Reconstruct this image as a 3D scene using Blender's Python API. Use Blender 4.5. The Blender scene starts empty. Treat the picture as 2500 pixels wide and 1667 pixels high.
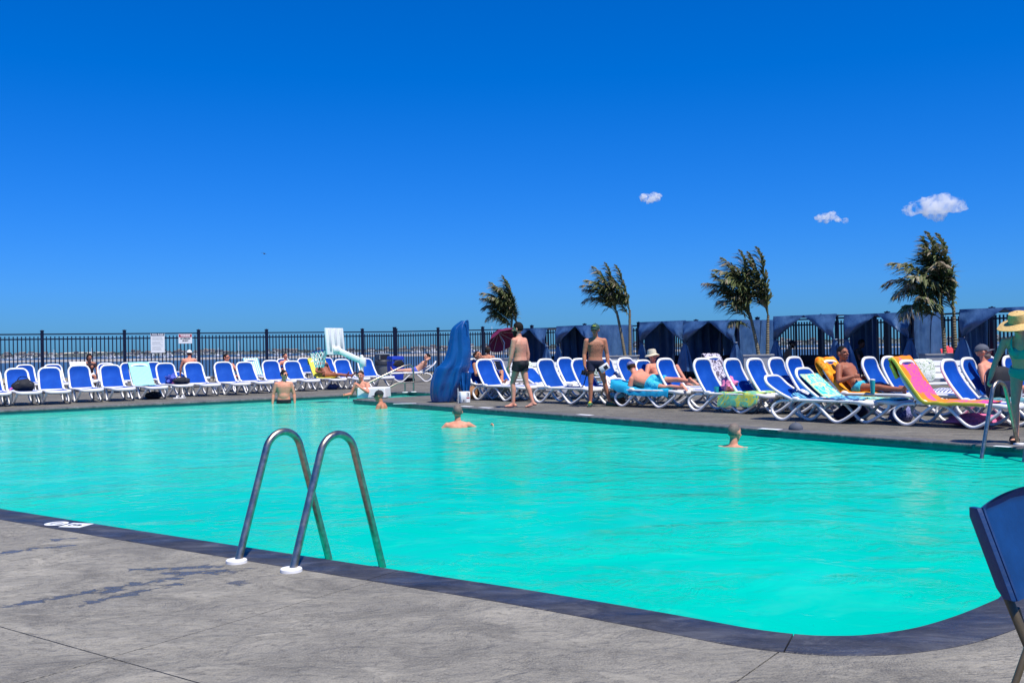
import bpy, bmesh, math, random
from mathutils import Vector, Matrix, Quaternion, noise
from mathutils.geometry import delaunay_2d_cdt
R = math.radians
random.seed(7)
scene = bpy.context.scene
COL = scene.collection

# ------------------------------------------------------------------ camera
FPX, CAMH = 2460.0, 1.35
cam_data = bpy.data.cameras.new("camera")
cam = bpy.data.objects.new("camera", cam_data); COL.objects.link(cam)
cam_data.sensor_width = 36.0
cam_data.lens = 36.0 * FPX / 2500.0
cam_data.clip_start, cam_data.clip_end = 0.05, 30000
CAMR = Matrix.Rotation(R(90) + math.atan(11.5 / FPX), 3, 'X') @ Matrix.Rotation(-0.0168, 3, 'Z')
cam.matrix_world = Matrix.Translation((0, 0, CAMH)) @ CAMR.to_4x4()
scene.camera = cam
scene.render.resolution_x, scene.render.resolution_y = 1024, 682

# ------------------------------------------------------------------ sky, sun, exposure
SUN = Vector((0.27, -0.36, 1.0)).normalized()
world = bpy.data.worlds.new("World"); scene.world = world
world.use_nodes = True
nt = world.node_tree; nt.nodes.clear()
w_out = nt.nodes.new("ShaderNodeOutputWorld")
w_bg = nt.nodes.new("ShaderNodeBackground"); w_bg.inputs[1].default_value = 0.0935
w_sky = nt.nodes.new("ShaderNodeTexSky")
w_sky.sky_type = 'NISHITA'; w_sky.sun_disc = False
w_sky.sun_elevation = math.asin(SUN.z)
w_sky.sun_rotation = math.atan2(SUN.x, SUN.y)
w_sky.altitude = 0; w_sky.air_density = 1.0; w_sky.dust_density = 0.35; w_sky.ozone_density = 3.0
w_hsv = nt.nodes.new("ShaderNodeHueSaturation")
w_hsv.inputs['Hue'].default_value = 0.5; w_hsv.inputs['Saturation'].default_value = 1.35; w_hsv.inputs['Value'].default_value = 1.0
nt.links.new(w_sky.outputs[0], w_hsv.inputs['Color'])
w_tint = nt.nodes.new("ShaderNodeMix"); w_tint.data_type = 'RGBA'; w_tint.blend_type = 'MULTIPLY'
w_tint.inputs[0].default_value = 1.0; w_tint.inputs[7].default_value = (0.13, 0.515, 1.24, 1)
nt.links.new(w_hsv.outputs[0], w_tint.inputs[6])
w_sep = nt.nodes.new("ShaderNodeSeparateColor"); w_comb = nt.nodes.new("ShaderNodeCombineColor")
nt.links.new(w_tint.outputs[2], w_sep.inputs[0])
def w_math(op, a, b):
    m = nt.nodes.new("ShaderNodeMath"); m.operation = op; nt.links.new(a, m.inputs[0]); m.inputs[1].default_value = b; return m.outputs[0]
w_r = w_math('MAXIMUM', w_math('MULTIPLY', w_math('SUBTRACT', w_sep.outputs[0], 0.095), 1.40), 0.0)
w_g = w_math('MULTIPLY', w_math('POWER', w_sep.outputs[1], 0.80), 1.215)
nt.links.new(w_r, w_comb.inputs[0]); nt.links.new(w_g, w_comb.inputs[1]); nt.links.new(w_sep.outputs[2], w_comb.inputs[2])
nt.links.new(w_comb.outputs[0], w_bg.inputs[0])
nt.links.new(w_bg.outputs[0], w_out.inputs[0])

sun_data = bpy.data.lights.new("sun", 'SUN'); sun_data.energy = 5.0; sun_data.angle = R(0.53)
sun_data.color = (1.0, 0.94, 0.845)
sun = bpy.data.objects.new("sun", sun_data); COL.objects.link(sun)
sun.rotation_euler = (-SUN).to_track_quat('-Z', 'Y').to_euler()
sun.location = SUN * 60
vs = scene.view_settings
vs.view_transform = 'Standard'; vs.look = 'None'; vs.exposure = 0.3; vs.gamma = 1.0; vs.use_curve_mapping = False
scene.cycles.volume_bounces = 8
scene.cycles.max_bounces = 10
scene.cycles.transparent_max_bounces = 12
scene.cycles.caustics_reflective = False
scene.cycles.caustics_refractive = False

# ------------------------------------------------------------------ measuring helpers
def G(px, py, z=0.0):
    """ground point that a measured spot of the place has (survey of the site)"""
    d = CAMR @ Vector(((px - 1250) / FPX, -(py - 833.5) / FPX, -1))
    t = (z - CAMH) / d.z
    return Vector((0, 0, CAMH)) + d * t
def PX(v):
    q = CAMR.transposed() @ (Vector(v) - Vector((0, 0, CAMH)))
    return (1250 + FPX * q.x / -q.z, 833.5 - FPX * q.y / -q.z)
def AT(px, py, dist):
    d = CAMR @ Vector(((px - 1250) / FPX, -(py - 833.5) / FPX, -1))
    return Vector((0, 0, CAMH)) + d * (dist / d.y)
def V(*a): return Vector(a)

# ------------------------------------------------------------------ object helpers
def tag(o, label=None, cat=None, group=None, kind=None):
    if label: o['label'] = label
    if cat: o['category'] = cat
    if group: o['group'] = group
    if kind: o['kind'] = kind
    return o
def empty(name, loc=(0, 0, 0), rz=0.0, label=None, cat=None, group=None):
    o = bpy.data.objects.new(name, None); COL.objects.link(o)
    o.location = loc; o.rotation_euler = (0, 0, rz); o.empty_display_size = 0.1
    return tag(o, label, cat, group)
def link(name, data, mats=None, parent=None, loc=None, rot=None):
    o = bpy.data.objects.new(name, data); COL.objects.link(o)
    if parent is not None: o.parent = parent
    if loc is not None: o.location = loc
    if rot is not None: o.rotation_euler = rot
    return o
def copy_tree(o, parent=None):
    c = o.copy(); COL.objects.link(c)
    if parent is not None: c.parent = parent
    for ch in list(o.children): copy_tree(ch, c)
    return c

def frames(pts, closed=False, up=None):
    n = len(pts); T = []
    for i in range(n):
        a = pts[(i - 1) % n] if (closed or i > 0) else pts[i]
        b = pts[(i + 1) % n] if (closed or i < n - 1) else pts[i]
        t = (b - a)
        T.append(t.normalized() if t.length > 1e-9 else Vector((0, 0, 1)))
    out = []
    if up is not None:
        up = Vector(up)
        for t in T:
            s = t.cross(up)
            s = s.normalized() if s.length > 1e-4 else t.orthogonal().normalized()
            out.append((t, s, s.cross(t).normalized()))
        return out
    s = T[0].orthogonal().normalized()
    for i, t in enumerate(T):
        if i > 0:
            q = T[i - 1].rotation_difference(t)
            s = (q @ s)
        s = (s - t * s.dot(t)).normalized()
        out.append((t, s, t.cross(s)))
    return out
def spline(P, n=6, closed=False):
    P = [Vector(p) for p in P]; m = len(P); out = []
    rng = range(m) if closed else range(m - 1)
    for i in rng:
        p1, p2 = P[i], P[(i + 1) % m]
        p0 = P[(i - 1) % m] if (closed or i > 0) else p1 * 2 - p2
        p3 = P[(i + 2) % m] if (closed or i + 2 < m) else p2 * 2 - p1
        for k in range(n):
            t = k / n
            out.append(0.5 * ((2 * p1) + (p2 - p0) * t + (2 * p0 - 5 * p1 + 4 * p2 - p3) * t * t + (3 * p1 - p0 - 3 * p2 + p3) * t ** 3))
    if not closed: out.append(P[-1].copy())
    return out

class MB:
    def __init__(s): s.v, s.f, s.m = [], [], []
    def add(s, vs, fs, mi=0):
        o = len(s.v); s.v += [Vector(p) for p in vs]
        s.f += [tuple(i + o for i in f) for f in fs]; s.m += [mi] * len(fs); return s
    def box(s, c, d, rot=None, mi=0, taper=None):
        c = Vector(c); x, y, z = [k / 2 for k in d]; t = taper or (1, 1)
        P = []
        for (sx, sy, sz) in [(-1, -1, -1), (1, -1, -1), (1, 1, -1), (-1, 1, -1), (-1, -1, 1), (1, -1, 1), (1, 1, 1), (-1, 1, 1)]:
            k = t if sz > 0 else (1, 1)
            p = Vector((sx * x * k[0], sy * y * k[1], sz * z))
            P.append(c + (rot @ p if rot is not None else p))
        return s.add(P, [(3, 2, 1, 0), (4, 5, 6, 7), (0, 1, 5, 4), (1, 2, 6, 5), (2, 3, 7, 6), (3, 0, 4, 7)], mi)
    def tube(s, pts, r, n=8, closed=False, up=None, mi=0, cap=True, rb=None, sq=0.0):
        pts = [Vector(p) for p in pts]; fr = frames(pts, closed, up); m = len(pts); P = []
        for i, (p, (t, a, b)) in enumerate(zip(pts, fr)):
            ra = r[i] if isinstance(r, (list, tuple)) else r
            rbb = (rb[i] if isinstance(rb, (list, tuple)) else rb) if rb is not None else ra
            for k in range(n):
                w = 2 * math.pi * (k + 0.5 * (sq > 0)) / n
                c, q = math.cos(w), math.sin(w)
                if sq > 0:
                    c = math.copysign(abs(c) ** (1 - sq), c); q = math.copysign(abs(q) ** (1 - sq), q)
                P.append(p + a * (c * ra) + b * (q * rbb))
        F = []
        for i in range(m if closed else m - 1):
            j = (i + 1) % m
            for k in range(n):
                l = (k + 1) % n
                F.append((i * n + k, i * n + l, j * n + l, j * n + k))
        if cap and not closed:
            F.append(tuple(range(n - 1, -1, -1))); F.append(tuple((m - 1) * n + k for k in range(n)))
        return s.add(P, F, mi)
    def loft(s, rings, mi=0, cap=True, closed_ring=True):
        n = len(rings[0]); P = [p for r in rings for p in r]; F = []
        for i in range(len(rings) - 1):
            for k in range(n if closed_ring else n - 1):
                l = (k + 1) % n
                F.append((i * n + k, i * n + l, (i + 1) * n + l, (i + 1) * n + k))
        if cap and closed_ring:
            F.append(tuple(range(n - 1, -1, -1))); F.append(tuple((len(rings) - 1) * n + k for k in range(n)))
        return s.add(P, F, mi)
    def lathe(s, prof, n=16, c=(0, 0, 0), M=None, mi=0, cap=True):
        c = Vector(c); rings = []
        for (r, z) in prof:
            ring = []
            for k in range(n):
                w = 2 * math.pi * k / n
                p = Vector((r * math.cos(w), r * math.sin(w), z))
                ring.append(c + (M @ p if M is not None else p))
            rings.append(ring)
        return s.loft(rings, mi, cap)
    def ell(s, c, rad, M=None, nu=14, nv=9, mi=0):
        prof = []
        c = Vector(c); rings = []
        for j in range(nv + 1):
            ph = math.pi * (j / nv) - math.pi / 2
            ph = max(-math.pi / 2 + 0.02, min(math.pi / 2 - 0.02, ph))
            ring = []
            for k in range(nu):
                w = 2 * math.pi * k / nu
                p = Vector((rad[0] * math.cos(ph) * math.cos(w), rad[1] * math.cos(ph) * math.sin(w), rad[2] * math.sin(ph)))
                ring.append(c + (M @ p if M is not None else p))
            rings.append(ring)
        return s.loft(rings, mi)
    def cone(s, a, b, ra, rb, n=14, mi=0, flat=False):
        a, b = Vector(a), Vector(b); d = b - a; L = d.length
        t = d / L if L > 1e-6 else Vector((0, 0, 1))
        u = t.orthogonal().normalized(); w = t.cross(u); rings = []
        def ring(c, r): return [c + u * (r * math.cos(2 * math.pi * k / n)) + w * (r * math.sin(2 * math.pi * k / n)) for k in range(n)]
        if not flat:
            for q in (0.08, 0.4, 0.75): rings.append(ring(a - t * ra * math.cos(q * math.pi / 2), max(ra * math.sin(q * math.pi / 2), 1e-4)))
        rings.append(ring(a, ra)); rings.append(ring(a.lerp(b, 0.5), (ra + rb) / 2)); rings.append(ring(b, rb))
        if not flat:
            for q in (0.75, 0.4, 0.08): rings.append(ring(b + t * rb * math.cos(q * math.pi / 2), max(rb * math.sin(q * math.pi / 2), 1e-4)))
        return s.loft(rings, mi)
    def mesh(s, name, smooth=True, bev=0.0, sharp=50, seg=1):
        me = bpy.data.meshes.new(name)
        me.from_pydata([tuple(p) for p in s.v], [], s.f)
        me.polygons.foreach_set('material_index', s.m)
        if bev > 0:
            bm = bmesh.new(); bm.from_mesh(me)
            ed = [e for e in bm.edges if len(e.link_faces) == 2 and e.calc_face_angle(0) > R(35)]
            bmesh.ops.bevel(bm, geom=ed, offset=bev, segments=seg, affect='EDGES', profile=0.7, clamp_overlap=True)
            bm.to_mesh(me); bm.free()
        me.polygons.foreach_set('use_smooth', [smooth] * len(me.polygons))
        if smooth and sharp < 180: me.set_sharp_from_angle(angle=R(sharp))
        me.update(); return me
    def build(s, name, mats, parent=None, smooth=True, bev=0.0, sharp=50, loc=None, rot=None, seg=1):
        me = s.mesh(name, smooth, bev, sharp, seg)
        for m in (mats if isinstance(mats, (list, tuple)) else [mats]): me.materials.append(m)
        return link(name, me, None, parent, loc, rot)

# ------------------------------------------------------------------ materials
MATS = {}
class NG:
    """tiny node-graph helper"""
    def __init__(s, name):
        s.mat = bpy.data.materials.new(name); s.mat.use_nodes = True
        s.nt = s.mat.node_tree; s.nt.nodes.clear()
        s.out = s.nt.nodes.new("ShaderNodeOutputMaterial")
    def n(s, typ, **kw):
        nd = s.nt.nodes.new("ShaderNode" + typ)
        for k, v in kw.items(): setattr(nd, k, v)
        return nd
    def l(s, a, b): s.nt.links.new(a, b); return b
    def val(s, sock, v):
        if hasattr(v, 'is_output') or hasattr(v, 'links'): s.l(v, sock)
        else: sock.default_value = v
    def coord(s, kind='Object', scale=(1, 1, 1), rot=(0, 0, 0), loc=(0, 0, 0)):
        if kind == 'World':
            tc = s.n("NewGeometry").outputs['Position']
        else:
            tc = s.n("TexCoord").outputs[kind]
        mp = s.n("Mapping"); s.l(tc, mp.inputs[0])
        mp.inputs['Location'].default_value = loc; mp.inputs['Rotation'].default_value = rot; mp.inputs['Scale'].default_value = scale
        return mp.outputs[0]
    def noise(s, vec, scale, detail=4, rough=0.55, dist=0.0):
        nd = s.n("TexNoise"); s.l(vec, nd.inputs['Vector'])
        nd.inputs['Scale'].default_value = scale; nd.inputs['Detail'].default_value = detail
        nd.inputs['Roughness'].default_value = rough; nd.inputs['Distortion'].default_value = dist
        return nd.outputs[0]
    def ramp(s, fac, stops, interp='LINEAR'):
        r = s.n("ValToRGB"); s.l(fac, r.inputs[0]); cr = r.color_ramp; cr.interpolation = interp
        while len(cr.elements) < len(stops): cr.elements.new(0.5)
        for e, (p, c) in zip(cr.elements, stops):
            e.position = p; e.color = (c[0], c[1], c[2], 1) if not isinstance(c, (int, float)) else (c, c, c, 1)
        return r.outputs[0]
    def math(s, op, a, b=0.0, c=0.0):
        m = s.n("Math", operation=op); s.val(m.inputs[0], a); s.val(m.inputs[1], b)
        if op in ('MULTIPLY_ADD', 'SMOOTH_MIN', 'COMPARE'): s.val(m.inputs[2], c)
        return m.outputs[0]
    def mix(s, fac, a, b, blend='MIX'):
        m = s.n("Mix", data_type='RGBA', blend_type=blend)
        s.val(m.inputs['Factor'], fac)
        A, B = m.inputs[6], m.inputs[7]
        for sock, v in ((A, a), (B, b)):
            if isinstance(v, (tuple, list)): sock.default_value = (v[0], v[1], v[2], 1)
            else: s.l(v, sock)
        return m.outputs[2]
    def maprange(s, v, a, b, c=0.0, d=1.0):
        m = s.n("MapRange"); m.clamp = True; s.val(m.inputs[0], v)
        for i, x in enumerate((a, b, c, d)): m.inputs[i + 1].default_value = x
        return m.outputs[0]
    def sep(s, vec):
        x = s.n("SeparateXYZ"); s.l(vec, x.inputs[0]); return x.outputs
    def principled(s, col=None, rough=0.5, metal=0.0, spec=0.5, **kw):
        p = s.n("BsdfPrincipled")
        if col is not None:
            if isinstance(col, (tuple, list)): p.inputs['Base Color'].default_value = (col[0], col[1], col[2], 1)
            else: s.l(col, p.inputs['Base Color'])
        s.val(p.inputs['Roughness'], rough); s.val(p.inputs['Metallic'], metal); s.val(p.inputs['Specular IOR Level'], spec)
        for k, v in kw.items(): s.val(p.inputs[k.replace('_', ' ')], v)
        return p
    def bump(s, p, h, strength=0.3, dist=0.02, normal=None):
        b = s.n("Bump"); b.inputs['Strength'].default_value = strength; b.inputs['Distance'].default_value = dist
        s.l(h, b.inputs['Height'])
        if normal is not None: s.l(normal, b.inputs['Normal'])
        if p is not None: s.l(b.outputs[0], p.inputs['Normal'])
        return b.outputs[0]
    def done(s, shader):
        s.l(shader.outputs[0] if hasattr(shader, 'outputs') else shader, s.out.inputs[0]); return s.mat

def plain(name, col, rough=0.5, metal=0.0, spec=0.5, var=0.12, scale=8.0, bump=0.0, bscale=60.0, kind='Object', sheen=0.0):
    """solid material with mild tonal mottling and optional fine relief"""
    if name in MATS: return MATS[name]
    g = NG(name); co = g.coord(kind)
    nz = g.noise(co, scale, 5, 0.6)
    dark = tuple(c * (1 - var) for c in col); lite = tuple(min(1, c * (1 + var)) for c in col)
    c = g.ramp(nz, [(0.3, dark), (0.7, lite)])
    p = g.principled(c, rough, metal, spec)
    if sheen: p.inputs['Sheen Weight'].default_value = sheen
    if bump: g.bump(p, g.noise(co, bscale, 3, 0.6), bump, 0.01)
    MATS[name] = g.done(p); return MATS[name]
# ================================================================== MATERIALS
M = {}
M['white_plastic'] = plain('white_plastic', (0.80, 0.79, 0.77), 0.38, var=0.05, scale=5)
M['white_paint'] = plain('white_paint', (0.78, 0.79, 0.80), 0.45, var=0.05)
M['fence_paint'] = plain('fence_paint', (0.006, 0.008, 0.028), 0.35, spec=0.4, var=0.2)
M['steel_rail'] = None
M['black_rubber'] = plain('black_rubber', (0.012, 0.012, 0.014), 0.6)
M['black_cloth'] = plain('black_cloth', (0.010, 0.011, 0.017), 0.8, bump=0.4, bscale=90)
M['navy_cloth'] = plain('navy_cloth', (0.010, 0.014, 0.045), 0.75, bump=0.35, bscale=120)
M['grey_plastic'] = plain('grey_plastic', (0.16, 0.18, 0.19), 0.5)
M['dark_plastic'] = plain('dark_plastic', (0.03, 0.035, 0.045), 0.5)
M['blue_plastic'] = plain('blue_plastic', (0.012, 0.045, 0.42), 0.4)
M['planter_grey'] = plain('planter_grey', (0.40, 0.41, 0.42), 0.6, var=0.1)
M['soil'] = plain('soil', (0.06, 0.045, 0.03), 0.9, bump=0.8)
M['wicker'] = plain('wicker', (0.018, 0.02, 0.03), 0.7, bump=0.7, bscale=150)
M['maroon_cloth'] = plain('maroon_cloth', (0.14, 0.004, 0.05), 0.75, var=0.1)
M['sunlit_canopy_red'] = plain('sunlit_canopy_red', (0.75, 0.06, 0.08), 0.75)
M['coral_plastic'] = plain('coral_plastic', (0.80, 0.08, 0.10), 0.45)
M['straw'] = plain('straw', (0.60, 0.40, 0.15), 0.8, var=0.25, scale=40, bump=0.6, bscale=90)
M['pale_straw'] = plain('pale_straw', (0.62, 0.55, 0.40), 0.8, var=0.15, scale=40, bump=0.6, bscale=90)
M['lens'] = plain('lens', (0.006, 0.006, 0.008), 0.08, spec=0.8)
M['teal_swim'] = plain('teal_swim', (0.0, 0.30, 0.28), 0.55, var=0.1)
M['brown_bag'] = plain('brown_bag', (0.26, 0.12, 0.05), 0.7, var=0.3, scale=14)
M['pink_cloth'] = plain('pink_cloth', (0.72, 0.16, 0.34), 0.8, var=0.25, scale=22)
M['pink_plastic'] = plain('pink_plastic', (0.85, 0.18, 0.55), 0.4)
M['white_cloth'] = plain('white_cloth', (0.76, 0.75, 0.74), 0.85, var=0.06, bump=0.3, bscale=200)
M['pale_aqua_cloth'] = plain('pale_aqua_cloth', (0.22, 0.60, 0.72), 0.85, bump=0.3, bscale=200)
M['periwinkle_cloth'] = plain('periwinkle_cloth', (0.08, 0.12, 0.50), 0.85, var=0.3, scale=20, bump=0.3, bscale=200)
M['turq_cloth'] = plain('turq_cloth', (0.0, 0.32, 0.55), 0.85, var=0.22, scale=10, bump=0.5, bscale=160)
M['slate_cap'] = plain('slate_cap', (0.075, 0.085, 0.115), 0.8, var=0.1)
M['green_cap'] = plain('green_cap', (0.012, 0.06, 0.05), 0.75)
M['green_shoe'] = plain('green_shoe', (0.02, 0.09, 0.06), 0.6)
M['lime'] = plain('lime', (0.65, 0.68, 0.03), 0.5)
M['teal_cup'] = plain('teal_cup', (0.02, 0.42, 0.42), 0.35)
M['sign_white'] = plain('sign_white', (0.80, 0.82, 0.83), 0.4, var=0.03)
M['sign_navy'] = plain('sign_navy', (0.006, 0.014, 0.06), 0.45)
M['sign_red'] = plain('sign_red', (0.42, 0.01, 0.03), 0.45)
M['sign_grey'] = plain('sign_grey', (0.42, 0.45, 0.46), 0.5)
M['ink'] = plain('ink', (0.012, 0.012, 0.02), 0.5)
M['yellow_cloth'] = plain('yellow_cloth', (0.80, 0.70, 0.08), 0.85, var=0.15, bump=0.3, bscale=200)
M['net_cord'] = plain('net_cord', (0.78, 0.80, 0.78), 0.7)
M['rim_blue'] = plain('rim_blue', (0.01, 0.05, 0.25), 0.4)
M['board_white'] = plain('board_white', (0.80, 0.80, 0.77), 0.4, var=0.04)
M['trim_white'] = plain('trim_white', (0.55, 0.56, 0.58), 0.5)
M['hair_dark'] = plain('hair_dark', (0.010, 0.007, 0.006), 0.6, spec=0.15, var=0.4, scale=60, bump=0.8, bscale=200)
M['hair_brown'] = plain('hair_brown', (0.035, 0.018, 0.010), 0.6, spec=0.15, var=0.4, scale=60, bump=0.8, bscale=200)
M['hair_grey'] = plain('hair_grey', (0.16, 0.12, 0.10), 0.6, var=0.3, scale=60, bump=0.5, bscale=200)
M['lip'] = plain('lip', (0.30, 0.07, 0.06), 0.5)
M['eye'] = plain('eye', (0.03, 0.02, 0.015), 0.2)
M['phone'] = plain('phone', (0.01, 0.01, 0.012), 0.15)

def skin(name, col, red=0.35, var=0.16, hair=None):
    g = NG(name); co = g.coord('Object')
    n1 = g.noise(co, 5.0, 4, 0.6); n2 = g.noise(co, 26.0, 3, 0.6)
    reddish = (min(1, col[0] * 1.12), col[1] * 0.80, col[2] * 0.74)
    dk = tuple(c * (1 - var) for c in col)
    c = g.mix(g.maprange(n1, 0.40, 0.62, 0, red * 2), col, reddish)
    c = g.mix(g.maprange(n2, 0.35, 0.7), dk, c)
    if hair:   # body hair on the trunk: (axis sign, z low, z high, strength)
        x, y, z = g.sep(co)
        m = g.math('MULTIPLY', g.maprange(g.math('MULTIPLY', x, hair[0]), 0.02, 0.09), g.math('MULTIPLY', g.maprange(z, hair[1], hair[1] + 0.12), g.maprange(z, hair[2], hair[2] - 0.10)))
        hn = g.noise(g.coord('Object', (1, 1, 0.6)), 48, 5, 0.7, 0.6)
        c = g.mix(g.math('MULTIPLY', g.math('MULTIPLY', m, g.maprange(hn, 0.38, 0.62)), hair[3]), c, (0.05, 0.03, 0.022))
    p = g.principled(c, 0.55, 0, 0.25)
    p.inputs['Subsurface Weight'].default_value = 0.06
    p.inputs['Subsurface Radius'].default_value = (0.02, 0.008, 0.004)
    g.bump(p, g.noise(co, 70, 3, 0.6), 0.15, 0.004)
    return g.done(p)
SK = {'fair': skin('skin_fair', (0.66, 0.36, 0.25)), 'pink': skin('skin_pink', (0.68, 0.30, 0.20), 0.5),
      'tan': skin('skin_tan', (0.50, 0.22, 0.13)), 'bronze': skin('skin_bronze', (0.36, 0.14, 0.085)),
      'dark': skin('skin_dark', (0.10, 0.045, 0.035)), 'hairy_back': skin('skin_hairy_back', (0.68, 0.34, 0.235), 0.5, 0.16, (-1, 1.08, 1.45, 0.28)), 'hairy_chest': skin('skin_hairy_chest', (0.50, 0.22, 0.13), 0.4, 0.16, (1, 1.02, 1.46, 0.6)), 'olive': skin('skin_olive', (0.33, 0.20, 0.13))}

# steel
g = NG('brushed_steel'); co = g.coord('Object')
p = g.principled(g.ramp(g.noise(co, 30, 4), [(0.3, (0.34, 0.285, 0.225)), (0.7, (0.56, 0.48, 0.385))]), 0.34, 1.0)
g.l(g.maprange(g.noise(co, 14, 4, 0.7), 0.3, 0.7, 0.26, 0.46), p.inputs['Roughness'])
M['steel_rail'] = g.done(p)

# sling mesh fabric of the loungers
g = NG('blue_sling'); co = g.coord('Object')
n1 = g.noise(co, 3.5, 4, 0.6)
c = g.ramp(n1, [(0.3, (0.0, 0.046, 0.31)), (0.55, (0.001, 0.062, 0.38)), (0.75, (0.008, 0.082, 0.43))])
oi = g.n("ObjectInfo")
c = g.mix(g.maprange(oi.outputs['Random'], 0, 1, 0, 0.35), c, (0.006, 0.055, 0.26))
wv = g.n("TexWave", wave_type='BANDS', bands_direction='Y'); g.l(co, wv.inputs[0]); wv.inputs['Scale'].default_value = 60
p = g.principled(c, 0.7, 0, 0.12); g.bump(p, wv.outputs[1], 0.15, 0.004)
M['sling'] = g.done(p)

# cabana fabric (coated, slightly glossy)
g = NG('navy_canvas'); co = g.coord('Object')
n1 = g.noise(co, 2.2, 4, 0.6)
c = g.ramp(n1, [(0.3, (0.026, 0.078, 0.205)), (0.7, (0.070, 0.158, 0.33))])
p = g.principled(c, 0.42, 0, 0.6)
b1 = g.bump(None, g.noise(g.coord('Object', (1, 1, 0.35)), 5.0, 3, 0.6), 0.55, 0.05)
b = g.bump(p, g.noise(co, 22, 3, 0.6), 0.25, 0.015, b1)
M['canvas'] = g.done(p)
g = NG('blue_tarp'); co = g.coord('Object')
c = g.ramp(g.noise(co, 2.0, 4), [(0.3, (0.002, 0.055, 0.22)), (0.7, (0.005, 0.090, 0.31))])
p = g.principled(c, 0.36, 0, 0.6)
b1 = g.bump(None, g.noise(g.coord('Object', (1, 1, 0.3), (0, 0.3, 0)), 4.0, 3, 0.6), 0.5, 0.06)
g.bump(p, g.noise(co, 14, 3), 0.25, 0.02, b1)
M['tarp'] = g.done(p)

# palm
def leafmat(name, a, b):
    g = NG(name); co = g.coord('Object')
    oi = g.n("ObjectInfo")
    n1 = g.noise(co, 7.0, 3)
    c = g.ramp(n1, [(0.3, a), (0.7, b)])
    c = g.mix(g.maprange(oi.outputs['Random'], 0, 1, 0, 0.5), c, (0.20, 0.19, 0.10))
    p = g.principled(c, 0.42, 0, 0.45)
    t = g.n("BsdfTranslucent"); g.l(c, t.inputs[0])
    m = g.n("MixShader"); m.inputs[0].default_value = 0.30
    g.l(p.outputs[0], m.inputs[1]); g.l(t.outputs[0], m.inputs[2])
    return g.done(m)
M['palm_leaf'] = leafmat('palm_leaf', (0.085, 0.130, 0.045), (0.20, 0.255, 0.105))
M['palm_dry'] = leafmat('palm_dry', (0.26, 0.21, 0.14), (0.45, 0.38, 0.28))
g = NG('palm_bark'); co = g.coord('Object')
wv = g.n("TexWave", wave_type='BANDS', bands_direction='Z'); g.l(co, wv.inputs[0]); wv.inputs['Scale'].default_value = 4; wv.inputs['Distortion'].default_value = 1.5
c = g.mix(wv.outputs[1], (0.13, 0.105, 0.06), (0.26, 0.23, 0.15))
p = g.principled(c, 0.7); g.bump(p, wv.outputs[1], 0.5, 0.02)
M['palm_bark'] = g.done(p)

# printed towels: pattern in the towel's own coordinates (x along, y across)
def stripes(name, a, b, scale, axis='Y', dist=1.2, rough=0.85):
    g = NG(name); co = g.coord('Object')
    wv = g.n("TexWave", wave_type='BANDS', bands_direction=axis); g.l(co, wv.inputs[0])
    wv.inputs['Scale'].default_value = scale; wv.inputs['Distortion'].default_value = dist; wv.inputs['Detail Scale'].default_value = 0.6
    c = g.mix(g.maprange(wv.outputs[1], 0.4, 0.6), a, b)
    p = g.principled(c, rough, 0, 0.2); g.bump(p, g.noise(co, 160, 3), 0.3, 0.006)
    return g.done(p)
M['mint_towel'] = stripes('mint_towel', (0.24, 0.66, 0.60), (0.40, 0.74, 0.68), 9, 'Y', 0.8)
M['aqua_stripe'] = stripes('aqua_stripe', (0.70, 0.76, 0.76), (0.16, 0.52, 0.60), 4, 'Y', 0.6)
M['blue_stripe'] = stripes('blue_stripe', (0.02, 0.06, 0.22), (0.15, 0.50, 0.66), 4.2, 'Y', 5.0)
M['navy_white_stripe'] = stripes('navy_white_stripe', (0.01, 0.03, 0.22), (0.70, 0.72, 0.75), 5.0, 'X', 0.1)
def splash(name, cols, scale, rough=0.85, dist=1.5):
    g = NG(name); co = g.coord('Object')
    n1 = g.noise(co, scale, 2, 0.5, dist)
    k = len(cols)
    c = g.ramp(n1, [(0.30 + 0.40 * i / (k - 1), col) for i, col in enumerate(cols)])
    p = g.principled(c, rough, 0, 0.2); g.bump(p, g.noise(co, 160, 3), 0.3, 0.006)
    return g.done(p)
M['tie_dye'] = splash('tie_dye', [(0.0, 0.20, 0.42), (0.16, 0.55, 0.28), (0.60, 0.58, 0.04), (0.08, 0.48, 0.34), (0.30, 0.28, 0.03)], 4.0)
M['palm_print'] = splash('palm_print', [(0.02, 0.32, 0.50), (0.08, 0.60, 0.62), (0.65, 0.66, 0.30), (0.10, 0.55, 0.50), (0.02, 0.42, 0.58)], 5.5)
M['orange_towel'] = splash('orange_towel', [(0.75, 0.16, 0.01), (0.85, 0.30, 0.01), (0.85, 0.42, 0.05), (0.72, 0.20, 0.01)], 6.0)
M['teal_print'] = splash('teal_print', [(0.01, 0.06, 0.12), (0.04, 0.22, 0.28), (0.20, 0.36, 0.36), (0.02, 0.10, 0.18)], 14.0)
M['turq_print'] = splash('turq_print', [(0.0, 0.20, 0.45), (0.02, 0.42, 0.62), (0.10, 0.55, 0.62), (0.0, 0.30, 0.55)], 16.0)
M['leaf_print'] = splash('leaf_print', [(0.10, 0.20, 0.10), (0.62, 0.66, 0.58), (0.74, 0.75, 0.70), (0.25, 0.36, 0.20), (0.72, 0.74, 0.70)], 11.0)
M['navy_print'] = splash('navy_print', [(0.01, 0.015, 0.08), (0.02, 0.03, 0.16), (0.30, 0.32, 0.55), (0.01, 0.02, 0.10)], 34.0)
M['pink_print'] = splash('pink_print', [(0.60, 0.10, 0.28), (0.78, 0.25, 0.45), (0.70, 0.16, 0.34)], 18.0)
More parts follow.
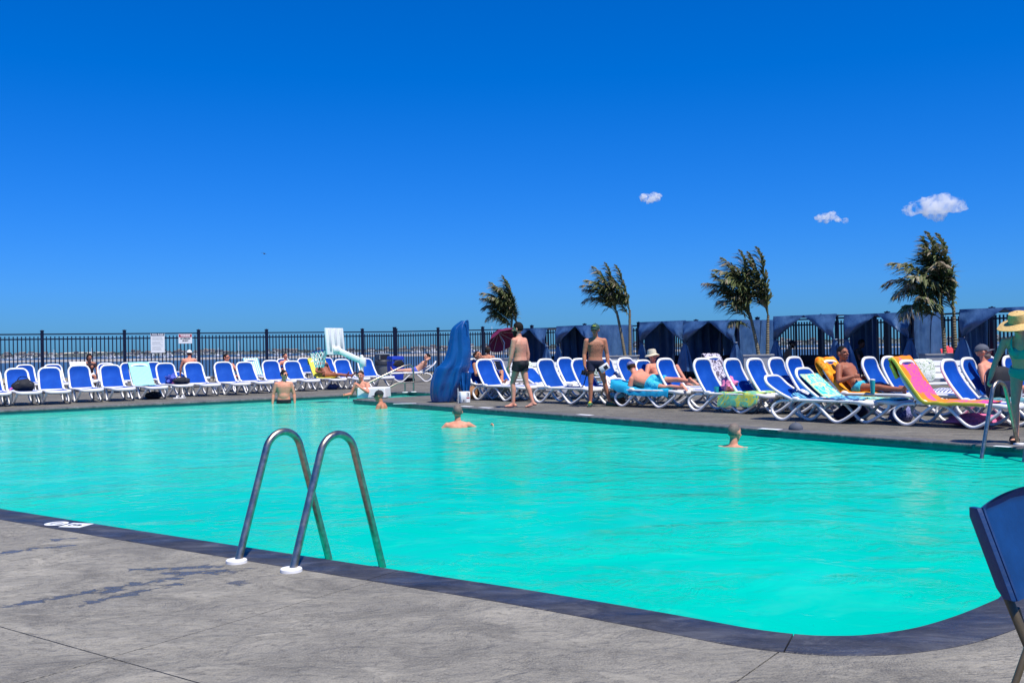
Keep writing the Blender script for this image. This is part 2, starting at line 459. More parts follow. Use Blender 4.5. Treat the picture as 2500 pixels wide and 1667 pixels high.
def marble(name, base, vein, scale, w=0.05):
    g = NG(name); co = g.coord('Object')
    n1 = g.noise(co, scale, 3, 0.6, 0.8)
    d = g.math('ABSOLUTE', g.math('SUBTRACT', n1, 0.5))
    c = g.mix(g.maprange(d, w * 0.4, w), vein, base)
    p = g.principled(c, 0.85, 0, 0.2); g.bump(p, g.noise(co, 160, 3), 0.3, 0.006)
    return g.done(p)
M['vein_towel'] = marble('vein_towel', (0.70, 0.66, 0.68), (0.02, 0.015, 0.03), 7.0, 0.03)
M['scrawl_cloth'] = marble('scrawl_cloth', (0.10, 0.085, 0.12), (0.62, 0.58, 0.66), 9.0, 0.07)
# orange towel with a big pink flower
g = NG('flower_towel'); co = g.coord('Object')
ox = g.sep(co)
dx = g.math('SUBTRACT', ox[0], -0.46); dy = g.math('SUBTRACT', ox[1], 0.02)
dx2 = g.math('MULTIPLY', dx, 1.15)
rr = g.math('SQRT', g.math('ADD', g.math('MULTIPLY', dx2, dx2), g.math('MULTIPLY', dy, dy)))
an = g.math('ARCTAN2', dy, dx2)
pet = g.math('MULTIPLY_ADD', g.math('COSINE', g.math('MULTIPLY_ADD', an, 5.0, 0.6)), 0.075, 0.265)
nzz = g.noise(co, 16, 3, 0.6, 1.0)
edge = g.math('ADD', g.math('SUBTRACT', pet, rr), g.math('MULTIPLY', g.math('SUBTRACT', nzz, 0.5), 0.16))
mask = g.maprange(edge, -0.01, 0.03)
vein = g.maprange(g.noise(co, 24, 2, 0.5, 2.5), 0.50, 0.60)
mask = g.math('MULTIPLY', mask, g.math('SUBTRACT', 1.0, g.math('MULTIPLY', vein, 0.75)))
seat_m = g.maprange(ox[0], 0.02, 0.16)
n5 = g.maprange(g.noise(co, 6, 2, 0.5, 1.5), 0.45, 0.55)
mask = g.math('MAXIMUM', mask, g.math('MULTIPLY', seat_m, n5))
c = g.mix(mask, (0.85, 0.22, 0.02), (0.80, 0.06, 0.36))
p = g.principled(c, 0.85, 0, 0.2); g.bump(p, g.noise(co, 160, 3), 0.3, 0.006)
M['flower_towel'] = g.done(p)

# ---- deck: stamped grey concrete with slate relief, weather stains and a few wet tracks
NEAR_E = (G(1276, 1437) - G(531, 1323)).normalized()          # along the near pool edge
def deck_material(name, wet_tracks=False, base=0.20):
    g = NG(name)
    co = g.coord('World')
    ang = math.atan2(NEAR_E.y, NEAR_E.x)
    st = g.coord('World', (1.0, 1.5, 1.0), (0, 0, -ang - 0.45))
    n_big = g.noise(co, 0.55, 5, 0.6, 0.6)
    n_mid = g.noise(st, 2.2, 7, 0.66, 0.7)
    n_fin = g.noise(st, 14.0, 6, 0.65, 0.4)
    n_grain = g.noise(co, 110.0, 3, 0.6)
    lo = (base * 0.52, base * 0.52, base * 0.53); hi = (base * 1.25, base * 1.23, base * 1.18)
    c = g.ramp(n_mid, [(0.30, (base * 0.70, base * 0.70, base * 0.70)), (0.46, (base * 0.95, base * 0.94, base * 0.92)), (0.72, hi)])
    n_blot = g.noise(g.coord('World', (1.0, 1.5, 1.0), (0, 0, -ang - 0.3), (3, 1, 0)), 1.5, 7, 0.70, 0.8)
    c = g.mix(g.maprange(n_big, 0.42, 0.62, 0.55, 0.0), c, (base * 0.45, base * 0.45, base * 0.46))
    c = g.mix(g.maprange(n_blot, 0.51, 0.68, 0.0, 0.80), c, (base * 0.30, base * 0.30, base * 0.31))
    c = g.mix(g.maprange(n_blot, 0.44, 0.28, 0.0, 0.45), c, (base * 1.55, base * 1.50, base * 1.42))
    c = g.mix(g.maprange(n_fin, 0.48, 0.34, 0.0, 0.75), c, (base * 0.36, base * 0.36, base * 0.37))
    crack = g.math('ABSOLUTE', g.math('SUBTRACT', g.noise(st, 3.2, 8, 0.72, 1.4), 0.5))
    crm = g.maprange(g.noise(co, 1.1, 3, 0.5), 0.45, 0.62)
    c = g.mix(g.math('MULTIPLY', g.maprange(crack, 0.0, 0.020, 0.9, 0.0), crm), c, (base * 0.25, base * 0.25, base * 0.26))
    c = g.mix(g.maprange(n_grain, 0.40, 0.70, 0.0, 0.40), c, (base * 1.5, base * 1.47, base * 1.4))
    c = g.mix(1.0, c, (1.02, 0.97, 0.835), 'MULTIPLY')
    rough = 0.72
    p = g.principled(c, rough, 0, 0.35)
    # cleft relief: sharp ridges
    ridge = g.math('ABSOLUTE', g.math('SUBTRACT', n_mid, 0.5))
    h = g.math('ADD', g.math('MULTIPLY', g.maprange(ridge, 0.0, 0.12), 0.6), g.math('MULTIPLY', n_fin, 0.7))
    h = g.math('ADD', h, g.math('MULTIPLY', n_grain, 0.06))
    if wet_tracks:
        A = [(G(20, 1478), G(330, 1425), 0.05), (G(180, 1478), G(430, 1425), 0.05), (G(250, 1443), G(480, 1398), 0.07),
             (G(330, 1390), G(540, 1382), 0.06), (G(400, 1400), G(570, 1393), 0.08), (G(565, 1422), G(603, 1422), 0.06),
             (G(0, 1350), G(90, 1340), 0.07), (G(130, 1318), G(190, 1312), 0.07), (G(90, 1338), G(180, 1330), 0.05)]
        x, y, _ = g.sep(co)
        best = None
        for a, b, w in A:
            d = Vector((b.x - a.x, b.y - a.y)); L = d.length; d /= L
            rx = g.math('SUBTRACT', x, a.x); ry = g.math('SUBTRACT', y, a.y)
            u = g.math('ADD', g.math('MULTIPLY', rx, d.x), g.math('MULTIPLY', ry, d.y))
            q = g.math('ADD', g.math('MULTIPLY', rx, -d.y), g.math('MULTIPLY', ry, d.x))
            uc = g.math('SUBTRACT', u, g.maprange(u, 0, L, 0, L))
            dist = g.math('SQRT', g.math('ADD', g.math('MULTIPLY', uc, uc), g.math('MULTIPLY', q, q)))
            m = g.math('SUBTRACT', 1.0, g.math('DIVIDE', dist, w))
            best = m if best is None else g.math('MAXIMUM', best, m)
        wob = g.noise(g.coord('World', (1, 1.35, 1), (0, 0, -ang - 0.6)), 7.5, 5, 0.62, 0.7)
        wet = g.maprange(g.math('ADD', g.math('MULTIPLY', best, 0.17), wob), 0.56, 0.615)
        gate = g.maprange(best, -1.0, -0.6)
        wet = g.math('MULTIPLY', wet, gate)
        c2 = g.mix(wet, c, g.mix(0.66, c, (0.012, 0.013, 0.018)))
        g.l(c2, p.inputs['Base Color'])
        g.l(g.maprange(wet, 0, 1, 0.72, 0.27), p.inputs['Roughness'])
        h = g.math('MULTIPLY', h, g.maprange(wet, 0, 1, 1.0, 0.35))
    g.bump(p, h, 0.85, 0.028)
    return g.done(p)
M['deck_near'] = deck_material('deck_concrete_near', True, 0.262)
M['deck_far'] = deck_material('deck_concrete', False, 0.17)
def coping_material(name, wet):
    g = NG(name); co = g.coord('World')
    ang = math.atan2(NEAR_E.y, NEAR_E.x)
    st = g.coord('World', (1.0, 2.2, 1.0), (0, 0, -ang - 0.2))
    n1 = g.noise(st, 3.0, 7, 0.66, 0.7); n2 = g.noise(co, 70, 3); n3 = g.noise(st, 12, 5, 0.65, 0.4)
    if wet:
        c = g.ramp(n1, [(0.34, (0.016, 0.018, 0.026)), (0.52, (0.034, 0.037, 0.052)), (0.72, (0.085, 0.090, 0.108))])
        c = g.mix(g.maprange(n3, 0.55, 0.75, 0, 0.5), c, (0.085, 0.09, 0.11))
        p = g.principled(c, g.maprange(g.noise(st, 2.0, 4), 0.40, 0.60, 0.34, 0.66), 0, 0.4)
    else:
        c = g.ramp(n1, [(0.34, (0.060, 0.062, 0.070)), (0.52, (0.115, 0.115, 0.120)), (0.72, (0.19, 0.185, 0.18))])
        p = g.principled(c, 0.65, 0, 0.4)
    h = g.math('ADD', g.math('MULTIPLY', g.maprange(g.math('ABSOLUTE', g.math('SUBTRACT', n1, 0.5)), 0, 0.12), 0.6), g.math('MULTIPLY', n3, 0.6))
    g.bump(p, h, 0.6, 0.012)
    return g.done(p)
M['coping_wet'] = coping_material('coping_slate_wet', True)
M['coping_dry'] = coping_material('coping_slate', False)
M['joint'] = plain('joint_filler', (0.025, 0.025, 0.028), 0.9)
M['plaster'] = plain('pool_plaster', (0.02, 0.50, 0.44), 0.6, var=0.06, kind='Object', scale=1.5)
M['wall_shade'] = plain('shaded_pool_wall', (0.02, 0.14, 0.15), 0.3, var=0.2, scale=6)  # dark band paints the coping's shade on the upper pool wall

# pool water: milky turquoise body under a reflecting, wind-rippled surface
g = NG('pool_water')
co = g.coord('World')
dirw = g.coord('World', (0.9, 1.1, 1), (0, 0, 0.45))
body_n = g.noise(dirw, 0.45, 4, 0.6, 1.0)
c = g.ramp(body_n, [(0.30, (0.0, 0.485, 0.36)), (0.55, (0.0, 0.53, 0.395)), (0.75, (0.004, 0.575, 0.43))])
px_, py_, pz_ = g.sep(co)
shal = g.maprange(g.math('SUBTRACT', g.math('MULTIPLY', py_, 0.81), g.math('MULTIPLY', px_, 0.58)), 9.0, 26.0)
st = g.noise(g.coord('World', (0.8, 1.1, 1), (0, 0, 0.35)), 1.5, 6, 0.65, 1.2)
pale = g.math('MULTIPLY', g.maprange(st, 0.52, 0.74), g.maprange(shal, 0, 1, 0.05, 0.85))
c = g.mix(g.math('MULTIPLY', shal, 0.9), c, (0.06, 0.68, 0.49))
c = g.mix(pale, c, (0.36, 0.76, 0.62))
p = g.principled(c, 0.085, 0, 0.5); p.inputs['IOR'].default_value = 1.09
w1 = g.noise(g.coord('World', (1, 1.1, 1), (0, 0, 0.5)), 1.2, 3, 0.5, 0.8)
w2 = g.noise(g.coord('World', (0.9, 1.0, 1), (0, 0, 0.25)), 3.4, 4, 0.55, 1.4)
w3 = g.noise(g.coord('World', (1, 1.0, 1), (0, 0, -0.2)), 10.0, 3, 0.55, 1.0)
gust = g.maprange(g.noise(g.coord('World', (1, 1.6, 1), (0, 0, 0.3)), 0.34, 3, 0.5, 0.8), 0.44, 0.62, 0.15, 1.15)
far = g.maprange(py_, 5.0, 13.0, 0.0, 1.0)
amp = g.math('MAXIMUM', gust, g.math('MULTIPLY', far, 0.55))
# crests: sharp-edged ridged ripples in the gusted patches
rg2 = g.math('SUBTRACT', 1.0, g.math('MULTIPLY', g.math('ABSOLUTE', g.math('SUBTRACT', w2, 0.5)), 4.0))
h = g.math('ADD', g.math('MULTIPLY', w1, 0.8), g.math('MULTIPLY', g.math('ADD', g.math('MULTIPLY', w2, 0.5), g.math('MULTIPLY', rg2, 0.16)), amp))
h = g.math('ADD', h, g.math('MULTIPLY', g.math('MULTIPLY', w3, 0.16), amp))
for (qx, qy, qa) in [(691, 985, 0.5), (932, 997, 0.7), (1118, 1043, 0.9), (1178, 1043, 0.5), (1790, 1090, 0.9), (2402, 1124, 0.5)]:   # rings spreading from the bathers
    q = G(qx, qy, -0.115)
    dx = g.math('SUBTRACT', px_, q.x); dy = g.math('SUBTRACT', py_, q.y)
    dd = g.math('SQRT', g.math('ADD', g.math('MULTIPLY', dx, dx), g.math('MULTIPLY', dy, dy)))
    fall = g.math('POWER', 2.718, g.math('MULTIPLY', dd, -1.7))
    h = g.math('ADD', h, g.math('MULTIPLY', g.math('MULTIPLY', g.math('SINE', g.math('ADD', g.math('MULTIPLY', dd, 24.0), g.math('MULTIPLY', w2, 5.0))), fall), qa * 0.5))
g.bump(p, h, 0.55, 0.07)
tr = g.n("BsdfTransparent"); tr.inputs[0].default_value = (0.25, 0.85, 0.78, 1)
mx = g.n("MixShader"); mx.inputs[0].default_value = 0.82
g.l(tr.outputs[0], mx.inputs[1]); g.l(p.outputs[0], mx.inputs[2])
M['pool_water'] = g.done(mx)

# sea and shore
g = NG('sea_water'); co = g.coord('World')
n1 = g.noise(g.coord('World', (0.004, 0.03, 1)), 1.0, 4)
c = g.ramp(n1, [(0.35, (0.035, 0.070, 0.105)), (0.65, (0.060, 0.10, 0.14))])
p = g.principled(c, 0.35, 0, 0.25); g.bump(p, g.noise(g.coord('World', (0.3, 1, 1)), 0.6, 4), 0.35, 0.3)
M['sea'] = g.done(p)
g = NG('beach_sand'); co = g.coord('World')
n1 = g.noise(g.coord('World', (0.03, 0.12, 1)), 1.0, 5)
c = g.ramp(n1, [(0.35, (0.13, 0.14, 0.10)), (0.5, (0.27, 0.23, 0.16)), (0.7, (0.36, 0.31, 0.23))])
p = g.principled(c, 0.9, 0, 0.2)
M['sand'] = g.done(p)
M['wet_sand'] = plain('wet_sand', (0.30, 0.28, 0.25), 0.8, var=0.25, scale=0.05, kind='Object')
M['far_land'] = plain('far_land', (0.085, 0.105, 0.095), 0.95, var=0.35, scale=0.03)  # muted land tone carries the distance haze in its colour
M['far_tree'] = plain('far_tree', (0.030, 0.045, 0.040), 0.95, var=0.35, scale=0.05)
M['dune'] = plain('dune_sand', (0.52, 0.45, 0.33), 0.95, var=0.15, scale=0.05)
M['house_white'] = plain('house_white', (0.62, 0.62, 0.60), 0.7, scale=0.3)
M['house_grey'] = plain('house_grey', (0.26, 0.25, 0.23), 0.8, scale=0.3)
M['house_tan'] = plain('house_tan', (0.42, 0.38, 0.33), 0.8, scale=0.3)
M['roof_dark'] = plain('roof_dark', (0.09, 0.085, 0.085), 0.8, scale=0.3)
M['roof_brown'] = plain('roof_brown', (0.17, 0.145, 0.13), 0.8, scale=0.3)  # brown greyed so the distance haze sits in the colour
M['boat_white'] = plain('boat_white', (0.80, 0.80, 0.80), 0.4, var=0.03)
M['boat_blue'] = plain('boat_blue', (0.03, 0.06, 0.16), 0.4)
# ================================================================== SETTING
def cdt(polys, extra=()):
    vs, fs = [], []
    for P in polys:
        b = len(vs); vs += [Vector((p[0], p[1])) for p in P]; fs.append(list(range(b, b + len(P))))
    vs += [Vector((p[0], p[1])) for p in extra]
    v, e, f, ov, oe, of = delaunay_2d_cdt(vs, [], fs, 1, 1e-5)
    return v, f, of
def region(polys, keep, drop=(), z=0.0, extra=()):
    v, f, of = cdt(polys, extra); use = {}; V3, F3 = [], []
    for face, o in zip(f, of):
        if keep in o and not any(d in o for d in drop):
            idx = []
            for i in face:
                if i not in use: use[i] = len(V3); V3.append(Vector((v[i].x, v[i].y, z)))
                idx.append(use[i])
            a, b, c = [V3[i] for i in idx[:3]]
            if (b - a).cross(c - a).z < 0: idx.reverse()
            F3.append(tuple(idx))
    return V3, F3
def thicken(V3, F3, d):
    """close a sheet downwards by d so that it is a slab"""
    cnt = {}
    for f in F3:
        for i in range(len(f)):
            k = (f[i], f[(i + 1) % len(f)]); cnt[k] = 1
    n = len(V3); V4 = V3 + [p - Vector((0, 0, d)) for p in V3]; F4 = list(F3)
    for (a, b) in cnt:
        if (b, a) not in cnt: F4.append((b, a, a + n, b + n))
    return V4, F4

def isect(p, d, q, e):
    m = d.x * -e.y + e.x * d.y; r = q - p
    t = (r.x * -e.y + e.x * r.y) / m
    return p + d * t

# --- pool outline (edge of the coping over the water), measured on site
near_pts = [G(x, y) for x, y in [(0, 1241), (265, 1283), (531, 1324), (808, 1366), (1060, 1404), (1276, 1437), (1500, 1474), (1701, 1509), (1840, 1534),
                                 (1956, 1548), (2045, 1551), (2126, 1547), (2232, 1531), (2339, 1499), (2434, 1460)]]
LE0, LE1 = G(0, 1002), G(850, 963)                     # left far edge
RE0, RE1 = G(861, 975), G(2500, 1094)                  # right far edge
d_left = (LE1 - LE0).normalized(); d_right = (RE1 - RE0).normalized()
d_near0 = (near_pts[0] - near_pts[2]).normalized()
NL = isect(near_pts[0], d_near0, LE0, d_left)
d_end = Vector((0.60, 0.80, 0))
RC = isect(near_pts[-1], d_end, RE0, d_right)
REC1 = RE0 + d_left * 3.3
n_left = Vector((-d_left.y, d_left.x, 0))
REC2 = LE0 + d_left * ((REC1 - LE0).dot(d_left))
ring = [NL] + spline(near_pts, 6)
def rounded(p, a, b, r):
    u = (a - p).normalized(); w = (b - p).normalized()
    A, B = p + u * r, p + w * r; out = []
    for k in range(5):
        t = k / 4; out.append((A.lerp(p, t)).lerp(p.lerp(B, t), t))
    return out
ring += rounded(RC, near_pts[-1], RE0, 0.6)
ring += [RE0, REC1, REC2]
ring += [LE0]
dense = []
for i in range(len(ring)):
    a, b = ring[i], ring[(i + 1) % len(ring)]
    k = max(1, int((b - a).length / 0.35))
    for j in range(k): dense.append(a.lerp(b, j / k))
def offset_ring(P, d):
    n = len(P); out = []
    for i in range(n):
        a, b, c = P[i - 1], P[i], P[(i + 1) % n]
        u = (b - a).normalized(); w = (c - b).normalized()
        nu = Vector((u.y, -u.x, 0)); nw = Vector((w.y, -w.x, 0))   # outward for counter-clockwise order
        m = (nu + nw); m.normalize()
        k = max(0.45, m.dot(nu)); out.append(b + m * (d / k))
    return out
outer = offset_ring(dense, 0.30)
wallr = offset_ring(dense, 0.02)

# --- fence line, deck outline
FA, FB = Vector((-19.5, 41.8, 0)), Vector((-6.0, 50.4, 0))
d_f = (FB - FA).normalized()
FENCE_L = [FA - d_f * 14, FB]
FENCE_R = [FB, Vector((-1.4, 49.6, 0)), Vector((5.55, 45.3, 0)), Vector((10.0, 39.4, 0)), Vector((14.5, 32.9, 0)), Vector((19.5, 25.2, 0))]
boundary = [FENCE_L[0] - d_f * 6] + [FENCE_L[0]] + FENCE_R + [Vector((24, 16, 0)), Vector((24, -7, 0)), Vector((-38, -7, 0))]
boundary = [p + (Vector((0.25, 0.35, 0)) if i < 8 else Vector((0, 0, 0))) for i, p in enumerate(boundary)]
boundary.reverse()

E = NEAR_E.copy(); E.z = 0; E.normalize(); N = Vector((E.y, -E.x, 0))
if N.y > 0: N = -N
O = G(989, 1396)
def EN(s, n): return O + E * s + N * n
rect = [EN(-7.35, -1.6), EN(7.35, -1.6), EN(7.35, 6.87), EN(-7.35, 6.87)]
if (rect[1] - rect[0]).cross(rect[2] - rect[1]).z < 0: rect.reverse()
V3, F3 = region([boundary, outer, rect], 0, (1, 2), 0.0)
V4, F4 = thicken(V3, F3, 0.5)
mb = MB(); mb.add(V4, F4)
deck = mb.build('deck', M['deck_far'], smooth=False); tag(deck, kind='structure')
V3, F3 = region([rect, outer], 0, (1,), -0.014)
mb = MB(); mb.add(V3, F3)
bed = mb.build('deck_bed', M['joint'], deck, smooth=False)
cols = [-7.35, -4.9, -2.45, 0, 2.45, 4.9, 7.35]; rows = [-1.6, 1.97, 4.42, 6.87]
for i in range(6):
    for j in range(3):
        g_ = 0.0035 if j == 0 else 0.0045
        ga = 0.0045
        q = [EN(cols[i] + g_, rows[j] + ga), EN(cols[i + 1] - g_, rows[j] + ga), EN(cols[i + 1] - g_, rows[j + 1] - ga), EN(cols[i] + g_, rows[j + 1] - ga)]
        if (q[1] - q[0]).cross(q[2] - q[1]).z < 0: q.reverse()
        V3, F3 = region([q, offset_ring(dense, 0.304)], 0, (1,), 0.0)
        if not F3: continue
        V4, F4 = thicken(V3, F3, 0.013)
        mb = MB(); mb.add(V4, F4); mb.build('deck_slab', M['deck_near'], deck, smooth=False)

# --- coping stones
acc = [0.0]
for i in range(len(dense)): acc.append(acc[-1] + (dense[(i + 1) % len(dense)] - dense[i]).length)
per = acc[-1]
i0 = min(range(len(dense)), key=lambda i: (dense[i] - O).length)
marks = []
k = 0
s0 = acc[i0] % 2.45
targets = [s0 + 2.45 * k for k in range(int((per - s0) / 2.45) + 1)]
idxs = sorted(set(min(range(len(dense)), key=lambda i: abs(acc[i] - t)) for t in targets))
mb = MB()
nD = len(dense); inr = offset_ring(dense, 0.035)
for i in range(nD):
    j = (i + 1) % nD
    mb.add([p + Vector((0, 0, -0.03)) for p in (inr[i], outer[i], outer[j], inr[j])], [(0, 1, 2, 3)])
coping = mb.build('coping', M['joint'], smooth=False); tag(coping, kind='structure')
prof = [(0.006, -0.055), (0.0, -0.045), (0.0, -0.010), (0.005, 0.000), (0.014, 0.004), (0.292, 0.004), (0.299, 0.000), (0.300, -0.029)]
near_lo = 0; near_hi = min(range(nD), key=lambda i: (dense[i] - near_pts[-1]).length) + 10
for a, b in zip(idxs, idxs[1:] + [idxs[0] + nD]):
    ids = [i % nD for i in range(a, b + 1)]
    if len(ids) < 2: continue
    inn = [dense[i].copy() for i in ids]; ou = [outer[i].copy() for i in ids]
    for L in (inn, ou):
        L[0] += (L[1] - L[0]).normalized() * 0.004; L[-1] += (L[-2] - L[-1]).normalized() * 0.004
    rings = [[p.lerp(q, o / 0.3) + Vector((0, 0, z)) for (o, z) in prof] for p, q in zip(inn, ou)]
    mb = MB(); mb.loft(rings, cap=True)
    mid = (a + b) // 2 % nD
    wet = mid < near_hi
    mb.build('coping_slab', M['coping_wet'] if wet else M['coping_dry'], coping, sharp=40)

# --- basin and water
mb = MB()
for i in range(nD):
    j = (i + 1) % nD; a, b = wallr[i], wallr[j]
    mb.add([a + V(0, 0, -0.028), b + V(0, 0, -0.028), b + V(0, 0, -0.17), a + V(0, 0, -0.17)], [(0, 1, 2, 3)], 1)
    mb.add([a + V(0, 0, -0.17), b + V(0, 0, -0.17), b + V(0, 0, -1.25), a + V(0, 0, -1.25)], [(0, 1, 2, 3)], 0)
V3, F3 = region([wallr], 0, (), -1.25)
mb.add(V3, F3, 0)
basin = mb.build('pool_basin', [M['plaster'], M['wall_shade']], smooth=False); tag(basin, kind='structure')
V3, F3 = region([wallr], 0, (), -0.115)
mb = MB(); mb.add(V3, F3)
water = mb.build('pool_water', M['pool_water'], smooth=False); tag(water, kind='structure')
# entry steps in the recess at the far corner
mb = MB()
w_rec = (REC2 - REC1).length
for k in range(4):
    c = (REC1 + REC2) / 2 - d_left * (0.25 + 0.32 * k) + V(0, 0, -0.25 - 0.2 * k - 0.25)
    mb.box(c, (0.32, w_rec - 0.1, 0.5), Matrix.Rotation(math.atan2(d_left.y, d_left.x), 3, 'Z'))
steps = mb.build('pool_steps', M['plaster'], smooth=False, bev=0.01); tag(steps, kind='structure')

# --- lettering helper
def text_mesh(s, size, mat, name='lettering', parent=None, loc=(0, 0, 0), rot=(0, 0, 0), bold=0.0, depth=0.0006, width=None, align='CENTER'):
    cu = bpy.data.curves.new(name, 'FONT'); cu.body = s; cu.size = size; cu.align_x = align; cu.align_y = 'CENTER'
    cu.offset = bold; cu.extrude = depth; cu.resolution_u = 3
    tmp = bpy.data.objects.new('tmp_text', cu); COL.objects.link(tmp)
    dg = bpy.context.evaluated_depsgraph_get(); dg.update()
    me = bpy.data.meshes.new_from_object(tmp.evaluated_get(dg))
    bpy.data.objects.remove(tmp); bpy.data.curves.remove(cu)
    if width:
        xs = [v.co.x for v in me.vertices]; k = width / (max(xs) - min(xs))
        for v in me.vertices: v.co.x *= k
    me.materials.clear(); me.materials.append(mat)
    return link(name, me, None, parent, loc, rot)

# --- depth markers on the coping
ang_e = math.atan2(E.y, E.x)
c = G(186, 1284)
t = MB().box((0, 0, 0), (0.19, 0.17, 0.003)).build('depth_marker', M['sign_white'], smooth=False, loc=(c.x, c.y, 0.0075), rot=(0, 0, ang_e + 0.35))
tag(t, 'white square depth tile with a black figure set in the wet near coping', 'pool marker')
text_mesh('3', 0.15, M['ink'], 'figure', t, (0, 0, 0.003), (0, 0, 1.57), 0.004)
c = G(138, 1279.5)
mb = MB()
mb.tube([V(0.075 * math.cos(a), 0.075 * math.sin(a), 0) for a in [2 * math.pi * k / 20 for k in range(20)]], 0.016, 6, True, (0, 0, 1), rb=0.0015)
mb.box((0, 0, 0), (0.14, 0.026, 0.003), Matrix.Rotation(0.8, 3, 'Z'))
mb.box((0.02, 0.0, 0), (0.022, 0.10, 0.0026), Matrix.Rotation(-0.3, 3, 'Z'))
t = mb.build('no_diving_marker', M['sign_white'], smooth=False, loc=(c.x, c.y, 0.0075), rot=(0, 0, ang_e + 0.3))
tag(t, 'white ringed no diving symbol painted beside the depth tile on the near coping', 'pool marker')
far_l = ['white marker tile on the far coping by the feet of the bearded standing man', 'white marker tile on the coping in front of the white lift control box',
         'white marker tile on the coping below the man with camera and book', 'white marker tile on the coping beside the dark grey cap',
         'white marker tile on the coping under the right hand ladder']
for (x, y), lb in zip([(1186, 995.5), (1139, 992.3), (1428, 1013.2), (1880, 1048.3), (2448, 1091)], far_l):
    c = G(x, y)
    t = MB().box((0, 0, 0), (0.36 if x < 2400 else 0.2, 0.15 if x < 2400 else 0.1, 0.003)).build('depth_marker', M['sign_white'], smooth=False, loc=(c.x, c.y, 0.0075), rot=(0, 0, math.atan2(d_right.y, d_right.x) + 0.1))
    tag(t, lb, 'pool marker', 'marker tiles along the far coping')

# --- beach, sea, far shore
SEA = -6.0
def hz(px): return 866 - 0.0168 * px
mb = MB(); cols_ = list(range(-900, 3500, 40)); nr = 0; rings = []
def fence_dist(px):
    best = None
    P = [FENCE_L[0] - d_f * 60, FENCE_L[0]] + FENCE_R + [Vector((30, 10, 0))]
    k = (px - 1250) / FPX
    for a, b in zip(P, P[1:]):
        fa, fb = a.x - k * a.y, b.x - k * b.y
        if fa * fb <= 0 and abs(fa - fb) > 1e-9:
            t = fa / (fa - fb); y = a.y + (b.y - a.y) * t
            if y > 1 and (best is None or y < best): best = y
    return best or 42.0
for px in cols_:
    k = (px - 1250) / FPX; d0 = fence_dist(px) + 0.30; row = []
    for q, z in [(0, -0.12), (0.02, -0.7), (0.06, -1.4), (0.2, -2.6), (0.45, -4.4), (0.75, -5.6), (1.0, -6.25)]:
        d = d0 + (330 + 25 * noise.noise(V(px * 0.004, 3, 0)) - d0) * q
        row.append(V(k * d, d, z + (0.25 * noise.noise(V(k * d * 0.08, d * 0.05, 1)) if q > 0 else 0)))
    rings.append(row)
mb.loft(rings, cap=False, closed_ring=False)
o = mb.build('beach', M['sand']); tag(o, kind='structure')
mb = MB(); mb.add([(-14000, 60, SEA), (14000, 60, SEA), (14000, 22000, SEA), (-14000, 22000, SEA)], [(0, 1, 2, 3)])
o = mb.build('sea', M['sea'], smooth=False); tag(o, kind='structure')
def strip(px0, px1, dx, fn):
    rings = []
    x = px0
    while x <= px1:
        k = (x - 1250) / FPX
        rings.append([V(k * d, d, z) for d, z in fn(x)]); x += dx
    return rings
def bar(x):
    w = 40 * noise.noise(V(x * 0.006, 0, 0)); w2 = 90 * noise.noise(V(x * 0.004, 5, 0))
    n = 880 + w * 2 + max(0, (x - 1500)) * 0.12; f = 1240 + w2 - max(0, x - 1700) * 0.18
    return [(n, SEA - 0.1), (n + 40, SEA + 0.25), (f - 60, SEA + 0.35), (f, SEA - 0.1)]
mb = MB(); mb.loft(strip(-700, 3200, 20, bar), cap=False, closed_ring=False)
o = mb.build('sand_bar', M['wet_sand']); tag(o, kind='structure')
SKY = [(-800, 1), (0, 1.2), (100, 1.6), (160, 2.8), (250, 3.2), (310, 0.6), (650, -1.0), (1000, -2.4), (1055, 1.2), (1150, 2.8), (1300, 1.4), (1550, 0.6), (1750, 1.8), (1900, 3.4), (2300, 2.4), (3300, 2.0)]
def sky_px(x):
    for (a, p), (b, q) in zip(SKY, SKY[1:]):
        if a <= x <= b: return p + (q - p) * (x - a) / (b - a)
    return 1
def ridge(x):
    D = 2300; h = CAMH + sky_px(x) * D / FPX - 0.8
    h += 0.9 * noise.noise(V(x * 0.03, 0, 2))
    return [(1950, SEA - 0.2), (1985, SEA + 1.0), (2060, SEA + 2.2 + 0.5 * noise.noise(V(x * .05, 1, 1))), (2160, (h + SEA + 2.2) * 0.5), (2300, h), (2600, h * 0.4 + SEA * 0.6)]
mb = MB(); mb.loft(strip(-760, 3300, 10, ridge), cap=False, closed_ring=False)
o = mb.build('far_shore', M['far_land']); tag(o, kind='structure')
def shore_z(x, D):
    P = ridge(x)
    for (a, p), (b, q) in zip(P, P[1:]):
        if a <= D <= b: return p + (q - p) * (D - a) / (b - a)
    return SEA
rng = random.Random(3)
mb = MB()
for i in range(900):
    x = rng.uniform(-300, 2900); D = rng.choice([rng.uniform(2030, 2180), rng.uniform(2180, 2310)])
    if 150 < x < 265 and D > 2150 and rng.random() < 0.8: continue
    z = shore_z(x, D); k = (x - 1250) / FPX; r = rng.uniform(1.6, 3.6)
    c = V(k * D, D, z + r * 0.3); P = []
    for (ux, uy, uz) in [(1, 0, 0), (0, 1, 0), (-1, 0, 0), (0, -1, 0), (0, 0, 1), (0, 0, -1)]:
        P.append(c + V(ux * r * rng.uniform(.8, 1.9), uy * r, uz * r * rng.uniform(.55, 1.0)))
    mb.add(P, [(0, 1, 4), (1, 2, 4), (2, 3, 4), (3, 0, 4), (1, 0, 5), (2, 1, 5), (3, 2, 5), (0, 3, 5)])
o = mb.build('far_woods', M['far_tree'], smooth=False); tag(o, 'dark low woods strung along the far shore', 'woods', kind='stuff')
mb = MB(); rings = []
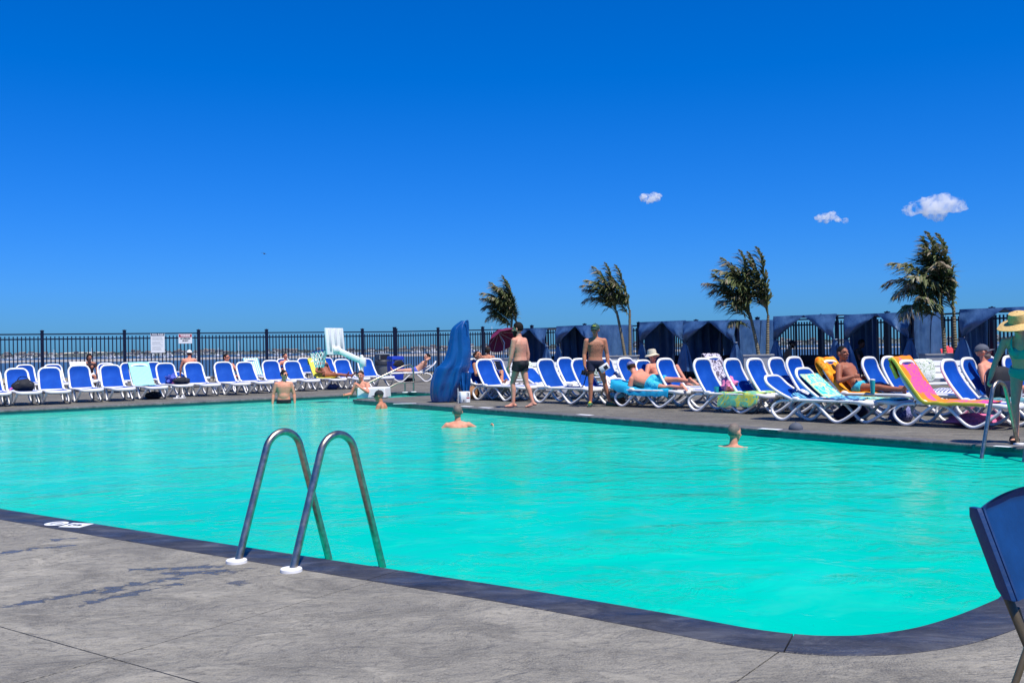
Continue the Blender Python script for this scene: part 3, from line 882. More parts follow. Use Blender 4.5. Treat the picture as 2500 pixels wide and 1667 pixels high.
for i in range(25):
    x = 140 + i * 5.4; k = (x - 1250) / FPX; D = 2294; w = math.sin(math.pi * i / 24) ** 0.6
    h = shore_z(x, 2296)
    rings.append([V(k * D, D - 60, h - 2.5), V(k * D, D - 20, h - 0.2 + 0.6 * w), V(k * D, D + 4, h + 0.2 + 1.0 * w), V(k * D, D + 40, h - 2)])
mb.loft(rings, cap=False, closed_ring=False)
o = mb.build('sand_dune', M['dune']); tag(o, kind='structure')

def house_mesh(w, d, h, rh, i):
    mb = MB()
    mb.box((0, 0, h / 2 - 1), (w, d, h + 2), mi=0)
    e = 0.5
    P = [V(-w / 2 - e, -d / 2 - e, h), V(w / 2 + e, -d / 2 - e, h), V(w / 2 + e, d / 2 + e, h), V(-w / 2 - e, d / 2 + e, h), V(-w / 2 - e, 0, h + rh), V(w / 2 + e, 0, h + rh)]
    mb.add(P, [(0, 1, 5, 4), (2, 3, 4, 5), (1, 2, 5), (3, 0, 4), (3, 2, 1, 0)], 1)
    for k in (-1, 1): mb.box((k * w * 0.24, -d / 2 - 0.03, h * 0.55), (w * 0.16, 0.08, h * 0.3), mi=2)
    return mb.mesh('house_%d' % i, False)
HM = []
for i, (w, d, h, rh) in enumerate([(8, 6, 4.2, 2.2), (11, 7, 5.0, 2.4), (7, 6, 5.6, 2.6), (14, 7, 4.0, 1.8)]):
    for j, (wm, rm) in enumerate([('house_white', 'roof_dark'), ('house_grey', 'roof_dark'), ('house_tan', 'roof_brown'), ('house_white', 'roof_brown')]):
        me = house_mesh(w, d, h, rh, i)
        for m_ in (wm, rm, 'ink'): me.materials.append(M[m_])
        HM.append((j, me))
hl = {0: 'small white waterfront house with dark roof on the far shore', 1: 'small grey shingled house on the far shore', 2: 'small tan house with brown roof on the far shore', 3: 'small white house with brown roof on the far shore'}
for i in range(150):
    x = rng.uniform(-60, 2560)
    if rng.random() < 0.45: x = rng.choice([rng.uniform(280, 560), rng.uniform(930, 1260), rng.uniform(-20, 130)])
    D = rng.choice([2015, 2045, 2075, 2110, 2150, 2200, 2240]); k = (x - 1250) / FPX
    j, me = rng.choice(HM)
    o = link('house', me, loc=(k * D, D, shore_z(x, D)), rot=(0, 0, rng.uniform(-0.6, 0.6)))
    tag(o, hl[j], 'house', ['white houses with dark roofs along the far shore', 'grey houses along the far shore', 'tan houses along the far shore', 'white houses with brown roofs along the far shore'][j])

def hull(mb, L, B, H, mi=0):
    rings = []
    for t in [0, 0.15, 0.4, 0.7, 0.9, 1.0]:
        x = -L / 2 + L * t; b = B / 2 * (0.85 + 0.15 * t if t < 0.4 else max(0.03, 1 - ((t - 0.4) / 0.6) ** 2.2)); zt = H * (0.9 + 0.35 * t * t)
        rings.append([V(x, -b, zt), V(x, -b * 0.8, 0), V(x, 0, -0.3), V(x, b * 0.8, 0), V(x, b, zt)])
    mb.loft(rings, mi)
def motor_boat(i):
    mb = MB(); hull(mb, 9, 3.0, 1.5)
    mb.box((0.4, 0, 2.0), (3.4, 2.2, 1.6), taper=(0.8, 0.85)); mb.box((0.2, 0, 2.25), (3.0, 2.3, 0.5), mi=1)
    if i: mb.box((-0.3, 0, 3.3), (2.4, 2.0, 0.35)); mb.tube([V(-0.4, 0, 3.3), V(-0.6, 0, 5.6)], 0.12, 5)
    me = mb.mesh('motor_boat_%d' % i, True, sharp=40)
    me.materials.append(M['boat_white']); me.materials.append(M['boat_blue']); return me
BM = [motor_boat(0), motor_boat(1)]
for i in range(64):
    x = rng.choice([rng.uniform(-10, 130), rng.uniform(250, 420), rng.uniform(250, 560), rng.uniform(600, 960), rng.uniform(1000, 1260), rng.uniform(1000, 1260), rng.uniform(1500, 2400)])
    D = rng.uniform(1270, 1620); k = (x - 1250) / FPX
    o = link('motor_boat', rng.choice(BM), loc=(k * D, D, SEA + 0.1), rot=(0, 0, rng.uniform(-0.7, 0.7) + rng.choice([0, math.pi])))
    s = rng.uniform(0.7, 1.35); o.scale = (s, s, s)
    tag(o, 'white motor boat moored off the sand bar across the harbour', 'boat', 'motor boats moored in the harbour')
def sail_boat(name, x, ytop, D, lb):
    k = (x - 1250) / FPX
    ztop = CAMH + (hz(x) - ytop) * D / FPX - SEA
    r = empty('sail_boat', (k * D, D, SEA + 0.1), rng.uniform(-0.5, 0.5), lb, 'sailboat', 'sailboats moored in the harbour')
    mb = MB(); hull(mb, 11, 3.0, 1.4); mb.box((0.3, 0, 1.8), (4, 1.7, 0.7), taper=(0.8, 0.8)); mb.build('hull', M['boat_white'], r, sharp=40)
    mb = MB(); mb.tube([V(0.8, 0, 1.0), V(0.8, 0, ztop)], [0.34, 0.22], 6); mb.build('mast', M['boat_white'], r)
    mb = MB(); mb.tube([V(0.8, 0, 2.6), V(-3.6, 0, 2.4)], 0.28, 6); mb.build('boom', M['boat_white'], r)
    mb = MB(); mb.tube([V(0.8, 0, ztop * 0.97), V(5.3, 0, 1.7)], 0.07, 4); mb.build('forestay', M['boat_white'], r)
    return r
for x, y, D, lb in [(130, 853, 1500, 'sailboat with a short mast seen just right of the first fence post'), (222, 849, 1450, 'sailboat whose mast rises left of the person in the dark shirt'),
                    (531, 848, 1500, 'sailboat seen above the reclining man in sunglasses'), (581, 831, 1300, 'sailboat with tall mast above the aqua striped towel'),
                    (739, 829, 1250, 'sailboat with tall mast left of the basketball backboard'), (932, 846, 1500, 'sailboat seen above the grey trash can'),
                    (1007, 811, 1300, 'sailboat with the tallest mast above the blue recycling bin'), (1022, 840, 1400, 'sailboat behind the tall mast right of the recycling bin'),
                    (1062, 843, 1350, 'sailboat left of the blue tarp covered lift'), (1200, 797, 1250, 'sailboat whose mast stands above the maroon umbrella'), (1205, 832, 1500, 'smaller sailboat beside the mast above the maroon umbrella')]:
    sail_boat('sail_boat', x, y, D, lb)

# --- clouds (volumes far out, shapes lumpy)
def cloud_mat(dens, size, seed):
    g = NG('cloud_volume')
    co = g.coord('Object', (1 / size, 1 / size, 1 / size), (0, 0, 0), (seed, 0, 0))
    n1 = g.noise(co, 2.6, 6, 0.62, 0.5)
    vol = g.n("VolumePrincipled")
    vol.inputs['Color'].default_value = (1, 1, 1, 1); vol.inputs['Anisotropy'].default_value = 0.3
    g.l(g.maprange(n1, 0.46, 0.78, 0.0, dens), vol.inputs['Density'])
    g.l(vol.outputs[0], g.out.inputs[1]); return g.mat
def cloud(px, py, wpx, hpx, lobes, dens, lb, seed):
    D = 9000; rr = random.Random(seed)
    c = AT(px, py, D); u = D / FPX
    mb = MB()
    for (lx, ly, lr) in lobes:
        r = lr * hpx * u * 1.25
        cc = V(lx * wpx * u / 2, rr.uniform(-0.3, 0.3) * wpx * u * 0.4, ly * hpx * u / 2)
        mb.ell(cc, (r * rr.uniform(1.0, 1.3), r * 1.1, r * rr.uniform(0.75, 1.0)), nu=20, nv=14)
    tmp = mb.build('tmp_cloud', M['ink'])
    md = tmp.modifiers.new('r', 'REMESH'); md.mode = 'VOXEL'; md.voxel_size = hpx * u / 16
    dg = bpy.context.evaluated_depsgraph_get(); dg.update()
    me = bpy.data.meshes.new_from_object(tmp.evaluated_get(dg)); bpy.data.objects.remove(tmp)
    s1 = hpx * u
    for v in me.vertices:
        n = v.co.normalized()
        v.co += n * (s1 * 0.16 * noise.noise(v.co / (s1 * 0.22) + V(seed, 0, 0)) + s1 * 0.09 * noise.noise(v.co / (s1 * 0.09)) + s1 * 0.05 * noise.noise(v.co / (s1 * 0.045)))
    me.polygons.foreach_set('use_smooth', [True] * len(me.polygons))
    mat = cloud_mat(dens * 3.4 / (hpx * u), hpx * u, seed)
    me.materials.clear(); me.materials.append(mat)
    o = link('cloud', me, loc=c); tag(o, lb, 'cloud', 'small clouds low over the cabanas'); return o
CLOUDS = True
if CLOUDS:
    cloud(1590, 484, 58, 28, [(-0.6, 0.05, 0.36), (-0.2, -0.2, 0.36), (0.3, 0.2, 0.36), (0.0, 0.0, 0.34), (0.65, 0.35, 0.22)], 3.0, 'small white cloud, leftmost of the three, left of the tallest sky gap', 4)
    cloud(2030, 531, 80, 32, [(-0.7, -0.1, 0.32), (-0.25, 0.0, 0.36), (0.15, 0.3, 0.30), (0.4, -0.3, 0.22), (0.85, -0.5, 0.2)], 2.6, 'small flat white cloud between the other two, above the second palm from the right', 9)
    cloud(2279, 506, 135, 58, [(-0.75, -0.1, 0.26), (-0.4, 0.05, 0.34), (0.0, 0.1, 0.40), (0.3, 0.45, 0.34), (0.7, 0.1, 0.34), (0.2, -0.5, 0.30), (-0.2, -0.35, 0.28)], 3.2, 'largest white cloud, rightmost, above the palm at the right', 12)
# gull
mb = MB()
mb.ell((0, 0, 0), (0.24, 0.08, 0.07), nu=10, nv=6)
for s in (-1, 1):
    rings = []
    for t, z in [(0, 0.02), (0.25, 0.16), (0.5, 0.17), (0.8, 0.08), (1.0, 0.0)]:
        w = 0.13 * (1 - 0.75 * t); y = s * t * 0.68; x = -0.12 * t
        rings.append([V(x + w, y, z), V(x, y, z + 0.018), V(x - w, y, z), V(x, y, z - 0.012)])
    mb.loft(rings)
gull = mb.build('gull', M['dark_plastic'], loc=AT(645, 620, 190), rot=(0.25, 0, R(60)))
tag(gull, 'small dark gull gliding alone in the blue sky', 'bird')
# ================================================================== FENCE
FH = 2.2
picket_me = MB().box((0, 0, (FH - 0.30) / 2 + 0.10), (0.040, 0.040, FH - 0.14)).mesh('picket', False); picket_me.materials.append(M['fence_paint'])
pm = MB().box((0, 0, (FH + 0.10) / 2), (0.12, 0.12, FH + 0.10)); pm.box((0, 0, FH + 0.115), (0.15, 0.15, 0.03)); pm.box((0, 0, FH + 0.14), (0.08, 0.08, 0.03), taper=(0.3, 0.3))
post_me = pm.mesh('post', False); post_me.materials.append(M['fence_paint'])
def line_hit(P, px):
    k = (px - 1250) / FPX
    for a, b in zip(P, P[1:]):
        fa, fb = a.x - k * a.y, b.x - k * b.y
        if fa * fb <= 0: return a + (b - a) * (fa / (fa - fb))
    a, b = (P[0], P[1]) if px < PX(P[0])[0] else (P[-2], P[-1])
    fa, fb = a.x - k * a.y, b.x - k * b.y
    return a + (b - a) * (fa / (fa - fb))
def fence(name, lb, posts, npk, gate=False, ends=(True, True)):
    base = posts[0]
    r = empty(name, base, 0, lb, 'gate' if gate else 'fence')
    for i, p in enumerate(posts):
        if (i == 0 and not ends[0]) or (i == len(posts) - 1 and not ends[1]): continue
        a = posts[min(i + 1, len(posts) - 1)] - posts[max(i - 1, 0)]
        link('post', post_me, parent=r, loc=p - base, rot=(0, 0, math.atan2(a.y, a.x)))
    for a, b in zip(posts, posts[1:]):
        d = (b - a); L = d.length; ang = math.atan2(d.y, d.x); n = npk(L) if callable(npk) else npk
        for z in (FH - 0.03, FH - 0.235, 0.16):
            MB().box((0, 0, 0), (L - 0.125, 0.045, 0.055)).build('rail', M['fence_paint'], r, smooth=False, loc=(a + b) / 2 - base + V(0, 0, z), rot=(0, 0, ang))
        for k in range(1, n): link('picket', picket_me, parent=r, loc=a.lerp(b, k / n) - base, rot=(0, 0, ang))
    return r
PL = [FENCE_L[0], FENCE_L[1]]
lp = [line_hit(PL, x) for x in (-104, 103, 304, 485, 651, 800, 885)]
fence('metal_fence', 'black metal picket fence carrying the two signs behind the left loungers', lp, lambda L: 20 if L > 2.2 else 11)
gp = [line_hit(PL, x) for x in (885, 967)]
fence('fence_gate', 'black picket gate section between two thick posts behind the trash can', gp, 14, True, (False, False))
PR = FENCE_R
rx = [967, 1070, 1179, 1299, 1428, 1560, 1700, 1850, 2005, 2167, 2290, 2423, 2600]
rp = [line_hit(PR, x) for x in rx]
fence('metal_fence', 'black metal picket fence running behind the navy cabanas and palms', rp, lambda L: max(10, int(round(L / 0.128))))
# thicker gate post
MBt = MB().box((0, 0, 1.19), (0.16, 0.16, 2.36)); MBt.box((0, 0, 2.385), (0.19, 0.19, 0.03))
o = MBt.build('gate_post', M['fence_paint'], smooth=False, loc=gp[1] + V(-0.05, -0.14, 0)); tag(o, 'thick black square gate post behind the blue recycling bin', 'post')

# signs on the fence
def fence_frame(px):
    p = line_hit(PL, px); return p, math.atan2(d_f.y, d_f.x)
p, a = fence_frame(385)
n_out = V(d_f.y, -d_f.x, 0)
def sign_at(px0, px1, py0, py1):
    p0, p1 = line_hit(PL, px0), line_hit(PL, px1); mid = (p0 + p1) / 2; w = (p1 - p0).length
    def zz(py, p): 
        h = hz(PX(p)[0]); return CAMH + (h - py) * p.y / FPX
    z0, z1 = zz(py1, mid), zz(py0, mid)
    return mid + n_out * 0.07 + V(0, 0, (z0 + z1) / 2), w, z1 - z0
c, w, h = sign_at(367, 401, 814, 861)
r = MB().box((0, 0, 0), (w, 0.012, h)).build('rules_sign', M['sign_white'], smooth=False, loc=c, rot=(0, 0, a), bev=0.004)
tag(r, 'tall white sign with navy POOL RULES heading hung on the fence', 'sign')
MB().box((0, -0.008, h * 0.44), (w * 0.94, 0.006, h * 0.12)).build('heading_band', M['sign_navy'], r, smooth=False)
text_mesh('POOL RULES', h * 0.105, M['sign_white'], 'heading', r, (0, -0.0118, h * 0.44), (R(90), 0, 0), 0.004, width=w * 0.82)
mb = MB()
rr = random.Random(5)
for k in range(15):
    ww = w * rr.uniform(0.55, 0.8); z = h * 0.30 - k * h * 0.047
    if k in (4, 9): continue
    mb.box((-w * 0.40 + ww / 2, -0.0068, z), (ww, 0.002, h * 0.016))
mb.build('text_lines', M['sign_grey'], r, smooth=False)
c, w, h = sign_at(435, 468, 815.5, 838.5)
r = MB().box((0, 0, 0), (w, 0.012, h)).build('warning_sign', M['sign_white'], smooth=False, loc=c, rot=(0, 0, a), bev=0.004)
tag(r, 'white sign with red WARNING band and no lifeguard text on the fence', 'sign')
MB().box((0, -0.008, h * 0.32), (w * 0.94, 0.006, h * 0.28)).build('heading_band', M['sign_red'], r, smooth=False)
text_mesh('WARNING', h * 0.25, M['sign_white'], 'heading', r, (0, -0.0118, h * 0.32), (R(90), 0, 0), 0.006, width=w * 0.72)
text_mesh('NO LIFEGUARD', h * 0.19, M['ink'], 'lettering', r, (0, -0.0075, h * 0.02), (R(90), 0, 0), 0.006, width=w * 0.74)
text_mesh('ON DUTY', h * 0.19, M['ink'], 'lettering', r, (0, -0.0075, -h * 0.22), (R(90), 0, 0), 0.006, width=w * 0.46)

# ================================================================== CABANAS
D_R = V(0.588, -0.809, 0)                 # along the cabana row, towards the camera side
D_B = V(0.809, 0.588, 0)                  # back, towards the fence
ANG_C = math.atan2(D_R.y, D_R.x)
def fold_sheet(P00, P10, P01, P11, nu, nv, fold, amp, nrm, seed=0, taper=lambda t: 1.0, sag=0.0):
    """hanging cloth between top edge P00-P10 and bottom edge P01-P11 with vertical folds"""
    rings = []
    for j in range(nv + 1):
        t = j / nv; row = []
        for i in range(nu + 1):
            s = i / nu
            p = P00.lerp(P10, s).lerp(P01.lerp(P11, s), t)
            a = amp * taper(t) * (math.sin(2 * math.pi * fold * s + seed + 0.8 * t) + 0.35 * math.sin(2 * math.pi * fold * 2.3 * s + seed * 2.1))
            a += 0.02 * noise.noise(V(s * 3, t * 4, seed))
            row.append(p + nrm * a - V(0, 0, sag * math.sin(math.pi * s) * (1 - t)))
        rings.append(row)
    return rings
def two_sided(rings, th, nrm):
    mb = MB(); a = [[p + nrm * th / 2 for p in r] for r in rings]; b = [[p - nrm * th / 2 for p in reversed(r)] for r in rings]
    mb.loft([x + y for x, y in zip(a, b)], cap=True); return mb
def cabana(name, pl, W, Dp, ztop, lb, end=True, backp=0.35, right_curt=True, seed=0, lefttie=True, tie_z=0.62, closed_left=False):
    """local axes: x along the row (towards camera), y back to the fence, origin at the left front foot"""
    r = empty('cabana', (pl.x, pl.y, 0), ANG_C, lb, 'cabana', 'navy cabanas in front of the fence')
    rg = random.Random(seed)
    X = V(1, 0, 0); Y = V(0, 1, 0)
    for (x, y) in [(0, 0), (W, 0), (0, Dp), (W, Dp)]:
        MB().box((x, y, (ztop - 0.06) / 2), (0.06, 0.06, ztop - 0.06)).build('post', M['fence_paint'], r, smooth=False)
    # roof, gently dished cloth
    rings = []
    for j in range(9):
        t = j / 8
        rings.append([V(W * i / 10, Dp * t, ztop - 0.02 - 0.05 * math.sin(math.pi * i / 10) * math.sin(math.pi * t) + 0.012 * noise.noise(V(i * .5, j * .5, seed))) for i in range(11)])
    two_sided(rings, 0.012, V(0, 0, 1)).build('roof', M['canvas'], r)
    # front swags: from the apex at the top down to the two tied drapes
    ax = W * 0.50; tz = ztop * tie_z
    for side in (0, 1):
        if side == 0 and closed_left: pass
        x0 = 0.0 if side == 0 else W; sg = 1 if side == 0 else -1
        rings = []
        nv, nu = 12, 12
        for j in range(nv + 1):
            t = j / nv; row = []
            for i in range(nu + 1):
                s = i / nu        # 0 at the post, 1 at the apex
                xt = x0 + (ax - x0) * s
                # inner edge runs from apex to tie, bellying down
                xb = x0 + sg * (0.06 + 0.02) ; zb = tz
                xe = xt + (xb - xt) * (t ** 1.15)
                ze = ztop + 0.01 - (ztop - zb) * t * (0.55 + 0.45 * (1 - s)) - (0.45 * s * (ztop - zb)) * t * t
                ze -= 0.10 * s * math.sin(math.pi * t) * 1.5 * (0.5 if s < 1 else 0.5)
                belly = -0.24 * math.sin(math.pi * min(1, t ** 1.3 * 1.02)) * (0.35 + 0.65 * math.sin(math.pi * s))
                fold = 0.05 * t * math.sin(11 * s + seed + side * 2) + 0.035 * noise.noise(V(s * 4 + seed, t * 4, side))
                row.append(V(xe, -0.045 + belly + fold, ze))
            rings.append(row)
        two_sided(rings, 0.014, V(0, -1, 0)).build('swag', M['canvas'], r)
        # gathered drape below the tie
        zb = 0.28; rings = []
        for j in range(9):
            t = j / 8; row = []; wd = 0.07 + 0.30 * t ** 0.8
            for i in range(18):
                a = 2 * math.pi * i / 18
                k = 1 + 0.34 * math.sin(6 * a + seed + side) * min(1, t * 3)
                row.append(V(x0 + sg * 0.07 + wd * k * math.cos(a) * 0.9 + sg * 0.02 * t, -0.03 + 0.10 * (0.5 + t) * k * math.sin(a), tz - (tz - zb) * t))
            rings.append(row)
        mb = MB(); mb.loft(rings); mb.build('drape', M['canvas'], r)
        mb = MB(); mb.tube([V(x0 + sg * 0.07 + 0.085 * math.cos(a), -0.03 + 0.075 * math.sin(a), tz) for a in [2 * math.pi * k / 12 for k in range(12)]], 0.022, 6, True, (0, 0, 1)); mb.build('tie', M['canvas'], r)
    if end:   # end wall facing the camera side: two overlapping hung panels
        rings = fold_sheet(V(W + 0.03, 0.02, ztop), V(W + 0.03, Dp * 0.62, ztop), V(W + 0.03, 0.10, 0.30), V(W + 0.03, Dp * 0.55, 0.30), 22, 8, 3.5, 0.035, X, seed + 1)
        two_sided(rings, 0.012, X).build('end_curtain', M['canvas'], r)
        rings = fold_sheet(V(W + 0.045, Dp * 0.60, ztop), V(W + 0.045, Dp, ztop), V(W + 0.045, Dp * 0.50, 0.28), V(W + 0.045, Dp, 0.28), 10, 8, 1.0, 0.015, X, seed + 2)
        two_sided(rings, 0.012, X).build('end_panel', M['canvas'], r)
    # back curtain covers part of the rear
    if backp > 0:
        x1 = W * backp
        rings = fold_sheet(V(W, Dp - 0.03, ztop - 0.04), V(W - x1, Dp - 0.03, ztop - 0.04), V(W, Dp - 0.03, 0.2), V(W - x1 * 0.92, Dp - 0.03, 0.2), 24, 5, 6, 0.04, Y, seed + 3)
        two_sided(rings, 0.012, Y).build('back_curtain', M['canvas'], r)
    # side curtain on the far end
    rings = fold_sheet(V(0.02, 0.12, ztop - 0.04), V(0.02, Dp - 0.05, ztop - 0.04), V(0.02, 0.35, 0.2), V(0.02, Dp - 0.05, 0.2), 20, 6, 4, 0.04, X, seed + 4)
    if backp > 0.5: two_sided(rings, 0.012, X).build('side_curtain', M['canvas'], r)
    # valance along the eave
    MB().box((W / 2, -0.03, ztop - 0.03), (W + 0.02, 0.02, 0.07)).build('eave_rail', M['canvas'], r, smooth=False)
    # dark wicker day bed inside
    b = empty('day_bed', V(pl.x, pl.y, 0) + D_R * (W * 0.52) + D_B * (Dp * 0.62), ANG_C, 'dark wicker day bed in the ' + ' '.join(lb.split(',')[0].replace('navy ', '').split()[:10]), 'day bed', 'day beds inside the cabanas')
    MB().box((0, 0, 0.22), (W * 0.8, Dp * 0.55, 0.36)).build('base', M['wicker'], b, bev=0.02)
    MB().box((0, Dp * 0.25, 0.55), (W * 0.8, 0.10, 0.62)).build('backrest', M['wicker'], b, bev=0.02)
    MB().box((0, -0.05, 0.45), (W * 0.74, Dp * 0.42, 0.10)).build('cushion', M['navy_cloth'], b, bev=0.03, seg=2)
    return r
def ground_at(px, dist): return V((px - 1250) / FPX * dist, dist, 0)
def ztop_at(px, py, dist): return CAMH + (hz(px) - py) * dist / FPX
for (px, py, dist, W, Dp, lb, kw) in [
    (1252, 804, 46.5, 2.65, 1.9, 'farthest navy cabana, beside the bearded standing man', dict(end=False, backp=0.55, seed=3)),
    (1361, 797, 43.6, 2.55, 2.0, 'navy cabana directly behind the man in the green cap', dict(end=True, backp=1.0, seed=11)),
    (1565, 787, 41.0, 2.55, 1.9, 'navy cabana right of the second palm, its left side open to the fence', dict(end=False, backp=0.78, seed=5)),
    (1671, 786, 38.6, 2.65, 2.1, 'navy cabana left of the third palm, closed at the back', dict(end=True, backp=1.0, seed=7)),
    (1891, 773, 36.0, 2.65, 1.2, 'navy cabana right of the third palm with the shaded seated person', dict(end=False, backp=0.0, seed=8)),
    (2064, 769, 33.4, 2.45, 1.7, 'navy cabana left of the rightmost palm with one flared drape', dict(end=True, backp=0.62, seed=2)),
    (2346, 756, 29.4, 2.70, 1.5, 'navy cabana at the right edge behind the woman in the straw hat', dict(end=True, backp=0.55, seed=6))]:
    p = ground_at(px, dist); cabana('cabana', p, W, Dp, ztop_at(px, py, dist), lb, **kw)

# ================================================================== PALMS AND PLANTERS
def frond_mesh(L, seed, droop, dry):
    """arching rachis in the x-z plane (starts going up), leaflets blown to +x"""
    rg = random.Random(seed); mb = MB()
    P = []
    n = 26
    ang = R(82)
    pos = V(0, 0, 0)
    for i in range(n + 1):
        t = i / n
        P.append(pos.copy())
        a = ang - droop * (t ** 1.8)
        pos = pos + V(math.cos(a), 0.04 * math.sin(3 * t + seed), math.sin(a)) * (L / n)
    mb.tube(P, [0.022 * (1 - 0.85 * i / n) for i in range(n + 1)], 5, mi=0)
    for i in range(4, n + 1):
        for sub in (0, 0.5):
            t = min(1, (i + sub) / n)
            ii = min(n - 1, int(t * n)); base = P[ii].lerp(P[ii + 1], t * n - ii)
            tan = (P[ii + 1] - P[ii]).normalized()
            ll = L * 0.40 * (math.sin(math.pi * min(1, 0.18 + t * 0.80)) ** 0.7) * rg.uniform(0.75, 1.15)
            for s in (-1, 1):
                if rg.random() < 0.06: continue
                d = (tan * rg.uniform(0.35, 0.8) + V(0, s * rg.uniform(0.35, 0.9), 0) + V(rg.uniform(0.10, 0.5), 0, rg.uniform(-0.35, 0.15))).normalized()
                tip = base + d * ll + V(0.16 * ll, 0, -0.22 * ll * rg.uniform(0.4, 1.4))
                mid = base + d * ll * 0.52 + V(0, 0, 0.03 * ll)
                w = 0.032 * (0.6 + L * 0.3) * rg.uniform(0.7, 1.25)
                sd = d.cross(V(rg.uniform(-.5, .5), rg.uniform(-.5, .5), 1)).normalized() * w
                m_ = 1 if (t > 0.75 and rg.random() < dry) or rg.random() < dry * 0.25 else 0
                mb.add([base - sd * 0.4, base + sd * 0.4, mid + sd, mid - sd, tip], [(0, 1, 2, 3), (3, 2, 4)], m_)
    me = mb.mesh('frond', False); me.materials.append(M['palm_leaf']); me.materials.append(M['palm_dry']); return me
FR = [frond_mesh(2.1, i, R(d), dr) for i, (d, dr) in enumerate([(20, 0.4), (45, 0.5), (75, 0.55), (105, 0.75), (35, 0.45), (60, 0.8)])]
WIND = math.pi + 0.25      # blown towards the left of the view
def palm(px, dist, stems, lb, fronds, hgt=4.5, seed=0):
    p = ground_at(px, dist)
    r = empty('palm_tree', p + V(0, 0, 0.90), 0, lb, 'palm tree', 'palms in grey planters along the fence')
    rg = random.Random(seed)
    for (dx, lean, top) in stems:
        P = spline([V(dx, 0, 0), V(dx + lean * 0.35, 0.0, (top - 0.9) * 0.4), V(dx + lean * 0.7, 0.02, (top - 0.9) * 0.75), V(dx + lean, 0, top - 0.9)], 6)
        mb = MB(); mb.tube(P, [0.062 - 0.020 * i / len(P) + (0.006 if i % 3 == 0 else 0) for i in range(len(P))], 8)
        mb.build('trunk', M['palm_bark'], r)
    fronds = fronds + [(si, (kind + 1) % 6, az + rg.uniform(-0.5, 0.5), tilt + rg.uniform(-0.12, 0.18), sc * rg.uniform(0.7, 0.98), dz - rg.uniform(0, 0.25)) for (si, kind, az, tilt, sc, dz) in fronds[::3]]
    for k, (si, kind, az, tilt, sc, dz) in enumerate(fronds):
        dx, lean, top = stems[si]
        o = link('frond', FR[kind], parent=r, loc=(dx + lean, rg.uniform(-.03, .03), top - 0.93 + dz))
        o.rotation_euler = (rg.uniform(-0.08, 0.08), max(-0.04, tilt) * 1.5 + 0.03, WIND + max(-0.85, min(0.85, az))); sc *= 0.93; o.scale = (sc, sc, sc)
    return r
def planter(px0, px1, py, dist, lb, h=0.95):
    p0, p1 = ground_at(px0, dist), ground_at(px1, dist); c = (p0 + p1) / 2; w = max(0.9, (p1 - p0).length * 0.92)
    z = CAMH + (hz((px0 + px1) / 2) - py) * dist / FPX
    r = empty('planter', (c.x, c.y, 0), ANG_C + 0.75, lb, 'planter', 'grey planters of the palms')
    mb = MB(); t = 0.05
    for (cx, cy, sx, sy) in [(0, -w / 2 + t / 2, w, t), (0, w / 2 - t / 2, w, t), (-w / 2 + t / 2, 0, t, w - 2 * t), (w / 2 - t / 2, 0, t, w - 2 * t)]:
        mb.box((cx, cy, z / 2), (sx, sy, z))
    mb.build('box', M['planter_grey'], r, smooth=False)
    mb = MB()
    for (cx, cy, sx, sy) in [(0, -w / 2 + 0.03, w + 0.05, 0.11), (0, w / 2 - 0.03, w + 0.05, 0.11), (-w / 2 + 0.03, 0, 0.11, w - 0.17), (w / 2 - 0.03, 0, 0.11, w - 0.17)]:
        mb.box((cx, cy, z + 0.022), (sx, sy, 0.04))
    mb.build('rim', M['planter_grey'], r, smooth=False)
    MB().box((0, 0, z - 0.07), (w - 0.11, w - 0.11, 0.05)).build('soil', M['soil'], r, smooth=False)
    return c, z
pls = [(1216, 1272, 876, 44.5, 'grey planter box behind the bearded standing man'), (1484, 1560, 870, 39.6, 'grey planter box behind the man with the green cap, holding two thin palms'),
       (1812, 1888, 868, 34.2, 'grey planter box under the third palm'), (2250, 2345, 866, 30.2, 'grey planter box under the rightmost palm')]
pc = [planter(*a) for a in pls]
# frond spec: (stem, mesh kind, azimuth off the wind, tilt, scale, dz)
fr_a = [(0, 0, 0.2, -0.10, 1.00, 0), (0, 1, -0.3, 0.05, 1.00, 0), (0, 1, 0.5, 0.12, 0.95, 0), (0, 2, -0.1, 0.15, 1.0, -.05), (0, 2, 0.45, 0.2, 0.9, -.05), (0, 3, -0.25, 0.25, 0.85, -.1), (0, 3, 0.2, 0.45, 0.75, -.2),
        (0, 4, 1.3, 0.0, 0.85, 0), (0, 4, -1.3, 0.05, 0.85, 0), (1, 0, 0.0, -0.04, 0.95, 0), (1, 1, 0.4, 0.1, 0.8, 0), (1, 4, -0.5, 0.08, 0.9, 0), (1, 5, 0.1, 0.25, 0.8, 0), (0, 5, 0.0, 0.30, 0.9, 0), (1, 0, 2.6, 0.0, 0.7, -.1), (0, 5, -0.6, 0.35, 0.7, -.3)]
fr_b = [(0, 0, 0.1, -0.12, 1.0, 0), (0, 1, -0.2, 0.02, 1.05, 0), (0, 2, 0.1, 0.15, 1.0, 0), (0, 2, -0.4, 0.2, 0.95, 0), (0, 1, 0.45, 0.1, 0.85, 0), (1, 0, 0.1, 0.02, 0.95, 0), (1, 4, -0.2, 0.10, 0.9, 0), (1, 1, 0.3, 0.2, 0.8, 0), (0, 5, 0.0, 0.3, 0.85, 0), (1, 5, 0.2, 0.3, 0.7, 0), (0, 4, 0.9, 0.0, 0.75, 0)]
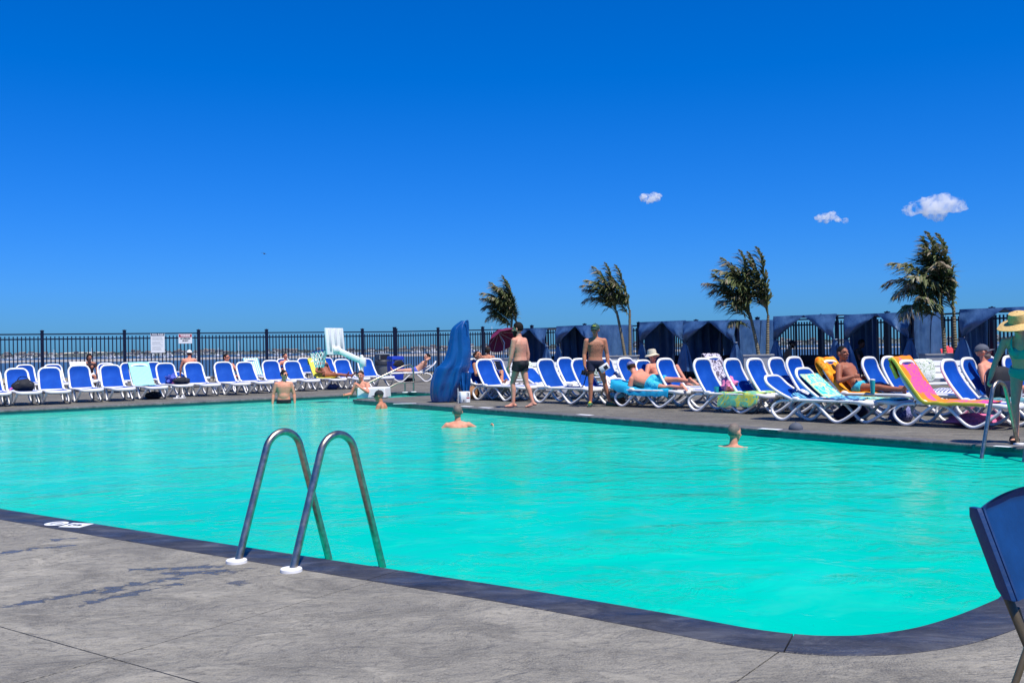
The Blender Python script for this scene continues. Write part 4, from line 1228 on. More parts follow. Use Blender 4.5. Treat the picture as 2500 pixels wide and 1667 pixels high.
fr_c = [(0, 0, 0.2, -0.10, 1.10, 0), (0, 1, -0.25, 0.0, 1.10, 0), (0, 2, 0.1, 0.10, 1.1, 0), (0, 2, 0.4, 0.2, 1.0, 0), (0, 3, 0.0, 0.18, 0.95, -.1), (0, 1, 0.6, 0.05, 0.95, 0), (0, 5, -0.2, 0.3, 1.0, 0), (0, 5, 0.3, 0.42, 0.8, -.2), (1, 0, 0.15, -0.05, 1.2, 0), (1, 0, -0.3, 0.0, 1.15, 0), (1, 4, 0.3, 0.05, 1.1, 0), (1, 1, -0.1, 0.1, 0.95, 0), (0, 4, -1.0, 0.0, 0.95, 0), (0, 3, 0.3, 0.5, 0.55, -.5)]
fr_d = [(0, 0, 0.1, -0.06, 1.15, 0), (0, 0, -0.4, -0.14, 1.1, 0), (0, 1, 0.2, 0.02, 1.05, 0), (0, 2, 0.0, 0.20, 1.15, 0), (0, 2, 0.3, 0.30, 0.95, 0), (0, 3, -0.1, 0.38, 0.95, -.1), (0, 3, 0.2, 0.60, 0.9, -.2), (0, 5, 0.1, 0.4, 0.8, 0), (1, 0, 0.0, -0.08, 1.15, 0), (1, 4, 0.4, 0.0, 1.0, 0), (1, 4, -0.6, -0.05, 0.95, 0), (1, 1, 0.1, 0.08, 0.95, 0), (0, 4, 1.2, 0.0, 1.0, 0), (0, 5, -0.4, 0.45, 0.65, -.4), (1, 5, 0.3, 0.2, 0.8, -.2)]
palm(1244, 44.5, [(-0.02, 0.15, 2.55), (0.20, 0.12, 2.45)], 'wind-blown palm behind the bearded standing man, leftmost of the four', fr_a, seed=1)
palm(1522, 39.6, [(0.05, -0.30, 2.65), (0.25, 0.02, 2.70)], 'thin two-stemmed palm right of the man in the green cap', fr_b, seed=2)
palm(1850, 34.2, [(0.02, -0.28, 2.35), (0.32, 0.05, 2.25)], 'tall wind-blown palm between the two pairs of navy cabanas, third from the left', fr_c, seed=3)
palm(2304, 30.2, [(0.02, -0.06, 2.35), (0.34, -0.02, 2.30)], 'wind-blown palm at the right with a drooping lower frond, above the red chairs', fr_d, seed=4)

# coral adirondack chairs beyond the right planter
def adirondack(px, py, dist, rz, lb):
    p = ground_at(px, dist); r = empty('deck_chair', (p.x, p.y, 0), rz, lb, 'chair', 'coral chairs behind the rightmost palm')
    for k in range(5):
        MB().box((0, 0.24 + 0.0, 0.72 - 0.02 * abs(k - 2)), (0.105, 0.025, 0.86 - 0.05 * abs(k - 2)), Matrix.Rotation(-0.35, 3, 'X')).build('back_slat', M['coral_plastic'], r, smooth=False, loc=((k - 2) * 0.115, 0, 0))
    for k in range(4):
        MB().box((0, -0.22 + k * 0.115, 0.36 - 0.025 * k), (0.56, 0.10, 0.024)).build('seat_slat', M['coral_plastic'], r, smooth=False)
    for s in (-1, 1):
        MB().box((s * 0.34, -0.02, 0.56), (0.13, 0.72, 0.026)).build('arm', M['coral_plastic'], r, smooth=False)
        MB().box((s * 0.32, -0.30, 0.28), (0.07, 0.09, 0.54)).build('leg', M['coral_plastic'], r, smooth=False)
        MB().box((s * 0.32, 0.16, 0.27), (0.07, 0.09, 0.52), Matrix.Rotation(0.3, 3, 'X')).build('leg', M['coral_plastic'], r, smooth=False)
    r.scale = (1.0, 1.0, 1.0); return r
adirondack(2302, 850, 32.2, 0.5, 'coral red chair behind the left trunk of the rightmost palm')
adirondack(2333, 850, 31.6, 0.3, 'coral red chair behind the right trunk of the rightmost palm')
# ================================================================== SUN LOUNGERS
# local axes: +x towards the foot end, y to the left of the sitter, origin on the deck under the middle
HINGE = V(-0.30, 0, 0.355); BACKL = 0.72
def wave_leg(s):
    ctl = [(-0.40, .345), (-0.58, .335), (-0.71, .255), (-0.72, .16), (-0.62, .06), (-0.50, .028), (-0.40, .07), (-0.28, .19), (-0.15, .30), (-0.02, .345),
           (0.12, .30), (0.26, .18), (0.39, .07), (0.50, .028), (0.62, .065), (0.76, .16), (0.87, .26), (0.86, .325), (0.74, .347), (0.55, .350)]
    P = [V(x, s * (0.275 + 0.075 * (1 - z / 0.36)), z) for x, z in ctl]
    mb = MB(); mb.tube(spline(P, 3), 0.024, 8, rb=0.030, up=(0, 1, 0), sq=0.35)
    return mb.mesh('leg', True, sharp=60)
def rr_path(x0, x1, w0, w1, r0, r1, n=5, bow=0.0):
    """rounded rectangle path in the xy plane, x0 head end, x1 foot end"""
    P = []
    for (cx, cy, r, a0) in [(x1 - r1, w1 - r1, r1, 0), (x0 + r0, w0 - r0, r0, 90), (x0 + r0, -w0 + r0, r0, 180), (x1 - r1, -w1 + r1, r1, 270)]:
        if a0 == 0:
            for k in range(5): P.append(V(x1 - r1 * 0 + bow * (1 - ((-1 + k * 0.5) ** 2)) , 0, 0)) if False else None
        for k in range(n + 1):
            a = R(a0 + 90 * k / n); P.append(V(cx + r * math.cos(a), cy + r * math.sin(a), 0))
    return P
def bowed(P, x1, w, bow):
    out = []
    for p in P:
        k = max(0, (p.x - (x1 - 0.25)) / 0.25)
        out.append(V(p.x + bow * k * (1 - (p.y / w) ** 2), p.y, p.z - 0.030 * k * k))
    return out
LM = {}
def lounger_meshes():
    w = M['white_plastic']
    LM['leg_l'] = wave_leg(1); LM['leg_r'] = wave_leg(-1)
    P = bowed(rr_path(-0.36, 0.98, 0.31, 0.29, 0.05, 0.12), 0.98, 0.29, 0.05)
    # subdivide foot end
    Q = []
    for i in range(len(P)):
        a, b = P[i], P[(i + 1) % len(P)]
        k = max(1, int((b - a).length / 0.08))
        for j in range(k): Q.append(a.lerp(b, j / k))
    Q = bowed([V(q.x, q.y, 0) for q in rr_dense(-0.36, 0.98, 0.31, 0.29, 0.05, 0.12)], 0.98, 0.29, 0.05)
    mb = MB(); mb.tube([q + V(0, 0, 0.362) for q in Q], [0.031 + 0.012 * max(0, (q.x - 0.7) / 0.3) for q in Q], 8, True, (0, 0, 1), rb=[0.024 + 0.020 * max(0, (q.x - 0.7) / 0.3) for q in Q], sq=0.3)
    # apron under the foot end
    LM['seat_frame'] = mb.mesh('seat_frame', True, sharp=60)
    rings = []
    for i in range(9):
        x = -0.34 + 1.26 * i / 8; hw = 0.295 - 0.02 * i / 8
        if i == 8: hw -= 0.05
        rings.append([V(x, -hw + 2 * hw * k / 6, 0.368 - 0.018 * math.sin(math.pi * k / 6) - 0.02 * max(0, (x - 0.7) / 0.25) ** 2) for k in range(7)])
    LM['seat_sling'] = two_sided(rings, 0.008, V(0, 0, 1)).mesh('seat_sling', True)
    # back rest, local to the hinge: x up the back, z normal
    Q = rr_dense(0.0, BACKL, 0.305, 0.285, 0.03, 0.13)
    Q = [V(q.x + 0.03 * max(0, (q.x - BACKL + 0.2) / 0.2) * (1 - (q.y / 0.285) ** 2), q.y, 0.03 * math.sin(math.pi * q.x / BACKL) - 0.05 * max(0, (q.x / BACKL - 0.75) / 0.25) ** 2) for q in Q]
    mb = MB(); mb.tube(Q, 0.028, 8, True, (0, 0, 1), rb=0.024, sq=0.3)
    LM['back_frame'] = mb.mesh('back_frame', True, sharp=60)
    rings = []
    for i in range(9):
        x = 0.02 + (BACKL - 0.03) * i / 8; hw = 0.288
        if i == 8: hw = 0.20
        if i == 7: hw = 0.268
        rings.append([V(x, -hw + 2 * hw * k / 6, 0.03 * math.sin(math.pi * x / BACKL) - 0.05 * max(0, (x / BACKL - 0.75) / 0.25) ** 2 - 0.016 * math.sin(math.pi * k / 6)) for k in range(7)])
    LM['back_sling'] = two_sided(rings, 0.008, V(0, 0, 1)).mesh('back_sling', True)
    mb = MB(); mb.ell((-0.27, 0, 0.375), (0.085, 0.04, 0.045), nu=12, nv=8); LM['hinge'] = mb.mesh('hinge', True)
    mb = MB(); mb.tube([V(0.0, -0.28, 0.335), V(0.0, 0.28, 0.335)], 0.018, 8); LM['crossbar'] = mb.mesh('crossbar', True)
    # stay that props the back
    for k, m in LM.items(): m.materials.append(M['sling'] if 'sling' in k else w)
def rr_dense(x0, x1, w0, w1, r0, r1):
    P = []
    def arc(cx, cy, r, a0):
        for k in range(7):
            a = R(a0 + 15 * k); P.append(V(cx + r * math.cos(a), cy + r * math.sin(a), 0))
    arc(x1 - r1, w1 - r1, r1, 0)
    for k in range(1, 8): P.append(V(x1 - r1 + (x0 + r0 - x1 + r1) * k / 8, w1 + (w0 - w1) * k / 8, 0))
    arc(x0 + r0, w0 - r0, r0, 90); arc(x0 + r0, -w0 + r0, r0, 180)
    for k in range(1, 8): P.append(V(x0 + r0 + (x1 - r1 - x0 - r0) * k / 8, -w0 + (w0 - w1) * k / 8, 0))
    arc(x1 - r1, -w1 + r1, r1, 270)
    for k in range(1, 5): P.append(V(x1, -(w1 - r1) + 2 * (w1 - r1) * k / 5, 0))
    return P
lounger_meshes()
proto_parts = [('seat_frame', 'seat_frame'), ('seat_sling', 'seat_sling'), ('leg', 'leg_l'), ('leg', 'leg_r'), ('back_frame', 'back_frame'), ('back_sling', 'back_sling'), ('hinge', 'hinge'), ('hinge', 'hinge'), ('crossbar', 'crossbar')]
def set_back(root, ang):
    for c in root.children:
        if c.data and c.data.name.startswith('back_'):
            c.location = HINGE; c.rotation_euler = (0, -(math.pi - R(ang)), 0)
            c.rotation_euler = (0, R(ang) - math.pi, 0)
def make_lounger():
    r = empty('sun_lounger', (0, 0, -50)); n = 0
    for nm, key in proto_parts:
        o = link(nm, LM[key], parent=r)
        if key == 'hinge': o.location = (0, 0.305 * (1 if n == 0 else -1), 0); n += 1
    return r
PROTO = None; GRP = {'l': 'white loungers with blue slings along the left pool edge', 'r': 'white loungers with blue slings along the right pool edge'}
def back_top(ang, f=1.0):
    a = R(ang); return V(HINGE.x - math.cos(a) * BACKL * f, 0, HINGE.z + math.sin(a) * BACKL * f)
def lounger(loc, rz, ang, lb, side):
    global PROTO
    if PROTO is None: PROTO = make_lounger(); r = PROTO
    else: r = copy_tree(PROTO)
    r.location = (loc.x, loc.y, 0); r.rotation_euler = (0, 0, rz); set_back(r, ang)
    tag(r, lb, 'sun lounger', GRP[side]); r['ang'] = ang
    return r
def rotz(v, a): return V(v.x * math.cos(a) - v.y * math.sin(a), v.x * math.sin(a) + v.y * math.cos(a), v.z)
def by_foot(px, py, rz, local=(0.50, -0.345)):
    g_ = G(px, py); return g_ - rotz(V(local[0], local[1], 0), rz)
def by_top(px, py, rz, ang):
    t = back_top(ang); g_ = G(px, py, t.z + 0.02); return V(g_.x, g_.y, 0) - rotz(V(t.x, 0, 0), rz)
def by_depth(px, Z, rz, ang):
    t = back_top(ang); return ground_at(px, Z) - rotz(V(t.x, 0, 0), rz)
RZL = R(-55); JIT = random.Random(17)
L = {}
for key, px, py, lb in [
    ('F0', -48, 993, 'lounger cut by the left picture edge in the front left row'), ('F1', 28, 990, 'front left lounger with the black bag on its seat'),
    ('F2', 104, 987, 'empty front left lounger directly right of the black bag'), ('F3', 185, 982, 'front left lounger in front of the person in the dark shirt'),
    ('F4', 260, 980, 'front left lounger between the dark-shirted person and the mint towel'), ('F5', 345, 975, 'front left lounger covered with the mint striped towel'),
    ('F6', 410, 969, 'front left lounger with a violet cloth and a black bag'), ('F7', 477, 968, 'front left lounger in front of the man in the white cap'),
    ('F8', 547, 965, 'front left lounger beside the reclining man in sunglasses'), ('F9', 606, 961, 'front left lounger left of the striped aqua towel behind it'),
    ('F10', 664, 957.5, 'front left lounger to the left of the man standing in the water'), ('F11', 722, 954.5, 'front left lounger whose back rises behind the man standing in the water'),
    ('F12', 787, 951.5, 'front left lounger with the woman and her yellow towel'), ('F13', 846, 950, 'front left lounger below the basketball net'),
    ('F14', 908, 946.5, 'front left lounger behind the white pole of the basketball hoop')]:
    jr = RZL + R(JIT.uniform(-3.0, 3.0)); L[key] = lounger(by_foot(px + JIT.uniform(-3, 3), py + JIT.uniform(-.6, .6), jr), jr, 52 + JIT.uniform(-3.5, 3.5), 'white ' + lb, 'l')
for key, px, py, rz, ang, lb in [
    ('R1', 60, 893.5, RZL, 52, 'back row left lounger peeping out behind the black bag lounger'), ('R2', 128, 892.5, RZL, 52, 'back row left lounger right of the first fence post'),
    ('R3', 190, 891, RZL, 50, 'back row lounger with a pale towel over its back beside the dark-shirted person'), ('R4', 258, 890, RZL, 52, 'back row left lounger right of the dark-shirted person'),
    ('R5', 313, 888.5, RZL, 52, 'back row left lounger under the second fence post'), ('R6', 372, 886.5, RZL, 52, 'back row left lounger behind the violet cloth'),
    ('R8', 612, 881, RZL, 52, 'back row lounger with the striped aqua towel over its back'), ('R9', 690, 878, RZL, 52, 'back row left lounger hidden behind the one above the wading man'),
    ('R10', 740, 876.5, RZL, 52, 'back row left lounger behind the yellow towel'), ('R11', 795, 875.5, RZL, 52, 'back row left lounger behind the basketball net')]:
    L[key] = lounger(by_top(px, py, rz, ang), rz, ang, 'white ' + lb, 'l')
RZR = R(-47)
for key, px, py, rz, ang, lb in [
    ('RA', 1259, 976, RZR, 58, 'lounger with the veined white towel next to the bearded standing man'), ('RB', 1394, 987.5, RZR, 58, 'empty front lounger left of the man in the green cap'),
    ('RC', 1609, 997, RZR, 14, 'lounger under the man in turquoise shorts lying on his front'), ('RD', 1808, 1010, RZR, 60, 'front lounger with the tie-dye towel'),
    ('RE', 2043, 1034, RZR, 28, 'front lounger with its back set low, above the dark grey cap'), ('RF', 2375, 1048, RZR, 56, 'front lounger draped with the orange and pink flowered towel')]:
    L[key] = lounger(by_foot(px, py, rz), rz, ang, 'white ' + lb, 'r')
for key, px, py, rz, ang, lb in [
    ('SA', 1152, 26.9, RZR, 58, 'lounger under the person reading behind the blue tarp'), ('SB', 1180, 881, RZR, 58, 'lounger in front of the head with the dark cap'),
    ('SC', 1285, 26.4, RZR, 30, 'low-backed lounger behind the legs of the bearded standing man'), ('SD', 1376, 877, RZR, 58, 'lounger just behind the empty front one near the green-capped man'),
    ('SE', 1412, 880, RZR, 58, 'lounger hidden behind the torso of the man in the green cap'), ('SF', 1472, 879, RZR, 58, 'lounger with a white towel right of the man in the green cap'),
    ('SG', 1523, 878, RZR, 58, 'lounger behind the blue patterned cap of the prone man'), ('SH', 1566, 884, RZR, 50, 'lounger under the man in the straw hat and sunglasses'),
    ('SI', 1620, 880, RZR, 58, 'lounger above the raised knees of the man in the straw hat'), ('SJ', 1739, 876, RZR, 58, 'lounger with the grey scrawled cloth over its back'),
    ('SK', 1783, 881, RZR, 58, 'lounger right of the grey scrawled cloth'), ('SL', 1838, 880.5, RZR, 58, 'lounger in front of the third palm planter'),
    ('SM', 1890, 878.5, RZR, 58, 'lounger left of the seated person in the cabana shade'), ('SN', 1934, 876.5, RZR, 60, 'lounger directly in front of the cabana shade sitter'),
    ('SO', 1957, 905, RZR, 40, 'lounger with the aqua palm print towel'), ('SP', 2022, 886, RZR, 50, 'lounger under the man on the orange towel'),
    ('SQ', 2117, 877.5, RZR, 58, 'lounger right of the feet of the man on the orange towel'), ('SR', 2165, 876, RZR, 60, 'lounger half hidden behind the flowered towel'),
    ('SS', 2310, 884, RZR, 56, 'lounger in front of the leaf print cushion'), ('ST', 2357, 880, RZR, 56, 'lounger behind the dark cap of the man in sunglasses'),
    ('SU', 2407, 876.5, RZR, 58, 'lounger just right of the profile of the man in sunglasses'), ('SV', 2458, 875.5, RZR, 58, 'lounger showing between the arm and the body of the woman in the straw hat')]:
    L[key] = lounger(by_top(px, py, rz, ang) if py > 100 else by_depth(px, py, rz, ang), rz, ang, 'white ' + lb, 'r')
# low lounger of the man with arms behind his head (faces left in view)
RZ9 = R(188)
L['N9'] = lounger(G(1006, 933) - rotz(V(0.05, 0.34, 0), RZ9), RZ9, 32, 'white lounger beside the blue recycling bin under the sunbather with folded arms', 'l')

# ------------------------------------------------------------------ towels and cloths
def lounger_profile(ang):
    a = R(ang); P = [V(-0.30 - math.cos(a) * BACKL * t, 0, 0.375 + math.sin(a) * BACKL * t) for t in (1.10, 0.75, 0.5, 0.25)]
    nrm = V(math.sin(a), 0, math.cos(a)) * 0.035
    P = [p + nrm for p in P]
    P += [V(-0.24, 0, 0.40), V(0.0, 0, 0.393), V(0.3, 0, 0.393), V(0.6, 0, 0.393), V(0.9, 0, 0.39), V(1.03, 0, 0.37)]
    return P
def towel(key, name, mat, lb, t0, t1, w=0.33, over=0.0, hang=0.06, wr=0.012, seed=0, hem=None, shift=0.0, skew=0.0, mat2=None, group='towels on the loungers'):
    """cloth laid along a lounger: t0..t1 along its profile (0 = back top, 1 = foot end); over = length folded over the back"""
    r = L[key]; P = spline(lounger_profile(r['ang']), 8)
    acc_ = [0.0]
    for a, b in zip(P, P[1:]): acc_.append(acc_[-1] + (b - a).length)
    tot = acc_[-1]
    def at(s):
        s = max(0, min(tot, s))
        for i in range(len(P) - 1):
            if s <= acc_[i + 1]: return P[i].lerp(P[i + 1], (s - acc_[i]) / max(1e-6, acc_[i + 1] - acc_[i]))
        return P[-1]
    prof_ = []
    if over > 0:
        top = at(0.0); d = (at(0.02) - at(0.0)).normalized(); n = V(-d.z, 0, d.x)
        if n.z < 0: n = -n
        for k in (4, 3, 2, 1): prof_.append(top - d * 0.03 - n * 0.075 + d * (over * k / 4) - n * 0.012 * k)
        prof_ += [top - d * 0.05 - n * 0.05, top - d * 0.045 - n * 0.01]
    ns = max(8, int((t1 - t0) * tot / 0.05))
    for i in range(ns + 1): prof_.append(at((t0 + (t1 - t0) * i / ns) * tot))
    rg = random.Random(seed); rings = []; nw = 16; m = len(prof_)
    for i, p in enumerate(prof_):
        row = []; u = i / (m - 1)
        for k in range(nw + 1):
            y = -w + 2 * w * k / nw + shift + skew * (u - 0.5)
            ed = abs(2 * k / nw - 1)
            z = p.z + wr * noise.noise(V(p.x * 5 + seed, y * 6, p.z * 5)) + wr * 0.6 * abs(noise.noise(V(p.x * 13, y * 12 + seed, 3)))
            dz = 0.0; lim = 0.315
            if abs(y) > lim:
                ex = abs(y) - lim; dz = ex * 1.0; yy = math.copysign(lim + ex * 0.25 + 0.012 * noise.noise(V(p.x * 9, seed, 0)), y); 
            else: yy = y
            row.append(V(p.x + (0.02 * noise.noise(V(k * .5, seed, u * 3)) if i in (0, m - 1) else 0), yy, z - dz * (1 + 0.5 * noise.noise(V(p.x * 4 + seed, 1, k)))))
        rings.append(row)
    mb = two_sided(rings, 0.014, V(0, 0, 1))
    o = mb.build(name, mat, smooth=True, sharp=70, loc=r.location, rot=r.rotation_euler)
    if hem is not None:
        hm = MB(); s_ = -1 if hem[1] == 'r' else 1; k0 = 0 if s_ < 0 else nw
        path = [rg_[k0] + V(0, s_ * 0.012, -0.004) for rg_ in rings]
        hm.tube(path, 0.018, 6, rb=0.030, up=(0, 0, 1)); hm.build('hem', hem[0], o)
    return tag(o, lb, 'towel', group)
towel('F5', 'towel', M['mint_towel'], 'mint green ribbed towel over the back of a front left lounger', 0.0, 0.46, 0.30, over=0.25, seed=1)
towel('R8', 'towel', M['aqua_stripe'], 'white and aqua striped towel hung over a back row lounger', 0.0, 0.40, 0.30, over=0.25, seed=2)
towel('R3', 'towel', M['white_cloth'], 'pale towel folded over a lounger beside the dark-shirted person', 0.0, 0.25, 0.28, over=0.2, seed=3)
towel('F12', 'towel', M['yellow_cloth'], 'yellow towel under the sunbathing woman on the left', 0.0, 0.72, 0.33, over=0.15, seed=4)
towel('RC', 'towel', M['turq_cloth'], 'bright turquoise towel under the prone man, hanging over the side', 0.10, 0.86, 0.46, wr=0.03, seed=5)
towel('RD', 'towel', M['tie_dye'], 'green yellow and blue tie-dye towel across the lounger seat', 0.50, 0.93, 0.50, wr=0.03, seed=6, shift=-0.07)
towel('RE', 'towel', M['blue_stripe'], 'navy and aqua striped towel crumpled on the low-backed lounger', 0.34, 0.92, 0.33, wr=0.045, seed=7)
towel('SO', 'towel', M['palm_print'], 'aqua and yellow palm print towel down a lounger back', 0.10, 0.95, 0.30, wr=0.012, seed=8, shift=0.02)
towel('SP', 'towel', M['orange_towel'], 'orange towel under the tanned man, wrapped over the lounger back', 0.0, 0.66, 0.40, over=0.3, wr=0.02, seed=9)
towel('RF', 'towel', M['flower_towel'], 'orange towel with a big pink flower and yellow hem on the front right lounger', 0.0, 0.83, 0.335, over=0.30, hem=(M['yellow_cloth'], 'r'), wr=0.012, seed=10)
towel('SS', 'towel', M['teal_print'], 'dark teal patterned towel on the seat beyond the flowered towel', 0.46, 0.96, 0.36, wr=0.03, seed=11)
towel('SJ', 'cloth', M['scrawl_cloth'], 'grey cloth with white scrawls thrown over a lounger back', 0.0, 0.42, 0.32, over=0.3, wr=0.025, seed=12)
towel('SF', 'towel', M['white_cloth'], 'white towel on the lounger right of the man in the green cap', 0.26, 0.60, 0.34, wr=0.04, seed=13)
towel('SD', 'towel', M['pale_aqua_cloth'], 'pale aqua towel on the lounger seat left of the green-capped man', 0.48, 0.70, 0.32, wr=0.04, seed=14)
towel('SC', 'towel', M['white_cloth'], 'white towel lying behind the knees of the bearded standing man', 0.40, 0.98, 0.50, wr=0.05, seed=15)
towel('RA', 'towel', M['vein_towel'], 'white towel with black veins hanging from a lounger to the deck', 0.34, 0.60, 0.42, wr=0.03, seed=16, shift=-0.08)
towel('N9', 'towel', M['white_cloth'], 'white towel under the sunbather with folded arms', 0.15, 0.7, 0.30, seed=17)
# hanging corner of the veined towel that reaches the deck
def drape(P0, P1, D0, D1, mat, lb, seed, name='towel', fold=3):
    n = (P1 - P0).cross(V(0, 0, 1)).normalized()
    rings = fold_sheet(P0, P1, D0, D1, 16, 10, fold, 0.05, n, seed)
    o = two_sided(rings, 0.012, n).build(name, mat); return o
def lw(key, x, y, z): return Matrix.Translation(L[key].location) @ Matrix.Rotation(L[key].rotation_euler[2], 4, 'Z') @ V(x, y, z)
o = drape(lw('RA', -0.30, -0.345, 0.40), lw('RA', 0.12, -0.345, 0.39), lw('RA', -0.62, -0.46, 0.015), lw('RA', -0.18, -0.42, 0.03), M['vein_towel'], '', 4)
tag(o, 'trailing end of a black-veined white wrap touching the deck by the tote bag', 'towel', 'towels on the loungers')

def crumple(name, c, size, mat, lb, cat, seed, rz=0.0, amp=0.35, freq=2.2, group=None, nu=26, nv=16, sharp=60):
    mb = MB(); mb.ell((0, 0, 0), (1, 1, 1), nu=nu, nv=nv)
    for i, p in enumerate(mb.v):
        q = p * (1 + amp * (noise.noise(p * freq + V(seed, 0, 0))) - amp * 0.7 * abs(noise.noise(p * freq * 2.1 + V(0, seed, 0))))
        q = V(q.x * size[0] / 2, q.y * size[1] / 2, q.z * size[2] / 2)
        if q.z < -size[2] * 0.38: q.z = -size[2] * 0.38
        mb.v[i] = q + V(0, 0, size[2] * 0.38)
    o = mb.build(name, mat, loc=c, rot=(0, 0, rz), sharp=sharp); return tag(o, lb, cat, group)
SEATZ = 0.372
crumple('pink_wrap', lw('RD', -0.02, 0.06, SEATZ), (0.34, 0.36, 0.34), M['pink_print'], 'pink patterned wrap bundled on the tie-dye towel lounger', 'cloth', 5, amp=0.5)
crumple('dark_bundle', lw('RD', 0.10, 0.95, 0.40), (0.40, 0.34, 0.30), M['navy_print'], 'navy bundle of clothes behind the pink wrap', 'cloth', 6)
crumple('violet_cloth', lw('F6', -0.12, 0.02, SEATZ), (0.36, 0.42, 0.34), M['periwinkle_cloth'], 'violet blue cloth heaped on a front left lounger', 'cloth', 8, amp=0.6)
crumple('pink_pouch', lw('F6', 0.20, 0.05, SEATZ), (0.28, 0.20, 0.10), M['pink_cloth'], 'pink and white pouch beside the violet cloth', 'pouch', 3)
def duffel(name, c, rz, size, mat, lb, strap=True):
    r = crumple(name, c, size, mat, lb, 'bag', len(lb) * 7 % 50, rz, 0.22, 1.6)
    if strap:
        P = spline([V(-size[0] * .32, 0, size[2] * .62), V(-size[0] * .15, 0.02, size[2] * 1.02), V(size[0] * .15, -0.02, size[2] * 1.0), V(size[0] * .32, 0, size[2] * .60)], 6)
        mb = MB(); mb.tube(P, 0.014, 6, rb=0.005); mb.build('strap', M['black_rubber'], r)
    mb = MB(); mb.tube(spline([V(-size[0] * .35, -size[1] * .30, size[2] * .55), V(0, -size[1] * .36, size[2] * .66), V(size[0] * .35, -size[1] * .28, size[2] * .55)], 6), 0.006, 5); mb.build('zip', M['grey_plastic'], r)
    return r
duffel('bag', lw('F1', 0.28, -0.02, SEATZ), RZL + 1.4, (0.56, 0.40, 0.36), M['black_cloth'], 'black duffel bag standing on the front left lounger near the picture edge')
duffel('bag', lw('F6', 0.42, 0.12, SEATZ), RZL + 1.3, (0.50, 0.34, 0.24), M['black_cloth'], 'black shoulder bag lying beside the violet cloth')
duffel('bag', lw('F12', 0.25, 0.1, 0.0), 0.4, (0.42, 0.3, 0.22), M['navy_print'], 'dark patterned bag on the deck under the sunbathing woman', False)
duffel('bag', lw('F5', 0.3, 0.1, 0.0), 0.2, (0.5, 0.32, 0.24), M['black_cloth'], 'black bag on the deck under the mint towel lounger', False)
duffel('bag', lw('N9', 0.15, 0.0, 0.0), 0.2, (0.5, 0.32, 0.2), M['black_cloth'], 'black bag under the lounger beside the recycling bin', False)
c = G(1152, 973); duffel('tote_bag', V(c.x, c.y, 0), 0.6, (0.44, 0.30, 0.36), M['brown_bag'], 'brown tote bag on the deck right of the lift box')
c = lw('RE', 0.35, 0.45, 0); duffel('bag', V(c.x, c.y, 0), 0.6, (0.8, 0.4, 0.34), M['navy_cloth'], 'navy bag stowed under the low-backed lounger')
c = lw('RF', -1.0, 0.5, 0); duffel('beach_bag', V(c.x, c.y, 0), 0.6, (0.55, 0.3, 0.30), M['navy_print'], 'navy bag with white dots on the deck left of the flowered towel lounger')
c = lw('RF', 0.25, 0.35, 0); crumple('folded_cloth', V(c.x, c.y, 0.0), (0.9, 0.45, 0.22), M['pink_cloth'], 'reddish cloth heaped under the flowered towel lounger', 'cloth', 12)
c = lw('RD', 0.9, 0.3, 0); crumple('white_cloth', V(c.x, c.y, 0.0), (0.22, 0.16, 0.10), M['white_cloth'], 'small white cloth on the deck right of the tie-dye towel', 'cloth', 14)
# straw bag with a pale towel on top, on the deck
c = G(1507, 990); r = crumple('straw_bag', V(c.x, c.y, 0), (0.40, 0.30, 0.24), M['brown_bag'], 'brown woven bag topped with a pale blue towel on the deck', 'bag', 21)
crumple('towel_roll', V(c.x, c.y, 0.17), (0.40, 0.26, 0.14), M['pale_aqua_cloth'], 'pale blue towel rolled on top of the woven bag', 'towel', 22, amp=0.3)
# backpack in front of the man with the dark cap
c = ground_at(2438, 16.0) + V(0, 0, 0.40)
r = empty('backpack', c, RZR + 1.2, 'black and grey backpack in front of the man in sunglasses', 'backpack')
mb = MB(); rings = []
for t, w_, d_ in [(0, .17, .11), (.08, .20, .14), (.45, .205, .15), (.78, .195, .14), (.93, .15, .11), (1, .08, .06)]:
    rings.append([V(w_ * math.copysign(abs(math.cos(a)) ** .6, math.cos(a)), d_ * math.copysign(abs(math.sin(a)) ** .6, math.sin(a)), t * 0.50) for a in [2 * math.pi * k / 18 for k in range(18)]])
mb.loft(rings); mb.build('body', M['black_cloth'], r)
MB().box((0, -0.15, 0.16), (0.26, 0.06, 0.22)).build('front_pocket', M['navy_cloth'], r, bev=0.025, seg=2)
for s in (-1, 1):
    mb = MB(); mb.tube(spline([V(s * .09, .12, .46), V(s * .10, .19, .36), V(s * .12, .17, .18), V(s * .14, .10, .05)], 6), 0.022, 6, rb=0.007); mb.build('strap', M['grey_plastic'], r)
mb = MB(); mb.tube(spline([V(-.04, .04, .49), V(0, .04, .545), V(.04, .04, .49)], 5), 0.009, 6); mb.build('handle', M['black_rubber'], r)
# cups, cans, bottle, shoes, caps
def cup(name, c, h, r0, r1, mat, lb, lid=None):
    mb = MB(); mb.lathe([(r0, 0), (r0 * 1.02, 0.004), (r1, h), (r1 * 0.93, h), (r0 * 0.9, 0.012)], 16)
    o = mb.build(name, mat, loc=c); tag(o, lb, 'cup')
    if lid: mb = MB(); mb.lathe([(r1 * 1.04, h - 0.004), (r1 * 1.04, h + 0.012), (r1 * 0.4, h + 0.022)], 16); mb.build('lid', lid, o)
    return o
cup('tumbler', lw('SP', 0.30, -0.33, 0.385), 0.24, 0.038, 0.048, M['teal_cup'], 'tall teal tumbler beside the man on the orange towel', M['white_plastic'])
cup('mug', lw('RD', -0.18, -0.15, SEATZ), 0.12, 0.042, 0.05, M['teal_cup'], 'short teal mug beside the pink wrap')
cup('can', lw('SS', 0.30, 0.35, 0.39), 0.20, 0.034, 0.034, M['trim_white'], 'grey and black can on the lounger next to the backpack', M['black_rubber'])
